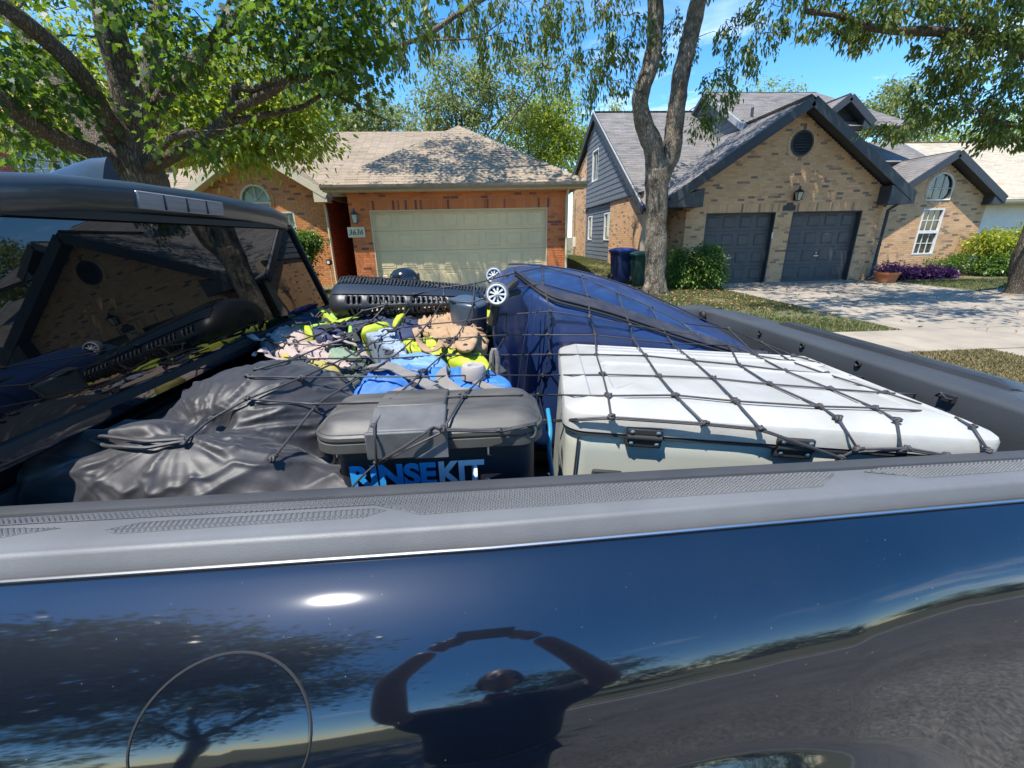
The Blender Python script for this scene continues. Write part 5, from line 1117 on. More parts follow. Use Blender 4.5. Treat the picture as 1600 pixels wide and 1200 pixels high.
# stepped end piece of the cap near the cab
# inner lip of the bed liner, standing along the inside of the cap
prof = [(.557, 1.32), (.557, 1.412), (.561, 1.419), (.579, 1.421), (.586, 1.417), (.588, 1.32)]
sweep_x(prof, -.80, 1.12, 2).build('liner_lip', M_LIN, T, fixn=True, smooth=True, ang=40)
# bed: floor, inner walls
MB().box2((-.80, .50, .88), (1.15, 2.2, .93)).build('bed_floor', M_LIN, T)
MB().box2((-.80, .545, .93), (1.15, .556, 1.39)).build('inner_wall', M_LIN, T)
MB().box2((-.80, 2.115, .93), (1.15, 2.13, 1.39)).build('inner_wall', M_LIN, T)
MB().box2((-.812, .5, .93), (-.80, 2.18, 1.40)).build('inner_wall', M_LIN, T)
for i in range(9): MB().box2((-.79, .72+i*.15, .929), (1.12, .78+i*.15, .94)).build('floor_rib', M_LIN, T)
# far rail and body side
prof = [(2.105, 1.33), (2.105, 1.41), (2.112, 1.419), (2.20, 1.420), (2.235, 1.41), (2.243, 1.39), (2.2, 1.36)]
sweep_x(prof, -.80, 1.18, 2).build('rail_cap', M_TGATE, T, fixn=True, smooth=True)
prof = [(2.235, 1.395), (2.27, 1.36), (2.31, 1.25), (2.33, 1.1), (2.33, .9), (2.31, .55), (2.25, .5), (2.2, .55), (2.2, 1.35)]
sweep_x(prof, -.815, 1.30, 2).build('bed_side', M_PAINT, T, fixn=True, smooth=True)
# --- tailgate
tprof = [(1.128, .90), (1.135, 1.34), (1.136, 1.400), (1.140, 1.409), (1.150, 1.413), (1.205, 1.4135), (1.262, 1.410), (1.305, 1.400), (1.318, 1.388), (1.322, 1.33), (1.30, .75), (1.16, .72)]
mb = MB(); ys2 = [.44, .455, .6, .9, 1.2, 1.5, 1.8, 2.02, 2.10, 2.14]; k = len(tprof)
vs = []
for y in ys2:
    for x, z in tprof:
        vs.append((x-(.05*smooth(2.0, 2.14, y)**2 if x < 1.25 else .06*smooth(2.02, 2.14, y)), y, z))
fs = [(a*k+i, a*k+(i+1) % k, (a+1)*k+(i+1) % k, (a+1)*k+i) for a in range(len(ys2)-1) for i in range(k)]+[tuple(range(k)), tuple((len(ys2)-1)*k+i for i in reversed(range(k)))]
tg = mb.add(vs, fs).build('tailgate', M_TGATE, T, smooth=True, fixn=True, ang=50)
# raised spoiler lip with notched ends
mb = MB(); vs = []
for y, dz, dx in ((.86, 0, -.03), (.90, .014, 0), (1.60, .014, 0), (1.66, .014, -.008), (1.69, 0, -.03)):
    vs += [(1.235, y, 1.405), (1.245, y, 1.416+dz*.6), (1.262, y, 1.414+dz), (1.325+dx, y, 1.400+dz), (1.33+dx, y, 1.38)]
mb.add(vs, [(a*5+i, a*5+(i+1) % 5, (a+1)*5+(i+1) % 5, (a+1)*5+i) for a in range(4) for i in range(5)]+[(0, 1, 2, 3, 4), (24, 23, 22, 21, 20)]).build('spoiler_lip', M_PLAS, tg, smooth=True, fixn=True, ang=40)
for px_, py_ in ((1187, 520), (1253, 540), (1340, 568), (1213, 528)):
    if px_ == 1213: continue
    b_ = P(px_, py_, x=1.132)
    MB().lathe([(0, -.004), (.011, -.004), (.011, .001), (.008, .003), (.006, -.001), (0, -.001)], b_, 14, Matrix.Rotation(R(-90), 3, 'Y')).build('liner_bolt', M_RUB, tg, smooth=True, ang=30)
# tie-down cleat near the tailgate
hk = P(1476, 617, x=1.12)
hm = MB().tube([hk+V(.014, -.012, -.010), hk+V(-.008, -.012, -.005), hk+V(-.012, 0, .006), hk+V(-.008, .012, -.005), hk+V(.014, .012, -.010)], .003, 8)
hm.box(hk+V(.012, 0, -.008), (.01, .034, .018)); hm.build('cleat', M_PLAS, T, smooth=True)
# corner latch pieces
for y in (2.06,):
    MB().lathe([(0, -.01), (.022, -.01), (.026, 0), (.02, .01), (0, .01)], (1.10, y, 1.39), 14, Matrix.Rotation(R(-90), 3, 'Y')).build('liner_bolt', M_RUB, T, smooth=True)
# --- cab
CX = -.82; yc = 1.335
csec = [(.30, .50), (.262, .75), (.27, 1.0), (.33, 1.22), (.46, 1.40), (.60, 1.485), (.74, 1.80), (.80, 1.875), (.92, 1.902), (1.12, 1.913)]
csec = csec+[(yc, 1.916)]+[(2*yc-y, z) for y, z in reversed(csec)]
mb = MB(); xsx = [CX-.004, CX-.04, -1.2, -1.9, -2.3, -2.75]; k = len(csec); vs = []
for a, x in enumerate(xsx):
    for y, z in csec:
        top = z > 1.42; zz = z
        if x < -2.0 and top: zz = 1.40+(z-1.40)*smooth(-2.75, -2.0, x)
        vs.append((x, y, zz))
fs = [(a*k+i, a*k+i+1, (a+1)*k+i+1, (a+1)*k+i) for a in range(len(xsx)-1) for i in range(k-1)]+[tuple((len(xsx)-1)*k+i for i in range(k))]
MB().add(vs, fs).build('cab', M_PAINT, T, smooth=True, fixn=True, ang=50)
# rear wall of the cab with glass opening
zb0, zt0 = 1.492, 1.842
gl = [(.585, zb0), (2*yc-.585, zb0), (2*yc-.745, zt0), (.745, zt0)]
MB().slab([(y, z) for y, z in csec], (CX, 0, 0), Y, Z, X, .03, [gl]).build('rear_wall', M_PAINT, T)
TL = .15; gv = V(-math.sin(TL), 0, math.cos(TL)); gn = V(math.cos(TL), 0, math.sin(TL))
go = MB().slab([(y, (z-zb0)/math.cos(TL)) for y, z in gl], (CX+.076, 0, zb0), Y, gv, gn, .006).build('rear_window', M_TINT, T)
MB().hexa([(CX, .56, zb0-.035), (CX, 2*yc-.56, zb0-.035), (CX+.090, 2*yc-.57, zb0-.03), (CX+.090, .57, zb0-.03), (CX, .57, zb0+.006), (CX, 2*yc-.57, zb0+.006), (CX+.084, 2*yc-.58, zb0+.004), (CX+.084, .58, zb0+.004)]).build('window_sill', M_PAINT, T, bevel=.006)
sealp = [(CX+.078-(z-zb0)*math.tan(TL), y, z) for y, z in gl]; sealp = sealp+[sealp[0]]
for a in range(4): MB().beam(sealp[a], sealp[a+1], .016, .02, (1, 0, 0)).build('window_seal', M_RUB, go)
# roof lip over the window
lp_ = [(y, z) for y, z in csec if z > 1.79]
vs = []; xl = [(CX-.02, .004), (CX+.030, .003), (CX+.046, -.006), (CX+.052, -.022), (CX+.044, -.058), (CX+.012, -.070), (CX-.02, -.072)]
yl = [.762, .80, .92, 1.12, yc, 2*yc-1.12, 2*yc-.92, 2*yc-.80, 2*yc-.762]; zl = [1.880, 1.895, 1.908, 1.916, 1.919, 1.916, 1.908, 1.895, 1.880]
for y, z in zip(yl, zl):
    e_ = .03*smooth(.5, .62, abs(y-yc))
    for x, dz in xl: vs.append((x-e_ if x > CX else x, y, z+dz))
k = len(xl)
MB().add(vs, [(a*k+i, a*k+(i+1) % k, (a+1)*k+(i+1) % k, (a+1)*k+i) for a in range(len(yl)-1) for i in range(k)]+[tuple(range(k)), tuple((len(yl)-1)*k+i for i in reversed(range(k)))]).build('roof_lip', ROOFM, T, smooth=True, fixn=True, ang=60)
# high brake light in the lip
q0, q1 = P(218, 322, x=CX+.052), P(352, 340, x=CX+.052)
bl_ = MB().hexa([(CX+.025, q0.y, 1.858), (CX+.052, q0.y, 1.860), (CX+.052, q1.y, 1.860), (CX+.025, q1.y, 1.858), (CX+.025, q0.y, 1.900), (CX+.0555, q0.y, 1.898), (CX+.0555, q1.y, 1.898), (CX+.025, q1.y, 1.900)]).build('brake_light', M_REDL, T, bevel=.003)
for i in range(1, 4):
    y = lerp(q0.y, q1.y, i/4); MB().box2((CX+.050, y-.002, 1.862), (CX+.0562, y+.002, 1.896)).build('lens_rib', M_PLAS, bl_)
# shark fin aerial
fb = V(-1.02, 1.36, 1.915); mb = MB(); vs = []; K = 14
for i in range(9):
    t = i/8; x = fb.x-.27*t; h = .098*(1-t)**.7*(1 if i else .94)+.004; w = .040*(1-t*.75)
    for j in range(K):
        a = math.pi*j/(K-1); cy_ = math.cos(a); sz = max(0, math.sin(a))**.55
        vs.append((x+.012*sz*(1-t) if i == 0 else x+.0, fb.y+w*cy_*(1-.62*sz), fb.z+h*sz))
MB().add(vs, [(a*K+i, a*K+i+1, (a+1)*K+i+1, (a+1)*K+i) for a in range(8) for i in range(K-1)]+[tuple(range(K))]).build('shark_fin_aerial', pm('fin_paint', (.03, .05, .075), (.035, .055, .08), rough=.3, coat=.6), T, smooth=True, fixn=True, ang=60)
MB().add([(fb.x+.03, fb.y-.045, fb.z-.004), (fb.x+.03, fb.y+.045, fb.z-.004), (fb.x-.21, fb.y+.02, fb.z-.002), (fb.x-.21, fb.y-.02, fb.z-.002), (fb.x+.022, fb.y-.038, fb.z+.006), (fb.x+.022, fb.y+.038, fb.z+.006), (fb.x-.205, fb.y+.016, fb.z+.006), (fb.x-.205, fb.y-.016, fb.z+.006)], [(4, 5, 6, 7), (0, 1, 5, 4), (1, 2, 6, 5), (2, 3, 7, 6), (3, 0, 4, 7)]).build('aerial_base', M_RUB, T, bevel=.003)
# side windows, bonnet, wheels: only seen from other places
for s_ in (0, 1):
    f = lambda y: y if s_ == 0 else 2*yc-y
    MB().add([(-.95, f(.585), 1.475), (-2.2, f(.585), 1.475), (-2.05, f(.72), 1.78), (-.97, f(.725), 1.80)], [(0, 1, 2, 3)]).build('side_window', M_TINT, T)
hood = MB(); vs = []
for x, dz, ins in ((-2.7, 0, 0), (-3.4, -.06, .02), (-3.95, -.16, .06), (-4.05, -.4, .08), (-4.05, -.8, .08)):
    for y, z in ((.28, 1.0), (.36, 1.25), (.55, 1.34), (yc, 1.40), (2*yc-.55, 1.34), (2*yc-.36, 1.25), (2*yc-.28, 1.0)): vs.append((x, y+(ins if y < yc else -ins), z+dz))
hood.add(vs, [(a*7+i, a*7+i+1, (a+1)*7+i+1, (a+1)*7+i) for a in range(4) for i in range(6)]); hood.build('bonnet', M_PAINT, T, smooth=True, fixn=True)
for f_ in (0, 1):
    y = .29 if f_ == 0 else 2*yc-.29
    MB().add([(-2.7, y, 1.0), (-4.0, y, .9), (-4.0, y, .55), (-3.75, y, .55), (-3.6, y, .85), (-3.2, y, .95), (-2.85, y, .85), (-2.7, y, .5)], [tuple(range(8))]).build('wing', M_PAINT, T)
def wheel(x, y):
    w = MB().lathe([(.24, -.12), (.36, -.12), (.395, -.09), (.40, 0), (.395, .09), (.36, .12), (.24, .12)], (x, y, .40), 40, Matrix.Rotation(R(90), 3, 'X'), cap=False).build('wheel', M_RUB, T, smooth=True, ang=40)
    MB().lathe([(.245, -.10), (.235, -.11), (.22, -.07), (.08, -.06), (.07, -.09), (0, -.09)], (x, y, .40), 40, Matrix.Rotation(R(90 if y < 1 else -90), 3, 'X'), cap=False).build('rim', M_ALU, w, smooth=True)
    for i in range(6):
        a = i*math.pi/3; s_ = 1 if y < 1 else -1
        MB().beam((x+.06*math.cos(a), y-.095*s_, .40+.06*math.sin(a)), (x+.23*math.cos(a), y-.085*s_, .40+.23*math.sin(a)), .05, .03, (0, 1, 0)).build('spoke', M_ALU, w, bevel=.005)
for x in (.22, -3.3):
    for y in (.42, 2.26): wheel(x, y)
MB().box2((-4.0, .5, .42), (1.28, 2.17, .88)).build('chassis', M_RUB, T)
# dust specks and droplets dried on the paint
mb = MB()
for i in range(90):
    x = random.uniform(-.5, .75); s = random.uniform(.02, .22); r_ = random.choice((.0002, .0003, .0004)); p, n = body_at(x, s, .0002); a = n.orthogonal().normalized(); b_ = n.cross(a)
    mb.add([p+(a*math.cos(q_*1.257)+b_*math.sin(q_*1.257))*r_ for q_ in range(5)], [(0, 1, 2, 3, 4)])
mb.build('dust_specks', pm('dust', (.5, .48, .44), rough=.9), T, kind='stuff')
# ================================================================ the load in the bed
M_NYL = pm('black_nylon', (.014, .013, .015), (.022, .020, .023), scale=7, rough=.48, r2=.56, bump=.3, bscale=30, bdist=.003, spec=.5, sheen=.2, detail=7)
M_LIDK = pm('worn_black_plastic', (.055, .052, .048), (.105, .098, .086), scale=11, rough=.42, r2=.6, bump=.35, bscale=400, bdist=.0008, detail=9, stretch=(.6, 2.5, 1))
M_BOXB = pm('dark_box_plastic', (.018, .020, .026), (.026, .028, .034), scale=5, rough=.5, bump=.3, bscale=500, bdist=.0006)
M_BOXG = pm('scuffed_grey_plastic', (.07, .072, .075), (.10, .10, .10), scale=30, rough=.55, bump=.3, bscale=500, bdist=.0006, detail=9)
M_COOL = pm('white_cooler_plastic', (.42, .41, .38), (.345, .335, .305), scale=9, detail=10, rough=.34, bump=.05, bscale=60, spec=.5)
M_KHAK = pm('khaki_grey_plastic', (.42, .43, .36), (.38, .39, .33), scale=3, rough=.45, bump=.1, bscale=300, bdist=.001)
M_NAVY = pm('navy_shell', (.012, .030, .105), (.016, .036, .12), scale=3, rough=.30, r2=.38, bump=.08, bscale=40, bdist=.004, spec=.6, coat=.25)
M_NAVD = pm('dark_navy_fabric', (.018, .028, .07), (.03, .04, .09), scale=9, rough=.8, bump=.3, bscale=90, bdist=.002)
M_LIME = pm('lime_fabric', (.34, .42, .04), (.24, .31, .04), scale=8, rough=.6, bump=.3, bscale=60, bdist=.002)
M_LIMEG = pm('lime_green_trim', (.30, .52, .08), (.24, .44, .07), scale=8, rough=.6)
M_YEL = pm('neon_yellow_fabric', (.42, .49, .03), (.33, .38, .03), scale=7, rough=.55, bump=.3, bscale=50, bdist=.002)
M_PINK = pm('pale_pinkish_canvas', (.40, .31, .28), (.32, .25, .22), scale=9, rough=.85, bump=.5, bscale=50, bdist=.003)
M_OLIVE = pm('olive_yellow_fabric', (.36, .30, .08), (.28, .24, .07), scale=9, rough=.85, bump=.4, bscale=50)
M_SAGE = pm('sage_green_fabric', (.20, .27, .18), (.15, .21, .14), scale=9, rough=.85, bump=.4, bscale=50)
M_TANC = pm('tan_canvas', (.38, .25, .14), (.30, .195, .11), scale=7, rough=.85, bump=.6, bscale=45, bdist=.004, detail=8)
M_BLUE = pm('bright_blue_fabric', (.035, .17, .50), (.025, .13, .42), scale=7, rough=.65, bump=.5, bscale=40, bdist=.004)
M_LBLU = pm('pale_blue_panel', (.27, .33, .41), (.22, .28, .35), scale=6, rough=.5, bump=.2, bscale=30)
M_GREY = pm('grey_webbing', (.22, .20, .18), (.15, .14, .13), scale=15, rough=.85, bump=.5, bscale=120, bdist=.002)
M_CORD = pm('black_cord', (.035, .033, .036), (.05, .048, .05), scale=60, rough=.6, bump=.6, bscale=300, bdist=.0006)
M_WHW = pm('white_wheel_plastic', (.62, .64, .66), (.55, .57, .6), scale=5, rough=.4)
M_TYRG = pm('grey_tyre', (.16, .17, .19), (.12, .13, .14), scale=5, rough=.6)
CARGO = []
def on_plane(px, py, z0, sy=0, y0=0):
    d = ray(px, py); t = (z0-sy*y0-CAM.z)/(d.z-sy*d.y); return CAM+d*t
def crease(x, y, seed, fr):
    v = 0; amp = 1; x += .25/fr*noise.noise(Vector((x*fr, y*fr, seed+7))); y += .25/fr*noise.noise(Vector((y*fr, x*fr, seed+3)))
    for k in range(3):
        n_ = noise.noise(Vector((x*fr*(.7+.5*k), y*fr*1.5, seed*3.3+k*9))); v += amp*((1-min(1, abs(n_)*3.2))**1.4-.3); amp *= .5; fr *= 1.9
    return v
def soft(name, outline, thick, mat, parent=None, z0=1.43, sy=.09, y0=1.0, amp=.012, freq=9, seed=0, rings=12, drop=.10, flat=.5, world=None, samp=5):
    """crumpled cloth piece: outline ring to ring, padded, creased by ridged noise, hem wavy, closed below"""
    pts = world or [on_plane(px, py, z0, sy, y0) for px, py in outline]
    pts = catmull(pts+[pts[0]], samp)[:-1]; c = sum(pts, Vector())/len(pts); n = len(pts); vs = []
    big = max((p-c).length for p in pts); R_ = max(rings, int(big/.008)) if amp > .003 else rings
    wob = [1+.10*noise.noise(Vector((p.x*16, p.y*16, seed+.5)))+.05*noise.noise(Vector((p.x*45, p.y*45, seed+.5))) if amp > .003 else 1 for p in pts]
    th = thick*.62
    for k in range(1, R_+1):
        r = (k/R_)
        for p, w_ in zip(pts, wob):
            q_ = c.lerp(p, r*w_); h = th*(1-r**5)**.5 if r < 1 else 0
            h += amp*1.15*crease(q_.x, q_.y, seed, freq*1.35)*(1-.7*r**8)+amp*.5*noise.noise(Vector((q_.x*freq*.6, q_.y*freq*.6, seed*5.1)))
            e = noise.noise(Vector((q_.x*30, q_.y*30, seed)))*.004*(amp > .003)
            vs.append(q_+V(e, e, h))
    top = c+V(0, 0, th+amp*.3)
    for p, w_ in zip(pts, wob): vs.append(c.lerp(p, .985*w_)+V(0, 0, -.006+amp*.5*crease(p.x, p.y, seed, freq*1.35)))
    for p in pts: vs.append(c.lerp(p, .8)-V(0, 0, drop))
    vs.append(top); it = len(vs)-1
    fs = [(it, i, (i+1) % n) for i in range(n)]+[(k*n+i, (k+1)*n+i, (k+1)*n+(i+1) % n, k*n+(i+1) % n) for k in range(R_+1) for i in range(n)]
    o = MB().add(vs, fs).build(name, mat, parent, smooth=True, fixn=True, ang=180)
    CARGO.append(o)
    return o, pts
def ribbon(name, pts, w, mat, parent, t=.003, twist=.5):
    """flat webbing that wanders and tips a little"""
    c = catmull(pts, 6); vs = []; k = len(c)
    for i, p in enumerate(c):
        d = (c[min(i+1, k-1)]-c[max(i-1, 0)]).normalized(); s_ = d.cross(Z).normalized(); a = twist*noise.noise(p*9)*2
        s_ = s_*math.cos(a)+Z*math.sin(a); n_ = s_.cross(d).normalized(); p = p+Z*(.006*noise.noise(p*18))
        vs += [p-s_*w-n_*t/2, p+s_*w-n_*t/2, p+s_*w+n_*t/2, p+n_*t*.9, p-s_*w+n_*t/2]
    fs = [(i*5+j, i*5+(j+1) % 5, (i+1)*5+(j+1) % 5, (i+1)*5+j) for i in range(k-1) for j in range(5)]+[(0, 1, 2, 3, 4), tuple((k-1)*5+j for j in reversed(range(5)))]
    o = MB().add(vs, fs).build(name, mat, parent, smooth=True, fixn=True, ang=50); CARGO.append(o); return o
def world_pts(o):
    dg = None; M = Matrix.Translation(Vector(o.location)); p = o.parent
    while p: M = Matrix.Translation(Vector(p.location)) @ M; p = p.parent
    return M

# ---- black stuff sack
def spheres(lobes, voxel):
    mb = MB()
    for c, r, rz, ry in lobes:
        M = Matrix.Rotation(rz, 3, 'Z') @ Matrix.Rotation(ry, 3, 'Y'); n, m_ = 32, 18; vs = []
        for j in range(m_+1):
            a = math.pi*j/m_
            for i in range(n): b = 2*math.pi*i/n; vs.append(Vector(c)+M @ V(r[0]*math.sin(a)*math.cos(b), r[1]*math.sin(a)*math.sin(b), r[2]*math.cos(a)))
        mb.add(vs, [(j*n+i, j*n+(i+1) % n, (j+1)*n+(i+1) % n, (j+1)*n+i) for j in range(m_) for i in range(n)])
    me = mb.mesh(); bm = bmesh.new(); bm.from_mesh(me); bmesh.ops.remove_doubles(bm, verts=bm.verts, dist=1e-6); bmesh.ops.recalc_face_normals(bm, faces=bm.faces); bm.to_mesh(me); bm.free()
    o = bpy.data.objects.new('tmp', me); col.objects.link(o); r_ = o.modifiers.new('r', 'REMESH'); r_.mode = 'VOXEL'; r_.voxel_size = voxel
    s_ = o.modifiers.new('s', 'SMOOTH'); s_.factor = .5; s_.iterations = 6
    dg = bpy.context.evaluated_depsgraph_get(); me2 = bpy.data.meshes.new_from_object(o.evaluated_get(dg)); bpy.data.objects.remove(o); return me2
me = spheres([((-.57, .735, 1.27), (.36, .135, .205), R(-4), R(10)), ((-.50, .92, 1.32), (.25, .20, .215), R(12), R(-4)), ((-.70, .80, 1.27), (.16, .14, .19), 0, 0), ((-.30, .71, 1.26), (.16, .09, .13), R(-10), R(10)), ((-.70, .71, 1.25), (.12, .12, .16), 0, 0)], .0052)
me.materials.append(M_NYL); k = len(me.vertices); co = np.zeros(k*3, np.float32); me.vertices.foreach_get('co', co); co = co.reshape(-1, 3); no = np.zeros(k*3, np.float32); me.vertices.foreach_get('normal', no); no = no.reshape(-1, 3)
knot = V(-.545, .752, 1.452)
def cinch_line(x): return V(x, lerp(.70, .76, (x+.72)/.2), 1.46)
for i in range(k):
    p = Vector(co[i]); d = p-knot; r_ = max(.03, math.hypot(d.x*.7, d.z)); a = math.atan2(d.z+(d.y)*.6, d.x)
    # folds radiating from the cinch, fading with distance, plus soft crumples
    w1 = noise.noise(Vector((a*3.6+1, r_*3.2, p.y*5)))
    rid = (1-min(1, abs(w1)*2.4))**1.6
    f = .006*rid*math.exp(-((r_-.09)/.13)**2)
    w2 = noise.noise(Vector((p.x*6, p.y*8, p.z*5)))
    w2 = w2+.5*noise.noise(Vector((p.x*4+5, p.y*9, p.z*11)))
    w3 = noise.noise(Vector((p.x*7+2*w1, p.y*7, p.z*15+w2)))
    f += .0055*(1-min(1, abs(w3)*4.5))**2+.006*(1-min(1, abs(w2)*4))**2+.010*noise.noise(Vector((p.x*5, p.y*6, p.z*4)))
    f += .0022*noise.noise(p*24)
    # waist pulled in by the cord
    u_ = (p.x+.72)/.19; cl_ = cinch_line(p.x)
    if -.35 < u_ < 1.25:
        dd = math.hypot(p.y-cl_.y, (p.z-cl_.z)); f -= .034*math.exp(-(dd/.022)**2)*smooth(-.35, 0, u_)*(1-smooth(1, 1.25, u_))
    co[i] += no[i]*(f-.010)
me.vertices.foreach_set('co', co.ravel()); me.polygons.foreach_set('use_smooth', [True]*len(me.polygons)); me.update()
bag = link('stuff_sack', me, M_NYL); sm_ = bag.modifiers.new('s', 'SMOOTH'); sm_.factor = .5; sm_.iterations = 2; sb_ = bag.modifiers.new('u', 'SUBSURF'); sb_.levels = 1; sb_.render_levels = 1; tag(bag, 'glossy black nylon sack cinched by a cord in the near left corner of the bed', 'bag'); CARGO.append(bag)

# ---- grey lidded shower box
K = empty('storage_box', (-.1, .76, 1.0), 'black plastic box with worn grey lid and RINSEKIT lettering beside the rail', 'storage box')
def rrect(x0, x1, y0, y1, r, n=6):
    out = []
    for cx_, cy_, a0 in ((x1-r, y1-r, 0), (x0+r, y1-r, 90), (x0+r, y0+r, 180), (x1-r, y0+r, 270)):
        for k in range(n+1): a = R(a0+90*k/n); out.append((cx_+r*math.cos(a), cy_+r*math.sin(a)))
    return out
def loft_rr(box, r, prof, M=None, n=6):
    """rounded rectangle lofted through [(inset, z)]"""
    x0, x1, y0, y1 = box; vs = []; N = 4*(n+1)
    for ins, z in prof:
        for p in rrect(x0+ins, x1-ins, y0+ins, y1-ins, max(.004, r-ins), n):
            v = V(p[0], p[1], z); vs.append(M @ v if M else v)
    k = len(prof); return MB().add(vs, [(a*N+i, a*N+(i+1) % N, (a+1)*N+(i+1) % N, (a+1)*N+i) for a in range(k-1) for i in range(N)]+[tuple(reversed(range(N))), tuple((k-1)*N+i for i in range(N))])
kx0, kx1, ky0, ky1 = -.302, .096, .648, .835; KH = .030
o = loft_rr((kx0+.03, kx1-.015, ky0+.02, ky1-.01), .03, [(.012, .96), (0, 1.0), (0, 1.46)]).build('body', M_BOXB, K, smooth=True); CARGO.append(o)
o = loft_rr((kx0, kx1, ky0, ky1), .05, [(.004, 1.440), (0, 1.443), (0, 1.459), (.004, 1.4605), (.004, 1.4635), (0, 1.465), (0, 1.471), (.004, 1.474), (.0045, 1.476), (.010, 1.479), (.012, 1.481), (.022, 1.490), (.038, 1.495), (.06, 1.497), (.085, 1.497)]).build('lid', M_LIDK, K, smooth=True, ang=30); CARGO.append(o)
# centre bridge: sloping back piece and front plate standing proud
MB().hexa([(-.200, .636, 1.462), (-.073, .636, 1.462), (-.073, .70, 1.472), (-.200, .70, 1.472), (-.200, .638, 1.486), (-.073, .638, 1.486), (-.073, .695, 1.508), (-.200, .695, 1.508)]).build('handle_bridge', M_BOXG, K, bevel=.003)
MB().hexa([(-.197, .695, 1.475), (-.076, .695, 1.475), (-.076, .79, 1.48), (-.197, .79, 1.48), (-.197, .695, 1.5085), (-.076, .695, 1.5085), (-.076, .79, 1.503), (-.197, .79, 1.503)]).build('handle', M_LIDK, K, bevel=.004)
o = MB().box2((-.204, .632, 1.436), (-.070, .643, 1.4855)).build('front_plate', M_BOXG, K, bevel=.003); CARGO.append(o)
MB().slab([(0, 0), (.055, 0), (.055, .03)], (-.125, .6305, 1.437), X, Z, -Y, .001).build('pale_corner', pm('pale_corner_grey', (.16, .16, .17), rough=.6), K)  # lighter grey triangle in the plate's lower corner
fl_ = P(765, 688, y=.655)
MB().slab([(-.045, 0), (-.02, .006), (.02, .006), (.045, 0), (.02, -.001), (-.02, -.001)], (fl_.x, .658, fl_.z), X, Z, -Y, .006).build('finger_lip', M_BOXG, K)
for px_, py_ in ((763, 703), (528, 707)):
    hk_ = P(px_, py_, y=.664); MB().tube([hk_+V(0, -.003, .007), hk_+V(0, -.006, -.006), hk_+V(.005, -.006, -.008)], .0016, 6).build('tube_clip', M_ALU, K)
lr = P(830, 674, y=.655)
MB().tube([lr+V(.008*math.cos(a), 0, .011*math.sin(a)) for a in [i*.449 for i in range(15)]], .0025, 6).build('lanyard_ring', M_BOXG, K, smooth=True)
M_TXB = pm('blue_print', (.03, .36, .80), (.03, .34, .76), rough=.5); M_TXW = pm('pale_print', (.62, .72, .82), (.6, .7, .8), rough=.5)
def label_text(s, x0, x1, zc, h, y, mat, bold=.028):
    cu_ = text_mesh(s, 1, 0, mat, 'lettering', K, Matrix.Identity(4), bold=bold)
    me_ = cu_.data; c_ = np.zeros(len(me_.vertices)*3, np.float32); me_.vertices.foreach_get('co', c_); c_ = c_.reshape(-1, 3); a, b = c_.min(0), c_.max(0)
    out = np.zeros_like(c_); out[:, 0] = x0+(c_[:, 0]-a[0])/(b[0]-a[0])*(x1-x0); out[:, 2] = zc-h/2+(c_[:, 1]-a[1])/(b[1]-a[1])*h; out[:, 1] = y-c_[:, 2]
    me_.vertices.foreach_set('co', out.ravel()); me_.update(); return cu_
t0, t1, t2 = P(547, 744, y=.662), P(689, 744, y=.662), P(757, 738, y=.662)
tz = P(655, 741, y=.662).z; th = P(760, 721, y=.662).z-P(760, 757, y=.662).z
label_text('RINSE', t0.x, P(682, 740, y=.662).x, tz-.001, th, .6632, M_TXB, .045)
label_text('KIT', P(686, 740, y=.662).x, P(757, 738, y=.662).x, tz-.001, th, .6632, M_TXW, .045)
dm = P(762, 751, y=.662); MB().lathe([(.0045, -.0006), (.0045, .0006), (.003, .0006), (.003, -.0006)], (dm.x, .663, dm.z), 16, Matrix.Rotation(R(90), 3, 'X'), cap=False).build('registered_mark', M_TXW, K)
MB().lathe([(.0012, -.0006), (.0012, .0006)], (dm.x, .663, dm.z), 8, Matrix.Rotation(R(90), 3, 'X')).build('registered_mark', M_TXW, K)
hs = MB().tube(catmull([P(856, 640, y=.80), P(860, 672, y=.74), P(858, 700, y=.72), P(862, 735, y=.72), P(866, 790, y=.72)], 5), .0045, 8).build('hose', pm('cyan_hose', (.02, .22, .36), rough=.5), smooth=True)
tag(hs, 'short cyan hose squeezed between the lettered box and the white cooler', 'hose')

# ---- white cooler with khaki body
CO = V(.135, .700, 1.440); CM = Matrix.Translation(CO) @ Matrix.Rotation(R(-9), 4, 'Z') @ Matrix.Rotation(R(3.1), 4, 'Y') @ Matrix.Rotation(R(-2.3), 4, 'X')
CL, CD = .765, .60
Cc = empty('cooler', (.5, .95, 1.0), 'big white-lidded hard cooler with khaki body lying under the net', 'cooler')
o = loft_rr((0, CL, 0, CD), .045, [(.006, -.001), (0, .003), (.0, .030), (.003, .036), (.012, .042), (.046, .055), (.050, .0555), (.054, .0530), (.10, .0585), (.104, .0560), (.17, .060), (.25, .0615)], CM, 8).build('lid', M_COOL, Cc, smooth=True, ang=28); CARGO.append(o)
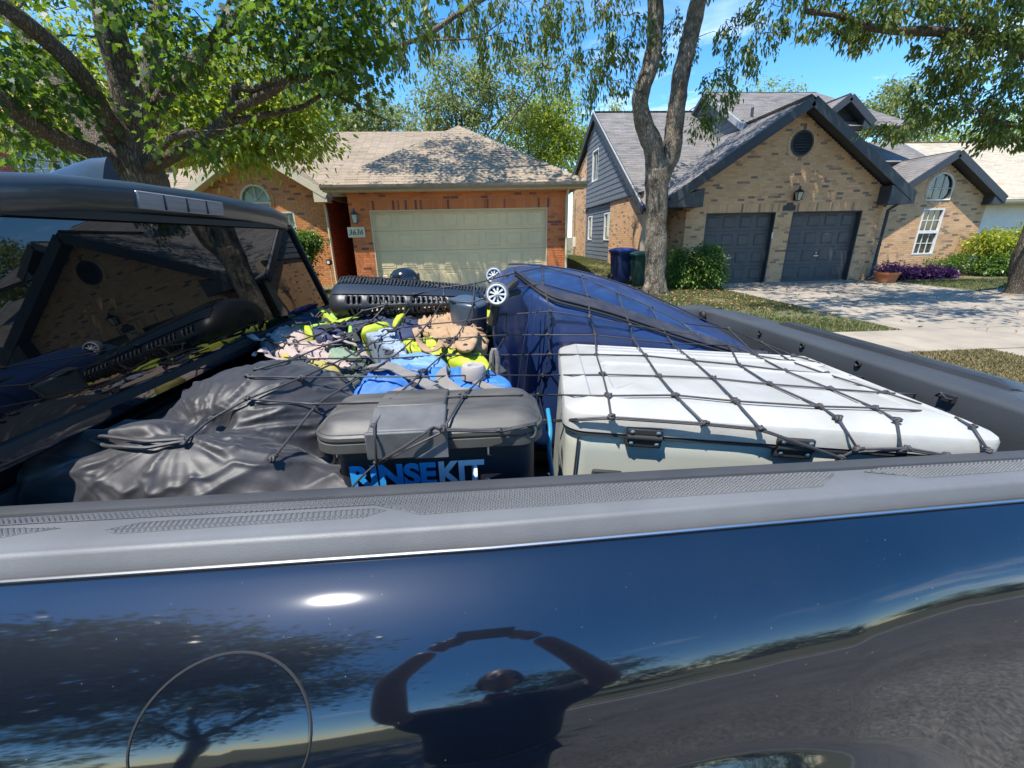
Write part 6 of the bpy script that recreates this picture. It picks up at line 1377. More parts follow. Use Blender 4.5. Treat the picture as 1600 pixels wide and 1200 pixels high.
# raised ribs pressed in the lid
for v_, u0_, u1_ in ((.30, .09, .70), (.42, .09, .70)):
    mb = MB(); pr_ = [(u0_, v_, .0570), (u0_+.02, v_+.012, .0645), (u1_-.02, v_+.012, .0645), (u1_, v_, .0570), (u1_-.01, v_+.03, .0575), (u0_+.01, v_+.03, .0575)]
    mb.add([CM @ V(*p) for p in pr_], [(0, 3, 2, 1), (1, 2, 4, 5), (0, 1, 5), (2, 3, 4)]); mb.build('lid_ridge', M_COOL, Cc, fixn=True)
o = loft_rr((.008, CL-.008, .008, CD-.008), .042, [(.004, -.40), (0, -.38), (0, -.040), (.0, -.012), (.004, -.005)], CM, 8).build('body', M_KHAK, Cc, smooth=True, ang=30); CARGO.append(o)
MB().tube([CM @ V(.03, .006, -.012), CM @ V(.028, .0065, -.12), CM @ V(.03, .0065, -.3)], .0022, 5).build('body_groove', M_RUB, Cc)
sp_ = rrect(.004, CL-.004, .004, CD-.004, .043, 8); MB().tube([CM @ V(p[0], p[1], -.003) for p in sp_+[sp_[0]]], .0032, 5).build('lid_seal', M_RUB, Cc, smooth=True)
CMi = CM.inverted()
def on_front(px, py, v=.004):  # point on the cooler's front face
    a, b = CMi @ CAM, CMi @ (CAM+ray(px, py)); t = (v-a.y)/(b.y-a.y); return a+(b-a)*t
for px_, py_ in ((1003, 697), (1234, 714)):
    h_ = on_front(px_, py_); u_ = h_.x; hm = MB()
    hm_ = lambda a, b: MB().hexa([CM @ V(*q_) for q_ in ((a[0], a[1], a[2]), (b[0], a[1], a[2]), (b[0], b[1], a[2]), (a[0], b[1], a[2]), (a[0], a[1], b[2]), (b[0], a[1], b[2]), (b[0], b[1], b[2]), (a[0], b[1], b[2]))])
    hg = hm_((u_-.032, -.007, .004), (u_+.032, .004, .018)).build('hinge', M_RUB, Cc, bevel=.003)
    hm_((u_-.032, -.005, -.020), (u_+.032, .009, -.004)).build('hinge_leaf', M_RUB, hg, bevel=.003)
    MB().tube([CM @ V(u_-.031, -.004, 0), CM @ V(u_+.031, -.004, 0)], .006, 10).build('hinge_pin', M_RUB, hg, smooth=True)
    for su in (-.023, .023):
        for sw_, yy in ((.011, -.0075), (-.012, -.0055)):
            MB().lathe([(.0042, -.001), (.0042, .001), (.002, .0022), (0, .0022)], CM @ V(u_+su, yy, sw_), 10, CM.to_3x3() @ Matrix.Rotation(R(90), 3, 'X')).build('screw', M_ALU, hg, smooth=True)
h_ = on_front(948, 742); MB().hexa([CM @ V(h_.x+a, b, h_.z+c_) for a, b, c_ in ((-.035, .001, -.05), (.028, .001, -.05), (.028, .009, -.05), (-.035, .009, -.05), (-.028, .001, .010), (.028, .001, .010), (.028, .009, .010), (-.028, .009, .010))]).build('corner_bracket', M_RUB, Cc, bevel=.004)
MB().lathe([(.0042, -.001), (.0042, .001), (.002, .0022), (0, .0022)], CM @ V(h_.x+.008, .0, h_.z-.0), 10, CM.to_3x3() @ Matrix.Rotation(R(90), 3, 'X')).build('screw', M_ALU, Cc, smooth=True)

# ---- navy rolling case leaning up behind the cooler
S_ = empty('suitcase', (.45, 1.5, 1.0), 'large dark blue wheeled hard case tilted up behind the cooler', 'suitcase')
xk = [.015, .03, .06, .10, .16, .22, .30, .40, .52, .66, .80, .92, 1.0]
zn = np.interp(xk, [.0, .05, .10, .16, .22, .4, .7, .95], [1.56, 1.635, 1.668, 1.622, 1.588, 1.535, 1.43, 1.355])
zfar = np.interp(xk, [0, .05, .12, .26, .4, .52, .68, .85, 1.0], [1.58, 1.635, 1.672, 1.674, 1.648, 1.612, 1.550, 1.465, 1.39])
vs = []; K_ = 14
for x, a, b in zip(xk, zn, zfar):
    e = .02 if x < .02 else 0; xl_ = x
    zb = 1.0
    yn = 1.285+.02*smooth(.05, .0, x)+.05*smooth(.06, .11, x)*(1-smooth(.14, .22, x)); yf_ = 1.86
    sec = [(yn+.03, zb), (yn+.012, zb+.12), (yn, a-.16), (yn+.002, a-.08), (yn+.006, a-.02), (yn+.02, a-.002), (yn+.05, a+.006), (lerp(yn, yf_, .35), lerp(a, b, .45)+.012), (lerp(yn, yf_, .7), lerp(a, b, .8)+.014), (yf_-.05, b+.002), (yf_-.02, b-.008), (yf_, b-.03), (yf_, b-.12), (yf_-.02, zb)]
    for y, z in sec: vs.append((xl_+ (.045*smooth(1.5, 1.2, z) if x < .1 else 0), y, z))
fs = [(a*K_+i, a*K_+(i+1) % K_, (a+1)*K_+(i+1) % K_, (a+1)*K_+i) for a in range(len(xk)-1) for i in range(K_)]+[tuple(range(K_)), tuple((len(xk)-1)*K_+i for i in reversed(range(K_)))]
o = MB().add(vs, fs).build('shell', M_NAVY, S_, smooth=True, fixn=True, sub=2); CARGO.append(o)
gd = lambda i, dz=0, dy=0: [Vector(vs[a*K_+i])+V(0, dy, dz) for a in range(3, len(xk))]
for i_, r_, dz_ in ((5, .0045, .006), (6, .003, .006)): MB().tube(catmull(gd(i_, dz_), 3), r_, 6).build('edge_piping', M_RUB, S_, smooth=True)
# broad dark zip band beside the ridge
a_, b_ = catmull(gd(6, .009), 3), catmull([Vector(vs[a*K_+6]).lerp(Vector(vs[a*K_+7]), .35)+V(0, 0, .012) for a in range(3, len(xk))], 3)
MB().add(a_+b_, [(i, i+1, len(a_)+i+1, len(a_)+i) for i in range(len(a_)-1)]).build('zip_band', pm('dark_zip_tape', (.02, .022, .035), (.05, .045, .05), scale=20, rough=.5), S_, smooth=True)
a_ = catmull([Vector(vs[a*K_+8])+V(0, 0, .007) for a in range(3, len(xk))], 3); MB().tube(a_, .003, 5).build('edge_piping', M_NAVD, S_, smooth=True)
for x_ in (.115, .135): # moulded ridges on the near face
    MB().tube(catmull([V(x_+.03, 1.288, 1.62), V(x_+.02, 1.282, 1.55), V(x_, 1.282, 1.45), V(x_-.02, 1.29, 1.3)], 4), .002, 6).build('moulded_ridge', M_NAVY, S_, smooth=True)
# dark corner fender by the wheels
MB().tube(catmull([V(.02, 1.28, 1.53), V(.035, 1.275, 1.59), V(.07, 1.285, 1.635), V(.10, 1.31, 1.655)], 4), [.012]*13, 8).build('corner_guard', M_RUB, S_, smooth=True)
def spoked(c, r):
    c = Vector(c); MX = Matrix.Rotation(R(90), 3, 'X') @ Matrix.Rotation(R(0), 3, 'Y'); MX = Matrix.Rotation(R(-8), 3, 'Z') @ Matrix.Rotation(R(82), 3, 'X')
    w = MB().lathe([(r*.72, -.012), (r*.97, -.013), (r*1.04, -.007), (r*1.04, .007), (r*.97, .0125), (r*.86, .0125), (r*.84, .008), (r*.72, .006)], c, 36, MX, cap=False).build('wheel', M_TYRG, S_, smooth=True, ang=40)
    MB().lathe([(r*.70, .006), (r*.86, .006), (r*.885, .0135), (r*.84, .0165), (r*.76, .0165), (r*.70, .012)], c, 36, MX, cap=False).build('rim', M_WHW, w, smooth=True, ang=40)
    MB().lathe([(0, .020), (r*.13, .019), (r*.2, .016), (r*.24, .008)], c, 20, MX, cap=False).build('hub', M_WHW, w, smooth=True)
    MB().lathe([(0, -.002), (r*.75, -.002)], c, 20, MX, cap=False).build('backing', M_RUB, w)
    for i in range(9):
        a = 2*math.pi*i/9; p0, p1 = V(r*.15*math.cos(a), r*.15*math.sin(a), .0135), V(r*.76*math.cos(a), r*.76*math.sin(a), .0125)
        t_ = V(-math.sin(a), math.cos(a), 0); w0_, w1_ = r*.05, r*.105
        vv = [p0-t_*w0_, p1-t_*w1_, p1+t_*w1_, p0+t_*w0_]; vv = vv+[q_-V(0, 0, .01) for q_ in vv]
        MB().add([c+MX @ q_ for q_ in vv], [(0, 1, 2, 3), (0, 4, 5, 1), (3, 2, 6, 7), (4, 7, 6, 5)]).build('spoke', M_WHW, w)
spoked(P(777, 460, y=1.255), .0335); spoked(P(772, 431, y=1.72), .033)
MB().tube([P(790, 462, y=1.29), P(812, 455, y=1.32)], .009, 8).build('axle_mount', M_RUB, S_, smooth=True); MB().tube([P(780, 431, y=1.735), P(815, 425, y=1.7)], .008, 8).build('axle_mount', M_RUB, S_, smooth=True)
MB().tube([P(777, 460, y=1.27), P(779, 446, y=1.5), P(774, 431, y=1.74)], .008, 8).build('axle', M_RUB, S_)

# ---- black slotted basket and the helmet behind it
Bk = empty('laundry_basket', (-.3, 1.7, 1.5), 'black slotted plastic basket lying on its side near the cab', 'basket')
NB, NA = 60, 64; vs = []
def bsk(t, b, off=0):
    x = lerp(-.575, .02, t); rz_ = .090*(1-.55*t**1.4); ry_ = .20*(1-.25*t); zc = 1.565-.012*t
    f_ = (1-(1-min(1, t/.12))**2)**.5 if t < .12 else 1; f_ = .30+.70*f_
    return (x, 1.72+(ry_*f_+off)*math.cos(b), zc+(rz_*f_+off)*math.sin(b))
for a in range(NA+1):
    for i in range(NB): vs.append(bsk(a/NA, 2*math.pi*i/NB))
fs = []
for a in range(NA):
    for i in range(NB):
        slot = a > 9 and (a % 2 == 0) and (i % 5 in (1, 2, 3)) and not (a % 16 == 0)
        if not slot: fs.append((a*NB+i, a*NB+(i+1) % NB, (a+1)*NB+(i+1) % NB, (a+1)*NB+i))
fs.append(tuple(range(NB)))
me_o = MB().add(vs, fs).build('basket_wall', M_PLAS, Bk, smooth=True, ang=60); CARGO.append(me_o)
sm = me_o.modifiers.new('t', 'SOLIDIFY'); sm.thickness = .004
vs2 = []
for i in range(25):
    t = lerp(.06, .96, i/24)
    for b_ in (R(128), R(140), R(152)): vs2.append(bsk(t, b_, .005))
MB().add(vs2, [(i*3+j, i*3+j+1, (i+1)*3+j+1, (i+1)*3+j) for i in range(24) for j in range(2)]).build('rim_band', pm('blue_black_plastic', (.012, .02, .032), rough=.42), Bk, smooth=True)
rb = MB()
for i in range(44):   # comb of short ribs along the top edge
    t = lerp(.08, .97, i/43); p0, p1, p2 = (Vector(bsk(t, R(q_), .004+.007*(q_ == 112))) for q_ in (95, 112, 126))
    rb.tube([p0, p1, p2], .0032, 4)
rb.build('rib', M_PLAS, Bk, kind='stuff')
tag(MB().lathe([(.058, 0), (.060, .012), (.055, .032), (.040, .048), (.020, .056), (0, .058)], P(632, 440, y=1.88), 28).build('helmet_shell', pm('gloss_black', (.012, .013, .015), rough=.16, coat=.5), smooth=True), 'glossy black domed lid poking up behind the slotted basket', 'helmet').name = 'helmet'
hl_ = [o for o in col.objects if o.name == 'helmet'][0]
MB().lathe([(.060, -.012), (.066, -.01), (.066, .004), (.058, .006)], P(632, 440, y=1.88), 28, cap=False).build('brim', M_PLAS, hl_, smooth=True)
MB().box(P(653, 432, y=1.88), (.012, .03, .03)).build('buckle', M_PLAS, hl_, bevel=.003)
# glossy grey-blue tray between basket and case
pts_ = [P(700, 468, y=1.45), P(722, 462, y=1.47), P(745, 465, y=1.45), P(762, 474, y=1.42), P(745, 480, y=1.36), P(718, 476, y=1.38)]
o, _ = soft('tray', None, .012, pm('slate_gloss', (.05, .075, .11), (.06, .085, .12), rough=.3), world=[p-V(0, 0, .0) for p in pts_], amp=.001, rings=6, drop=.15); tag(o, 'shiny slate blue tray between the basket and the white wheels', 'tray')

# ---- heap of clothes, life vest and bags
def z5(*a): return [(380+x/3, 380+y/3) for x, y in a]
def z4(*a): return [(400+x/6.154, 460+y/6.154) for x, y in a]
def z4b(*a): return [(600+x/6.154, 460+y/6.154) for x, y in a]
o, _ = soft('gap_filler', z5((60, 560), (150, 420), (330, 330), (600, 330), (900, 300), (1150, 330), (1170, 520), (1230, 680), (900, 720), (500, 740), (420, 700), (200, 600)), .01, pm('dark_grey_cloth', (.03, .035, .045), (.05, .05, .055), rough=.85), z0=1.385, sy=.06, amp=.02, freq=6, seed=3, rings=16, drop=.3); tag(o, 'added dark filler cloth under the gaps of the pile of clothes', 'cloth')  # dark filler mound added so the gaps in the pile look dark
LV = empty('life_vest', (-.55, 1.4, 1.5), 'navy life vest edged in lime green on the pile beside the cab window', 'life vest')
o, op = soft('panel', z4((185, 230), (215, 150), (290, 112), (400, 112), (560, 145), (690, 200), (770, 270), (600, 330), (400, 345), (270, 320)), .030, M_NAVD, LV, z0=1.475, sy=.02, y0=1.4, amp=.006, seed=1)
MB().tube([p+V(0, 0, .006) for p in op+[op[0]]], .013, 8).build('piping', M_LIMEG, o, smooth=True)
o, op = soft('panel', z4((540, 330), (700, 315), (880, 330), (930, 370), (880, 430), (700, 440), (560, 420)), .026, M_NAVD, LV, z0=1.475, sy=.05, amp=.004, seed=2)
o, _ = soft('strap', z4((880, 345), (930, 345), (935, 385), (885, 388)), .03, M_LIMEG, LV, z0=1.48, sy=.05, amp=.001, rings=5)
o, _ = soft('strap', z4((460, 330), (520, 330), (560, 400), (520, 410), (470, 370)), .024, M_YEL, LV, z0=1.48, sy=.05, amp=.002, rings=5)
o, _ = soft('strap', z4((590, 150), (660, 170), (740, 240), (830, 310), (800, 330), (700, 270), (620, 190)), .02, M_LIME, LV, z0=1.485, sy=.04, amp=.002, rings=6)
o, _ = soft('strap', z4((60, 390), (130, 340), (230, 315), (240, 340), (150, 380), (70, 420)), .018, M_LIMEG, LV, z0=1.465, sy=.04, amp=.002, rings=6)
for i in range(3):
    b_ = on_plane(*z4((540+i*25, 215))[0], 1.515); MB().tube([b_+V(0, 0, -.005), b_+V(.01*i, .03, .012), b_+V(.012, .07, 0)], .004, 6).build('buckle_cord', M_RUB, LV, smooth=True)
JK = empty('jacket', (-.25, 1.4, 1.5), 'navy jacket with bright yellow-green edges across the middle of the pile', 'jacket')
o, _ = soft('back', z4((740, 280), (960, 220), (1240, 190), (1420, 200), (1560, 250), (1600, 400), (1350, 420), (1200, 300), (950, 380), (800, 330)), .028, M_NAVD, JK, z0=1.462, sy=.06, amp=.010, seed=4)
o, _ = soft('stripe', z4((740, 290), (900, 235), (1100, 195), (1300, 188), (1430, 205), (1400, 225), (1200, 222), (1000, 245), (820, 300)), .024, M_LIME, JK, z0=1.476, sy=.06, amp=.004, rings=7)
o, _ = soft('stripe', z4((1000, 360), (1080, 320), (1260, 285), (1300, 310), (1200, 345), (1030, 375)), .024, M_YEL, JK, z0=1.478, sy=.06, amp=.004, rings=7)
o, _ = soft('stripe', z4((1310, 300), (1360, 230), (1440, 205), (1420, 250), (1360, 310)), .026, M_YEL, JK, z0=1.482, sy=.06, amp=.003, rings=6)
o, _ = soft('shirt', z4((1050, 395), (1140, 350), (1320, 345), (1380, 440), (1460, 590), (1380, 590), (1250, 530), (1130, 460)), .02, M_LBLU, z0=1.468, sy=.06, amp=.010, seed=6, freq=12); tag(o, 'pale blue-grey folded shirt in the middle of the pile under the net', 'shirt')
MB().slab([(-.02, -.006), (-.004, .004), (0, .02), (.005, .004), (.02, -.003), (.006, -.008), (0, -.02), (-.006, -.008)], on_plane(*z4((1190, 395))[0], 1.513), X, Y, Z, .001).build('printed_motif', M_NAVD, o)
PB = empty('canvas_bag', (-.5, 1.2, 1.45), 'pale pinkish canvas bag with loose straps beside the black sack', 'bag')
o, _ = soft('side', z4((25, 480), (110, 430), (230, 370), (310, 340), (440, 375), (520, 450), (430, 520), (380, 560), (430, 640), (300, 640), (120, 570)), .035, M_PINK, PB, z0=1.445, sy=.07, amp=.012, seed=8, freq=9, rings=16)
o, _ = soft('pocket', z4((380, 505), (560, 478), (720, 490), (760, 540), (660, 610), (840, 690), (860, 750), (700, 740), (520, 690), (430, 600)), .030, M_PINK, PB, z0=1.44, sy=.07, amp=.012, seed=9, freq=9, rings=14)
o, _ = soft('hem', z4((440, 700), (560, 680), (700, 700), (830, 740), (810, 780), (640, 770), (520, 740)), .022, M_OLIVE, PB, z0=1.445, sy=.07, amp=.006, seed=10, rings=8)
o, _ = soft('hem', z4((240, 610), (300, 600), (390, 630), (370, 660), (280, 655)), .02, M_OLIVE, PB, z0=1.455, sy=.07, amp=.006, seed=10, rings=6)
for a_ in (((60, 520), (140, 600), (250, 640), (380, 680)), ((640, 610), (760, 640), (860, 690), (900, 660)), ((960, 480), (1010, 500), (1020, 560), (1060, 600))):
    ribbon('strap', [on_plane(*z4(p)[0], 1.474, .07, 1.0) for p in a_], .011, M_PINK, PB)
o, _ = soft('towel', z4((700, 560), (850, 520), (930, 570), (1030, 610), (1000, 640), (850, 640), (690, 610)), .022, M_SAGE, z0=1.455, sy=.07, amp=.008, seed=11, rings=8); tag(o, 'small sage green towel tucked beside the pinkish canvas bag', 'towel')
o, _ = soft('towel', z4((360, 690), (440, 700), (560, 760), (680, 830), (760, 880), (730, 920), (640, 880), (520, 800), (400, 730)), .02, M_LIMEG, z0=1.44, sy=.07, amp=.006, seed=12, rings=8); tag(o, 'lime green towel edge wedged along the black sack', 'towel')
TB = empty('canvas_bag', (-.05, 1.35, 1.45), 'tan canvas bag with a snap flap lying against the dark blue case', 'bag')
o, _ = soft('body', z4b((230, 190), (400, 178), (600, 170), (820, 205), (990, 235), (1010, 330), (1000, 480), (930, 540), (760, 530), (600, 470), (470, 420), (300, 330)), .030, M_TANC, TB, z0=1.452, sy=.07, amp=.016, seed=14, freq=10, rings=16)
o, op = soft('flap', z4b((590, 300), (700, 300), (800, 320), (905, 350), (900, 440), (860, 500), (770, 528), (690, 500), (640, 420)), .010, M_TANC, TB, z0=1.492, sy=.06, amp=.008, seed=15, rings=9, drop=.02)
MB().lathe([(.0, .0), (.0062, 0), (.0062, .002), (.003, .004), (0, .004)], on_plane(*z4b((783, 488))[0], 1.513), 14).build('snap', M_RUB, TB, smooth=True)
o, _ = soft('strap', z4b((290, 330), (360, 330), (400, 430), (450, 500), (540, 480), (560, 420), (600, 440), (560, 540), (440, 560), (340, 490)), .016, M_TANC, TB, z0=1.488, sy=.06, amp=.004, seed=16, rings=6, drop=.02) if False else (None, None)
ribbon('strap', [on_plane(*z4b(p)[0], 1.496, .04, 1.1) for p in ((300, 330), (330, 420), (370, 500), (440, 545), (520, 510), (560, 440), (600, 400))], .010, M_TANC, TB)
o, _ = soft('side_pocket', z4b((560, 130), (640, 118), (720, 140), (820, 200), (700, 190), (580, 170)), .02, M_TANC, TB, z0=1.475, sy=.06, amp=.006, seed=17, rings=7)
o, _ = soft('rain_jacket', z4b((150, 480), (330, 430), (480, 440), (560, 540), (720, 560), (980, 620), (1010, 700), (1000, 760), (760, 710), (520, 620), (330, 580), (190, 550)), .024, M_YEL, z0=1.447, sy=.06, amp=.010, seed=18, freq=9, rings=12); tag(o, 'neon yellow rain jacket sleeve between the tan bag and the blue backpack', 'jacket')
o, _ = soft('glove', z4b((920, 190), (960, 150), (1010, 130), (1040, 170), (1030, 215), (960, 215)), .02, M_YEL, z0=1.49, sy=.05, amp=.005, seed=19, rings=7); tag(o, 'small neon yellow glove between the tan bag and the case', 'glove')
BP = empty('backpack', (-.08, 1.05, 1.45), 'bright blue backpack with grey webbing straps behind the lettered box', 'backpack')
o, _ = soft('body', z5((500, 742), (545, 690), (600, 615), (690, 575), (800, 560), (900, 590), (980, 660), (950, 715), (820, 730), (650, 742)), .040, M_BLUE, BP, z0=1.445, sy=.06, y0=1, amp=.016, seed=20, freq=11, rings=16)
o, _ = soft('pocket', z5((960, 590), (1060, 600), (1160, 625), (1240, 655), (1262, 690), (1150, 700), (1020, 695), (970, 650)), .030, M_BLUE, BP, z0=1.445, sy=.06, y0=1, amp=.010, seed=21, freq=11, rings=12)
o, _ = soft('top', z5((670, 570), (760, 535), (870, 532), (960, 575), (930, 600), (800, 590), (700, 595)), .026, pm('light_blue_fabric', (.14, .27, .48), (.11, .22, .42), rough=.6, bump=.3, bscale=40), BP, z0=1.47, sy=.06, amp=.006, seed=22, rings=9)
for a_, w_ in ((((590, 570), (680, 575), (760, 605), (840, 650), (900, 690)), .014), (((620, 590), (720, 590), (800, 620), (900, 665)), .009), (((930, 590), (935, 640), (990, 680), (1080, 700)), .015), (((1090, 650), (1180, 690), (1280, 705)), .010), (((700, 700), (760, 680), (830, 700), (900, 700)), .012)):
    ribbon('strap', [on_plane(*z5(p)[0], 1.488, .06, 1.0) for p in a_], w_, M_GREY, BP)
o, _ = soft('pouch', z5((480, 600), (540, 560), (590, 590), (560, 650), (500, 690), (470, 650)), .022, pm('dark_green_grey_fabric', (.06, .075, .06), (.1, .11, .09), rough=.8), z0=1.44, sy=.06, amp=.008, seed=23, rings=8); tag(o, 'dark grey-green pouch between the sack and the blue backpack', 'pouch')
# invented loose straps and buckles over the heap; black ones darken its folds
rs_ = random.Random(11)
M_BKS = pm('fold_darkening_webbing', (.015, .015, .017), (.03, .03, .03), scale=30, rough=.7, bump=.5, bscale=200, bdist=.001)
for own, m_, (x0_, x1_, y0_, y1_), cnt in ((LV, M_BKS, (440, 545, 485, 525), 9), (PB, M_PINK, (408, 540, 520, 590), 8), (PB, M_BKS, (405, 480, 520, 585), 5), (JK, M_BKS, (520, 640, 490, 560), 8), (BP, M_BKS, (560, 800, 570, 625), 7), (BP, M_GREY, (570, 700, 570, 620), 4), (TB, M_TANC, (640, 760, 490, 545), 5)):
    for i in range(cnt):
        a_, b_ = rs_.uniform(x0_, x1_), rs_.uniform(y0_, y1_); an = rs_.uniform(-.7, .7)+(3.14 if rs_.random() < .5 else 0); ln = rs_.uniform(18, 46); pp_ = []
        for k_ in range(4): pp_.append(on_plane(a_+ln*k_/3*math.cos(an+.5*math.sin(k_*1.7+i)), b_+ln*.4*k_/3*math.sin(an+.6*math.sin(k_*2.1+i)), 1.484+(.012 if own in (LV, JK, TB) else 0)+rs_.uniform(-.006, .01), .06, 1.05))
        ribbon('strap', pp_, rs_.choice((.003, .005, .008)), m_, own, t=.0025, twist=.9)
        if i % 3 == 0: MB().box(pp_[2]+V(0, 0, .004), (.022, .016, .006), rs_.uniform(0, 3)).build('buckle', M_RUB, own, bevel=.002)
cp = on_plane(*z4b((860, 725))[0], 1.482); tag(MB().lathe([(.0, .006), (.012, .006), (.014, .012), (.026, .012), (.030, .004), (.030, -.02), (0, -.02)], cp, 20).build('bottle_cap', pm('pale_grey_cap', (.42, .38, .35), rough=.5), smooth=True, ang=40), 'round pale grey bottle top beside the blue backpack', 'bottle top')
w_ = on_plane(*z4b((1065, 680))[0], 1.45); rg = tag(MB().tube([w_+V(.012*math.cos(a)*.7, .0, .045*math.sin(a)) for a in [i*.4488 for i in range(15)]], .007, 8).build('rubber_ring', M_GREY, smooth=True), 'dark oval rubber ring standing against the blue case', 'ring')

# ================================================================ cargo net, draped over the load
from mathutils.bvhtree import BVHTree
vs, fs = [], []
for o in CARGO:
    M = world_pts(o); n0 = len(vs); vs += [M @ v.co for v in o.data.vertices]; fs += [tuple(i+n0 for i in p.vertices) for p in o.data.polygons]
bvh = BVHTree.FromPolygons(vs, fs)
def surf_t(px, py, gap=.012):
    d = ray(px, py).normalized(); h = bvh.ray_cast(CAM, d)
    return (h[3]-gap if h[0] and h[0].y < 2.1 else None), d
def z6(*a): return [(740+x/3, 380+y/3) for x, y in a]
def z7(*a): return [(1080+x/3, 420+y/3) for x, y in a]
NET = empty('cargo_net', (.2, 1.0, 1.4), 'black knotted elastic cargo net stretched over the whole load', 'cargo net')
KN = {}
def key(p): return (round(p[0]/3.5), round(p[1]/3.5))
def node_t(p, yf=None):
    for a in (-1, 0, 1):
        for b in (-1, 0, 1):
            k_ = (key(p)[0]+a, key(p)[1]+b)
            if k_ in KN: return KN[k_]
    t, d = surf_t(*p)
    if yf is not None or t is None:
        yy = yf if yf is not None else 1.6; tt = (P(p[0], p[1], y=yy)-CAM).length; t = tt if t is None else min(t, tt)
    KN[key(p)] = t; return t
NODES = {}
def cord(pts, r=.0022, knots=True, yf=None, tight=False):
    ts = [node_t(p, yf[i] if isinstance(yf, (list, tuple)) else yf) for i, p in enumerate(pts)]; out = []
    for i in range(len(pts)-1):
        a, b = pts[i], pts[i+1]; nseg = 8; seg = []
        for s in range(nseg):
            u_ = s/nseg; px, py = lerp(a[0], b[0], u_), lerp(a[1], b[1], u_)
            tl = 1/lerp(1/ts[i], 1/ts[i+1], u_); tsf, d = surf_t(px, py, .007)
            if tsf is not None and tsf < tl and s: tl = max(tsf, tl-.7)
            seg.append(CAM+d*tl)
        out += seg
    out.append(CAM+ray(*pts[-1]).normalized()*ts[-1])
    dd_ = [(p-CAM).length for p in out]; dd_ = [min(dd_[max(0, i-1):i+2]) for i in range(len(out))]; sm = [CAM+(p-CAM).normalized()*(dd_[i]*.7+(p-CAM).length*.3) for i, p in enumerate(out)]; sm = [sm[0]]+[(sm[i-1]+sm[i]*2+sm[i+1])/4 for i in range(1, len(sm)-1)]+[sm[-1]]
    MB().tube(sm, r, 6).build('cord', M_CORD, NET, smooth=True)
    if knots:
        for p, t in zip(pts, ts): NODES[key(p)] = CAM+ray(*p).normalized()*(t-.001)
R2 = z5((440, 395), (600, 365), (710, 400), (865, 380), (1045, 365), (1235, 335), (1440, 320))+z6((545, 345), (735, 385), (890, 408), (1050, 432), (1200, 478))
R1 = z5((560, 318), (670, 290), (800, 280), (940, 265), (1078, 280), (1235, 215), (1405, 190))+z6((535, 245), (700, 310), (890, 408), (1050, 432))
R0 = z5((800, 240), (940, 207), (1085, 190), (1235, 150), (1405, 112))+z6((505, 155), (680, 235), (830, 300), (980, 375))+z7((175, 280), (330, 345), (480, 408), (640, 440), (850, 472))
R3 = z5((200, 470), (380, 480), (610, 465), (800, 450), (995, 445), (1230, 430), (1430, 430))+z6((570, 430), (748, 450), (930, 470), (1200, 478))+z7((303, 405), (470, 435), (665, 460), (850, 472))
R4 = z5((60, 592), (230, 545), (475, 540), (695, 540), (932, 525), (1178, 525), (1437, 521))+z6((575, 522), (805, 527), (1028, 550), (1245, 570))+z7((440, 477), (635, 493), (880, 515), (1050, 560))
R5 = z5((20, 625), (275, 630), (550, 625), (820, 625), (1135, 618), (1405, 620))+z6((605, 615), (868, 622), (1122, 632), (1387, 660))+z7((652, 562), (915, 582), (1183, 592))
R6 = z5((20, 730), (345, 755), (690, 740), (1030, 715), (1385, 710))+z6((630, 715), (945, 712), (1228, 740))+z7((603, 645), (862, 652), (1195, 672), (1400, 692))
R7 = z5((935, 872), (1200, 878), (1415, 832))+z6((645, 815), (1082, 845), (1345, 870))+z7((700, 885))
for row, yf in ((R0, None), (R1, None), (R2, None), (R3, None), (R4, None), (R5, None), (R6, None), (R7, None)): cord(row, yf=yf)
cord([(x, y+2.2) for x, y in R7[:-1]]+[(1312, 716)], knots=False)
cord(z7((700, 885), (780, 845), (1015, 842), (1200, 875), (1330, 900)), .0025)
cord(z7((700, 888), (790, 857), (1015, 851), (1200, 880)), .0021, knots=False)
D = [z5((560, 318), (440, 395), (200, 480), (30, 560)), z5((670, 290), (600, 365), (480, 450), (380, 480), (230, 545), (60, 592)), z5((800, 280), (710, 400), (610, 465), (475, 540), (275, 630), (20, 730))+[(330, 655), (287, 691)],
     z5((940, 207), (940, 265), (865, 380), (800, 450), (695, 540), (550, 625), (345, 755), (140, 1010)), z5((1085, 190), (1078, 280), (1045, 365), (995, 445), (932, 525), (820, 625), (690, 740), (612, 860), (625, 1030)),
     z5((1235, 335), (1230, 430), (1178, 525), (1135, 618), (1030, 715), (945, 858)),
     z5((1405, 112), (1405, 190), (1440, 320), (1430, 430), (1437, 521), (1405, 620), (1385, 710), (1415, 832)),
     z6((505, 155), (535, 245), (545, 345), (570, 430), (575, 522), (605, 615), (630, 715), (645, 815)),
     z6((680, 235), (700, 310), (735, 385), (748, 450), (805, 527), (868, 622), (945, 712), (1082, 845)),
     z6((830, 300), (890, 408), (930, 470), (1028, 550), (1122, 632), (1228, 740), (1345, 870)),
     z6((980, 375), (1050, 432), (1200, 478), (1245, 570))[:3]+z7((225, 450), (367, 540), (603, 645), (690, 700), (780, 845)),
     z7((175, 280), (303, 405), (440, 477), (652, 562), (862, 652), (965, 710), (985, 850)),
     z7((330, 345), (470, 435), (635, 493), (915, 582), (1195, 672), (1320, 740), (1390, 850)),
     z7((480, 408), (665, 460), (880, 515), (1130, 580))]
for d_ in D: cord(d_)
cord(z5((625, 1030), (760, 950), (890, 862), (940, 872)), .0021, knots=False); cord(z5((625, 1040), (800, 950), (945, 880)), .0021, knots=False); cord(z5((625, 1032), (560, 1090), (505, 1150)), .0021, knots=False)
cord([(284, 690), (230, 700), (165, 697), (140, 686), (160, 681), (230, 690), (288, 686)], .0035, knots=False)
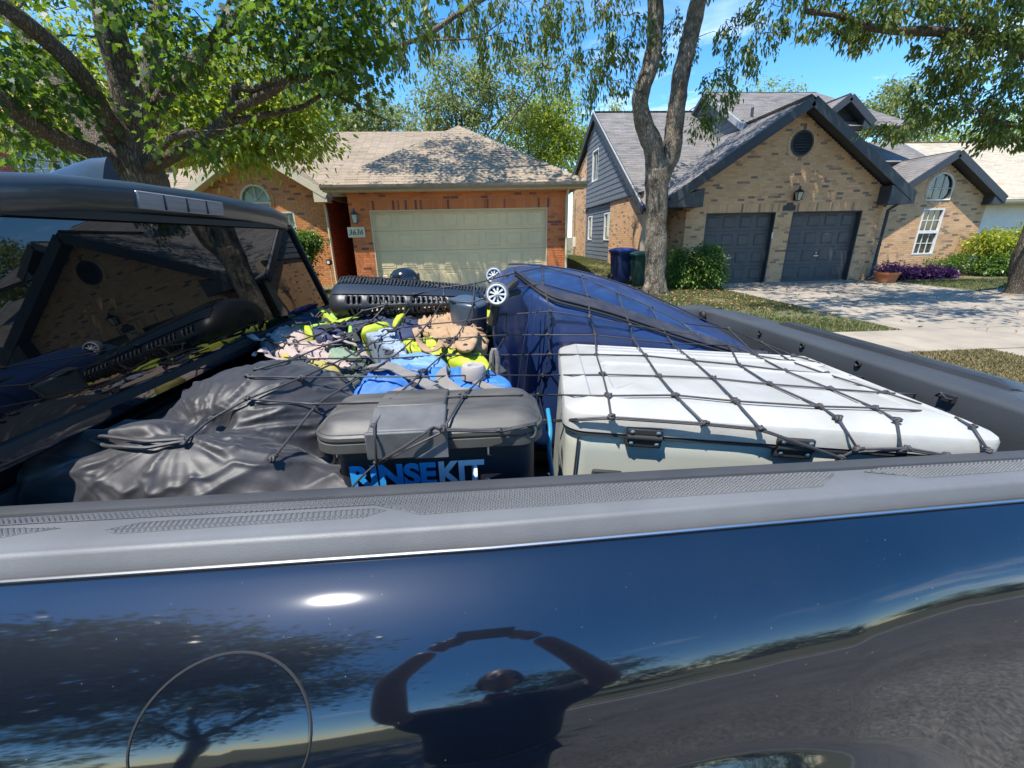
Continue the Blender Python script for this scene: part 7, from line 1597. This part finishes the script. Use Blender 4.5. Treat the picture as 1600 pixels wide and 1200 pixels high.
cord([(1570, 612), (1480, 617), (1420, 603)], .003, knots=False, yf=.7) if False else None
# knots: one lump mesh shared by all
km = MB()
km.tube([(-.010, -.004, 0), (-.003, .004, .004), (.004, .003, .004), (.007, -.004, 0), (0, -.006, -.003), (-.006, 0, 0), (-.002, .006, .002), (.006, .006, 0)], .0036, 6)
km.tube([(.002, -.010, 0), (0, -.002, .006), (-.003, .006, .003), (.002, .010, 0)], .0034, 6); kme = km.mesh('knot'); kme.polygons.foreach_set('use_smooth', [True]*len(kme.polygons)); kme.materials.append(M_CORD)
for i, p in enumerate(NODES.values()):
    o = bpy.data.objects.new('knot', kme); col.objects.link(o); o.parent = NET; o.location = p-NET.location; o.rotation_euler = (random.uniform(-.5, .5), random.uniform(-.5, .5), random.uniform(0, 6.28)); s = random.uniform(.62, .85); o.scale = (s, s, s)

# ================================================================ the photographer, seen only mirrored in the paint
def person():
    PE = empty('person', (0, -.6, 0), 'person in a black shirt holding a phone up above the truck side', 'person')
    M_SKIN = pm('skin', (.45, .24, .16), (.42, .22, .15), scale=20, rough=.5); M_SHIRT = pm('black_shirt', (.012, .012, .014), (.02, .02, .022), scale=20, rough=.85, bump=.3, bscale=60); M_TROU = pm('grey_trousers', (.05, .05, .055), (.07, .07, .07), scale=20, rough=.85)
    def skin(name, verts, edges, radii, mat, root=0, sub=2):
        me = bpy.data.meshes.new(name); me.from_pydata([tuple(v) for v in verts], edges, []); me.update(); o = link(name, me, mat, PE)
        s = o.modifiers.new('skin', 'SKIN'); s.use_smooth_shade = True
        for i, r in enumerate(radii): me.skin_vertices[0].data[i].radius = r if hasattr(r, '__len__') else (r, r)
        me.skin_vertices[0].data[root].use_root = True
        sb = o.modifiers.new('sub', 'SUBSURF'); sb.levels = sub; sb.render_levels = sub; return o
    hx, hy = .06, -.50
    hL, hR = V(-.115, -.040, 1.745), V(.115, -.040, 1.745)
    v = [V(hx, hy-.05, .86), V(hx, hy-.04, 1.02), V(hx, hy-.03, 1.18), V(hx, hy, 1.30), V(hx, hy+.01, 1.37), V(hx, hy+.04, 1.45),
         V(hx-.17, hy+.02, 1.30), V(hx-.29, hy+.13, 1.36), V(-.22, -.17, 1.58), V(-.135, -.07, 1.71),
         V(hx+.17, hy+.02, 1.30), V(hx+.29, hy+.13, 1.36), V(.22, -.17, 1.58), V(.135, -.07, 1.71),
         V(hx-.10, hy-.04, .80), V(hx-.11, hy, .47), V(hx-.12, hy-.02, .09), V(hx-.12, hy+.13, .04),
         V(hx+.10, hy-.04, .80), V(hx+.11, hy, .47), V(hx+.12, hy-.02, .09), V(hx+.12, hy+.13, .04)]
    e = [(0, 1), (1, 2), (2, 3), (3, 4), (4, 5), (3, 6), (6, 7), (7, 8), (8, 9), (3, 10), (10, 11), (11, 12), (12, 13), (0, 14), (14, 15), (15, 16), (16, 17), (0, 18), (18, 19), (19, 20), (20, 21)]
    r = [(.15, .12), (.14, .11), (.16, .12), (.15, .10), .055, .05, .07, .052, .038, .028, .07, .052, .038, .028, .085, .06, .045, .035, .085, .06, .045, .035]
    skin('body', v, e, r, M_SKIN)
    # shirt and trousers follow the body a little outside it
    sv = v[:4]+[v[3]+V(0, 0, .05), v[6], lerp(v[6], v[7], .9), v[10], lerp(v[10], v[11], .9)]; skin('shirt', sv, [(0, 1), (1, 2), (2, 3), (3, 4), (3, 5), (5, 6), (3, 7), (7, 8)], [(.22, .16), (.23, .15), (.25, .16), (.22, .14), .085, .11, .085, .11, .085], M_SHIRT)
    tv = [v[0]+V(0, 0, .04), v[14], v[15], v[16]+V(0, 0, .04), v[18], v[19], v[20]+V(0, 0, .04)]; skin('trousers', tv, [(0, 1), (1, 2), (2, 3), (0, 4), (4, 5), (5, 6)], [(.165, .13), .10, .078, .065, .10, .078, .065], M_TROU)
    # head tilted back towards the phone
    hc = V(hx, hy+.07, 1.555); n, m_ = 28, 20; vs = []; MH = Matrix.Rotation(R(16), 3, 'X')
    for j in range(m_+1):
        a = math.pi*j/m_
        for i in range(n):
            b = 2*math.pi*i/n; x, y, z = math.sin(a)*math.cos(b), math.sin(a)*math.sin(b), math.cos(a)
            w = .076*(1-.22*max(0, -z)**1.5); p = V(x*w, y*.094, z*.115)
            if y > 0:   # face looks to +y
                p.y += .018*math.exp(-((x/.16)**2+((z+.12)/.20)**2))     # nose
                p.y -= .010*(math.exp(-(((x-.38)/.17)**2+((z-.08)/.12)**2))+math.exp(-(((x+.38)/.17)**2+((z-.08)/.12)**2)))
                p.y += .006*math.exp(-((x/.28)**2+((z+.46)/.07)**2)); p.y += .010*math.exp(-((x/.3)**2+((z+.82)/.16)**2))
            vs.append(hc+MH @ p)
    MB().add(vs, [(j*n+i, j*n+(i+1) % n, (j+1)*n+(i+1) % n, (j+1)*n+i) for j in range(m_) for i in range(n)]).build('head', M_SKIN, PE, smooth=True, fixn=True, ang=180)
    for s_ in (-1, 1):
        MB().lathe([(0, -.006), (.014, -.005), (.02, .0), (.014, .006), (0, .004)], hc+MH @ V(s_*.078, -.005, -.005), 12, Matrix.Rotation(R(90*s_), 3, 'Y')).build('ear', M_SKIN, PE, smooth=True)
        MB().lathe([(0, .006), (.008, .004), (.010, 0), (0, -.004)], hc+MH @ V(s_*.029, .083, .012), 10, Matrix.Rotation(R(-80), 3, 'X')).build('eye', M_WHITE, PE, smooth=True)
    vs = [hc+MH @ (Vector((math.sin(math.pi*j/12*.62)*math.cos(b)*.081, math.sin(math.pi*j/12*.62)*math.sin(b)*.099-.008, math.cos(math.pi*j/12*.62)*.121))) for j in range(13) for b in [2*math.pi*i/24 for i in range(24)]]
    MB().add(vs, [(j*24+i, j*24+(i+1) % 24, (j+1)*24+(i+1) % 24, (j+1)*24+i) for j in range(12) for i in range(24)]).build('hair', pm('dark_hair', (.012, .010, .009), rough=.7, bump=.5, bscale=200), PE, smooth=True, fixn=True)
    for s_, h in ((-1, hL), (1, hR)):
        q_ = V(s_*.105, -.052, 1.735)
        vv = [V(s_*.135, -.07, 1.71), q_+V(s_*.012, -.012, .0), q_+V(0, -.012, .03)]; ee = [(0, 1), (1, 2)]; rr = [.027, .030, .022]
        for k_, dz in enumerate((.038, .016, -.006, -.026)):
            b0 = len(vv); L_ = (.034, .038, .036, .028)[k_]
            vv += [q_+V(-s_*.002, -.004, dz), q_+V(-s_*.012, .012, dz+.004), q_+V(-s_*(.016+L_), .008+.004*k_, dz+.002)]; ee += [(1 if k_ > 1 else 2, b0), (b0, b0+1), (b0+1, b0+2)]; rr += [.0095, .0088, .0075]
        b0 = len(vv); vv += [q_+V(s_*.0, -.03, .012), q_+V(-s_*.03, -.036, .020)]; ee += [(1, b0), (b0, b0+1)]; rr += [.0105, .0088]
        skin('hand', vv, ee, rr, M_SKIN)
    return PE
person()
# phone: its lens is where this picture is taken from, so the body sits just behind the view point
PH = empty('phone', tuple(CAM-_f*.02), 'black phone held up sideways in both hands', 'phone')
pc_ = CAM-_f*.014; MM = Matrix((_R, _U, -_f)).transposed()
pm_ = [pc_+MM @ V(x, y, z) for z in (-.004, .004) for x, y in ((-.082, -.06), (.082, -.06), (.082, .017), (-.082, .017))]
MB().hexa(pm_).build('phone_body', pm('phone_glass', (.01, .01, .012), rough=.1), PH, bevel=.004)
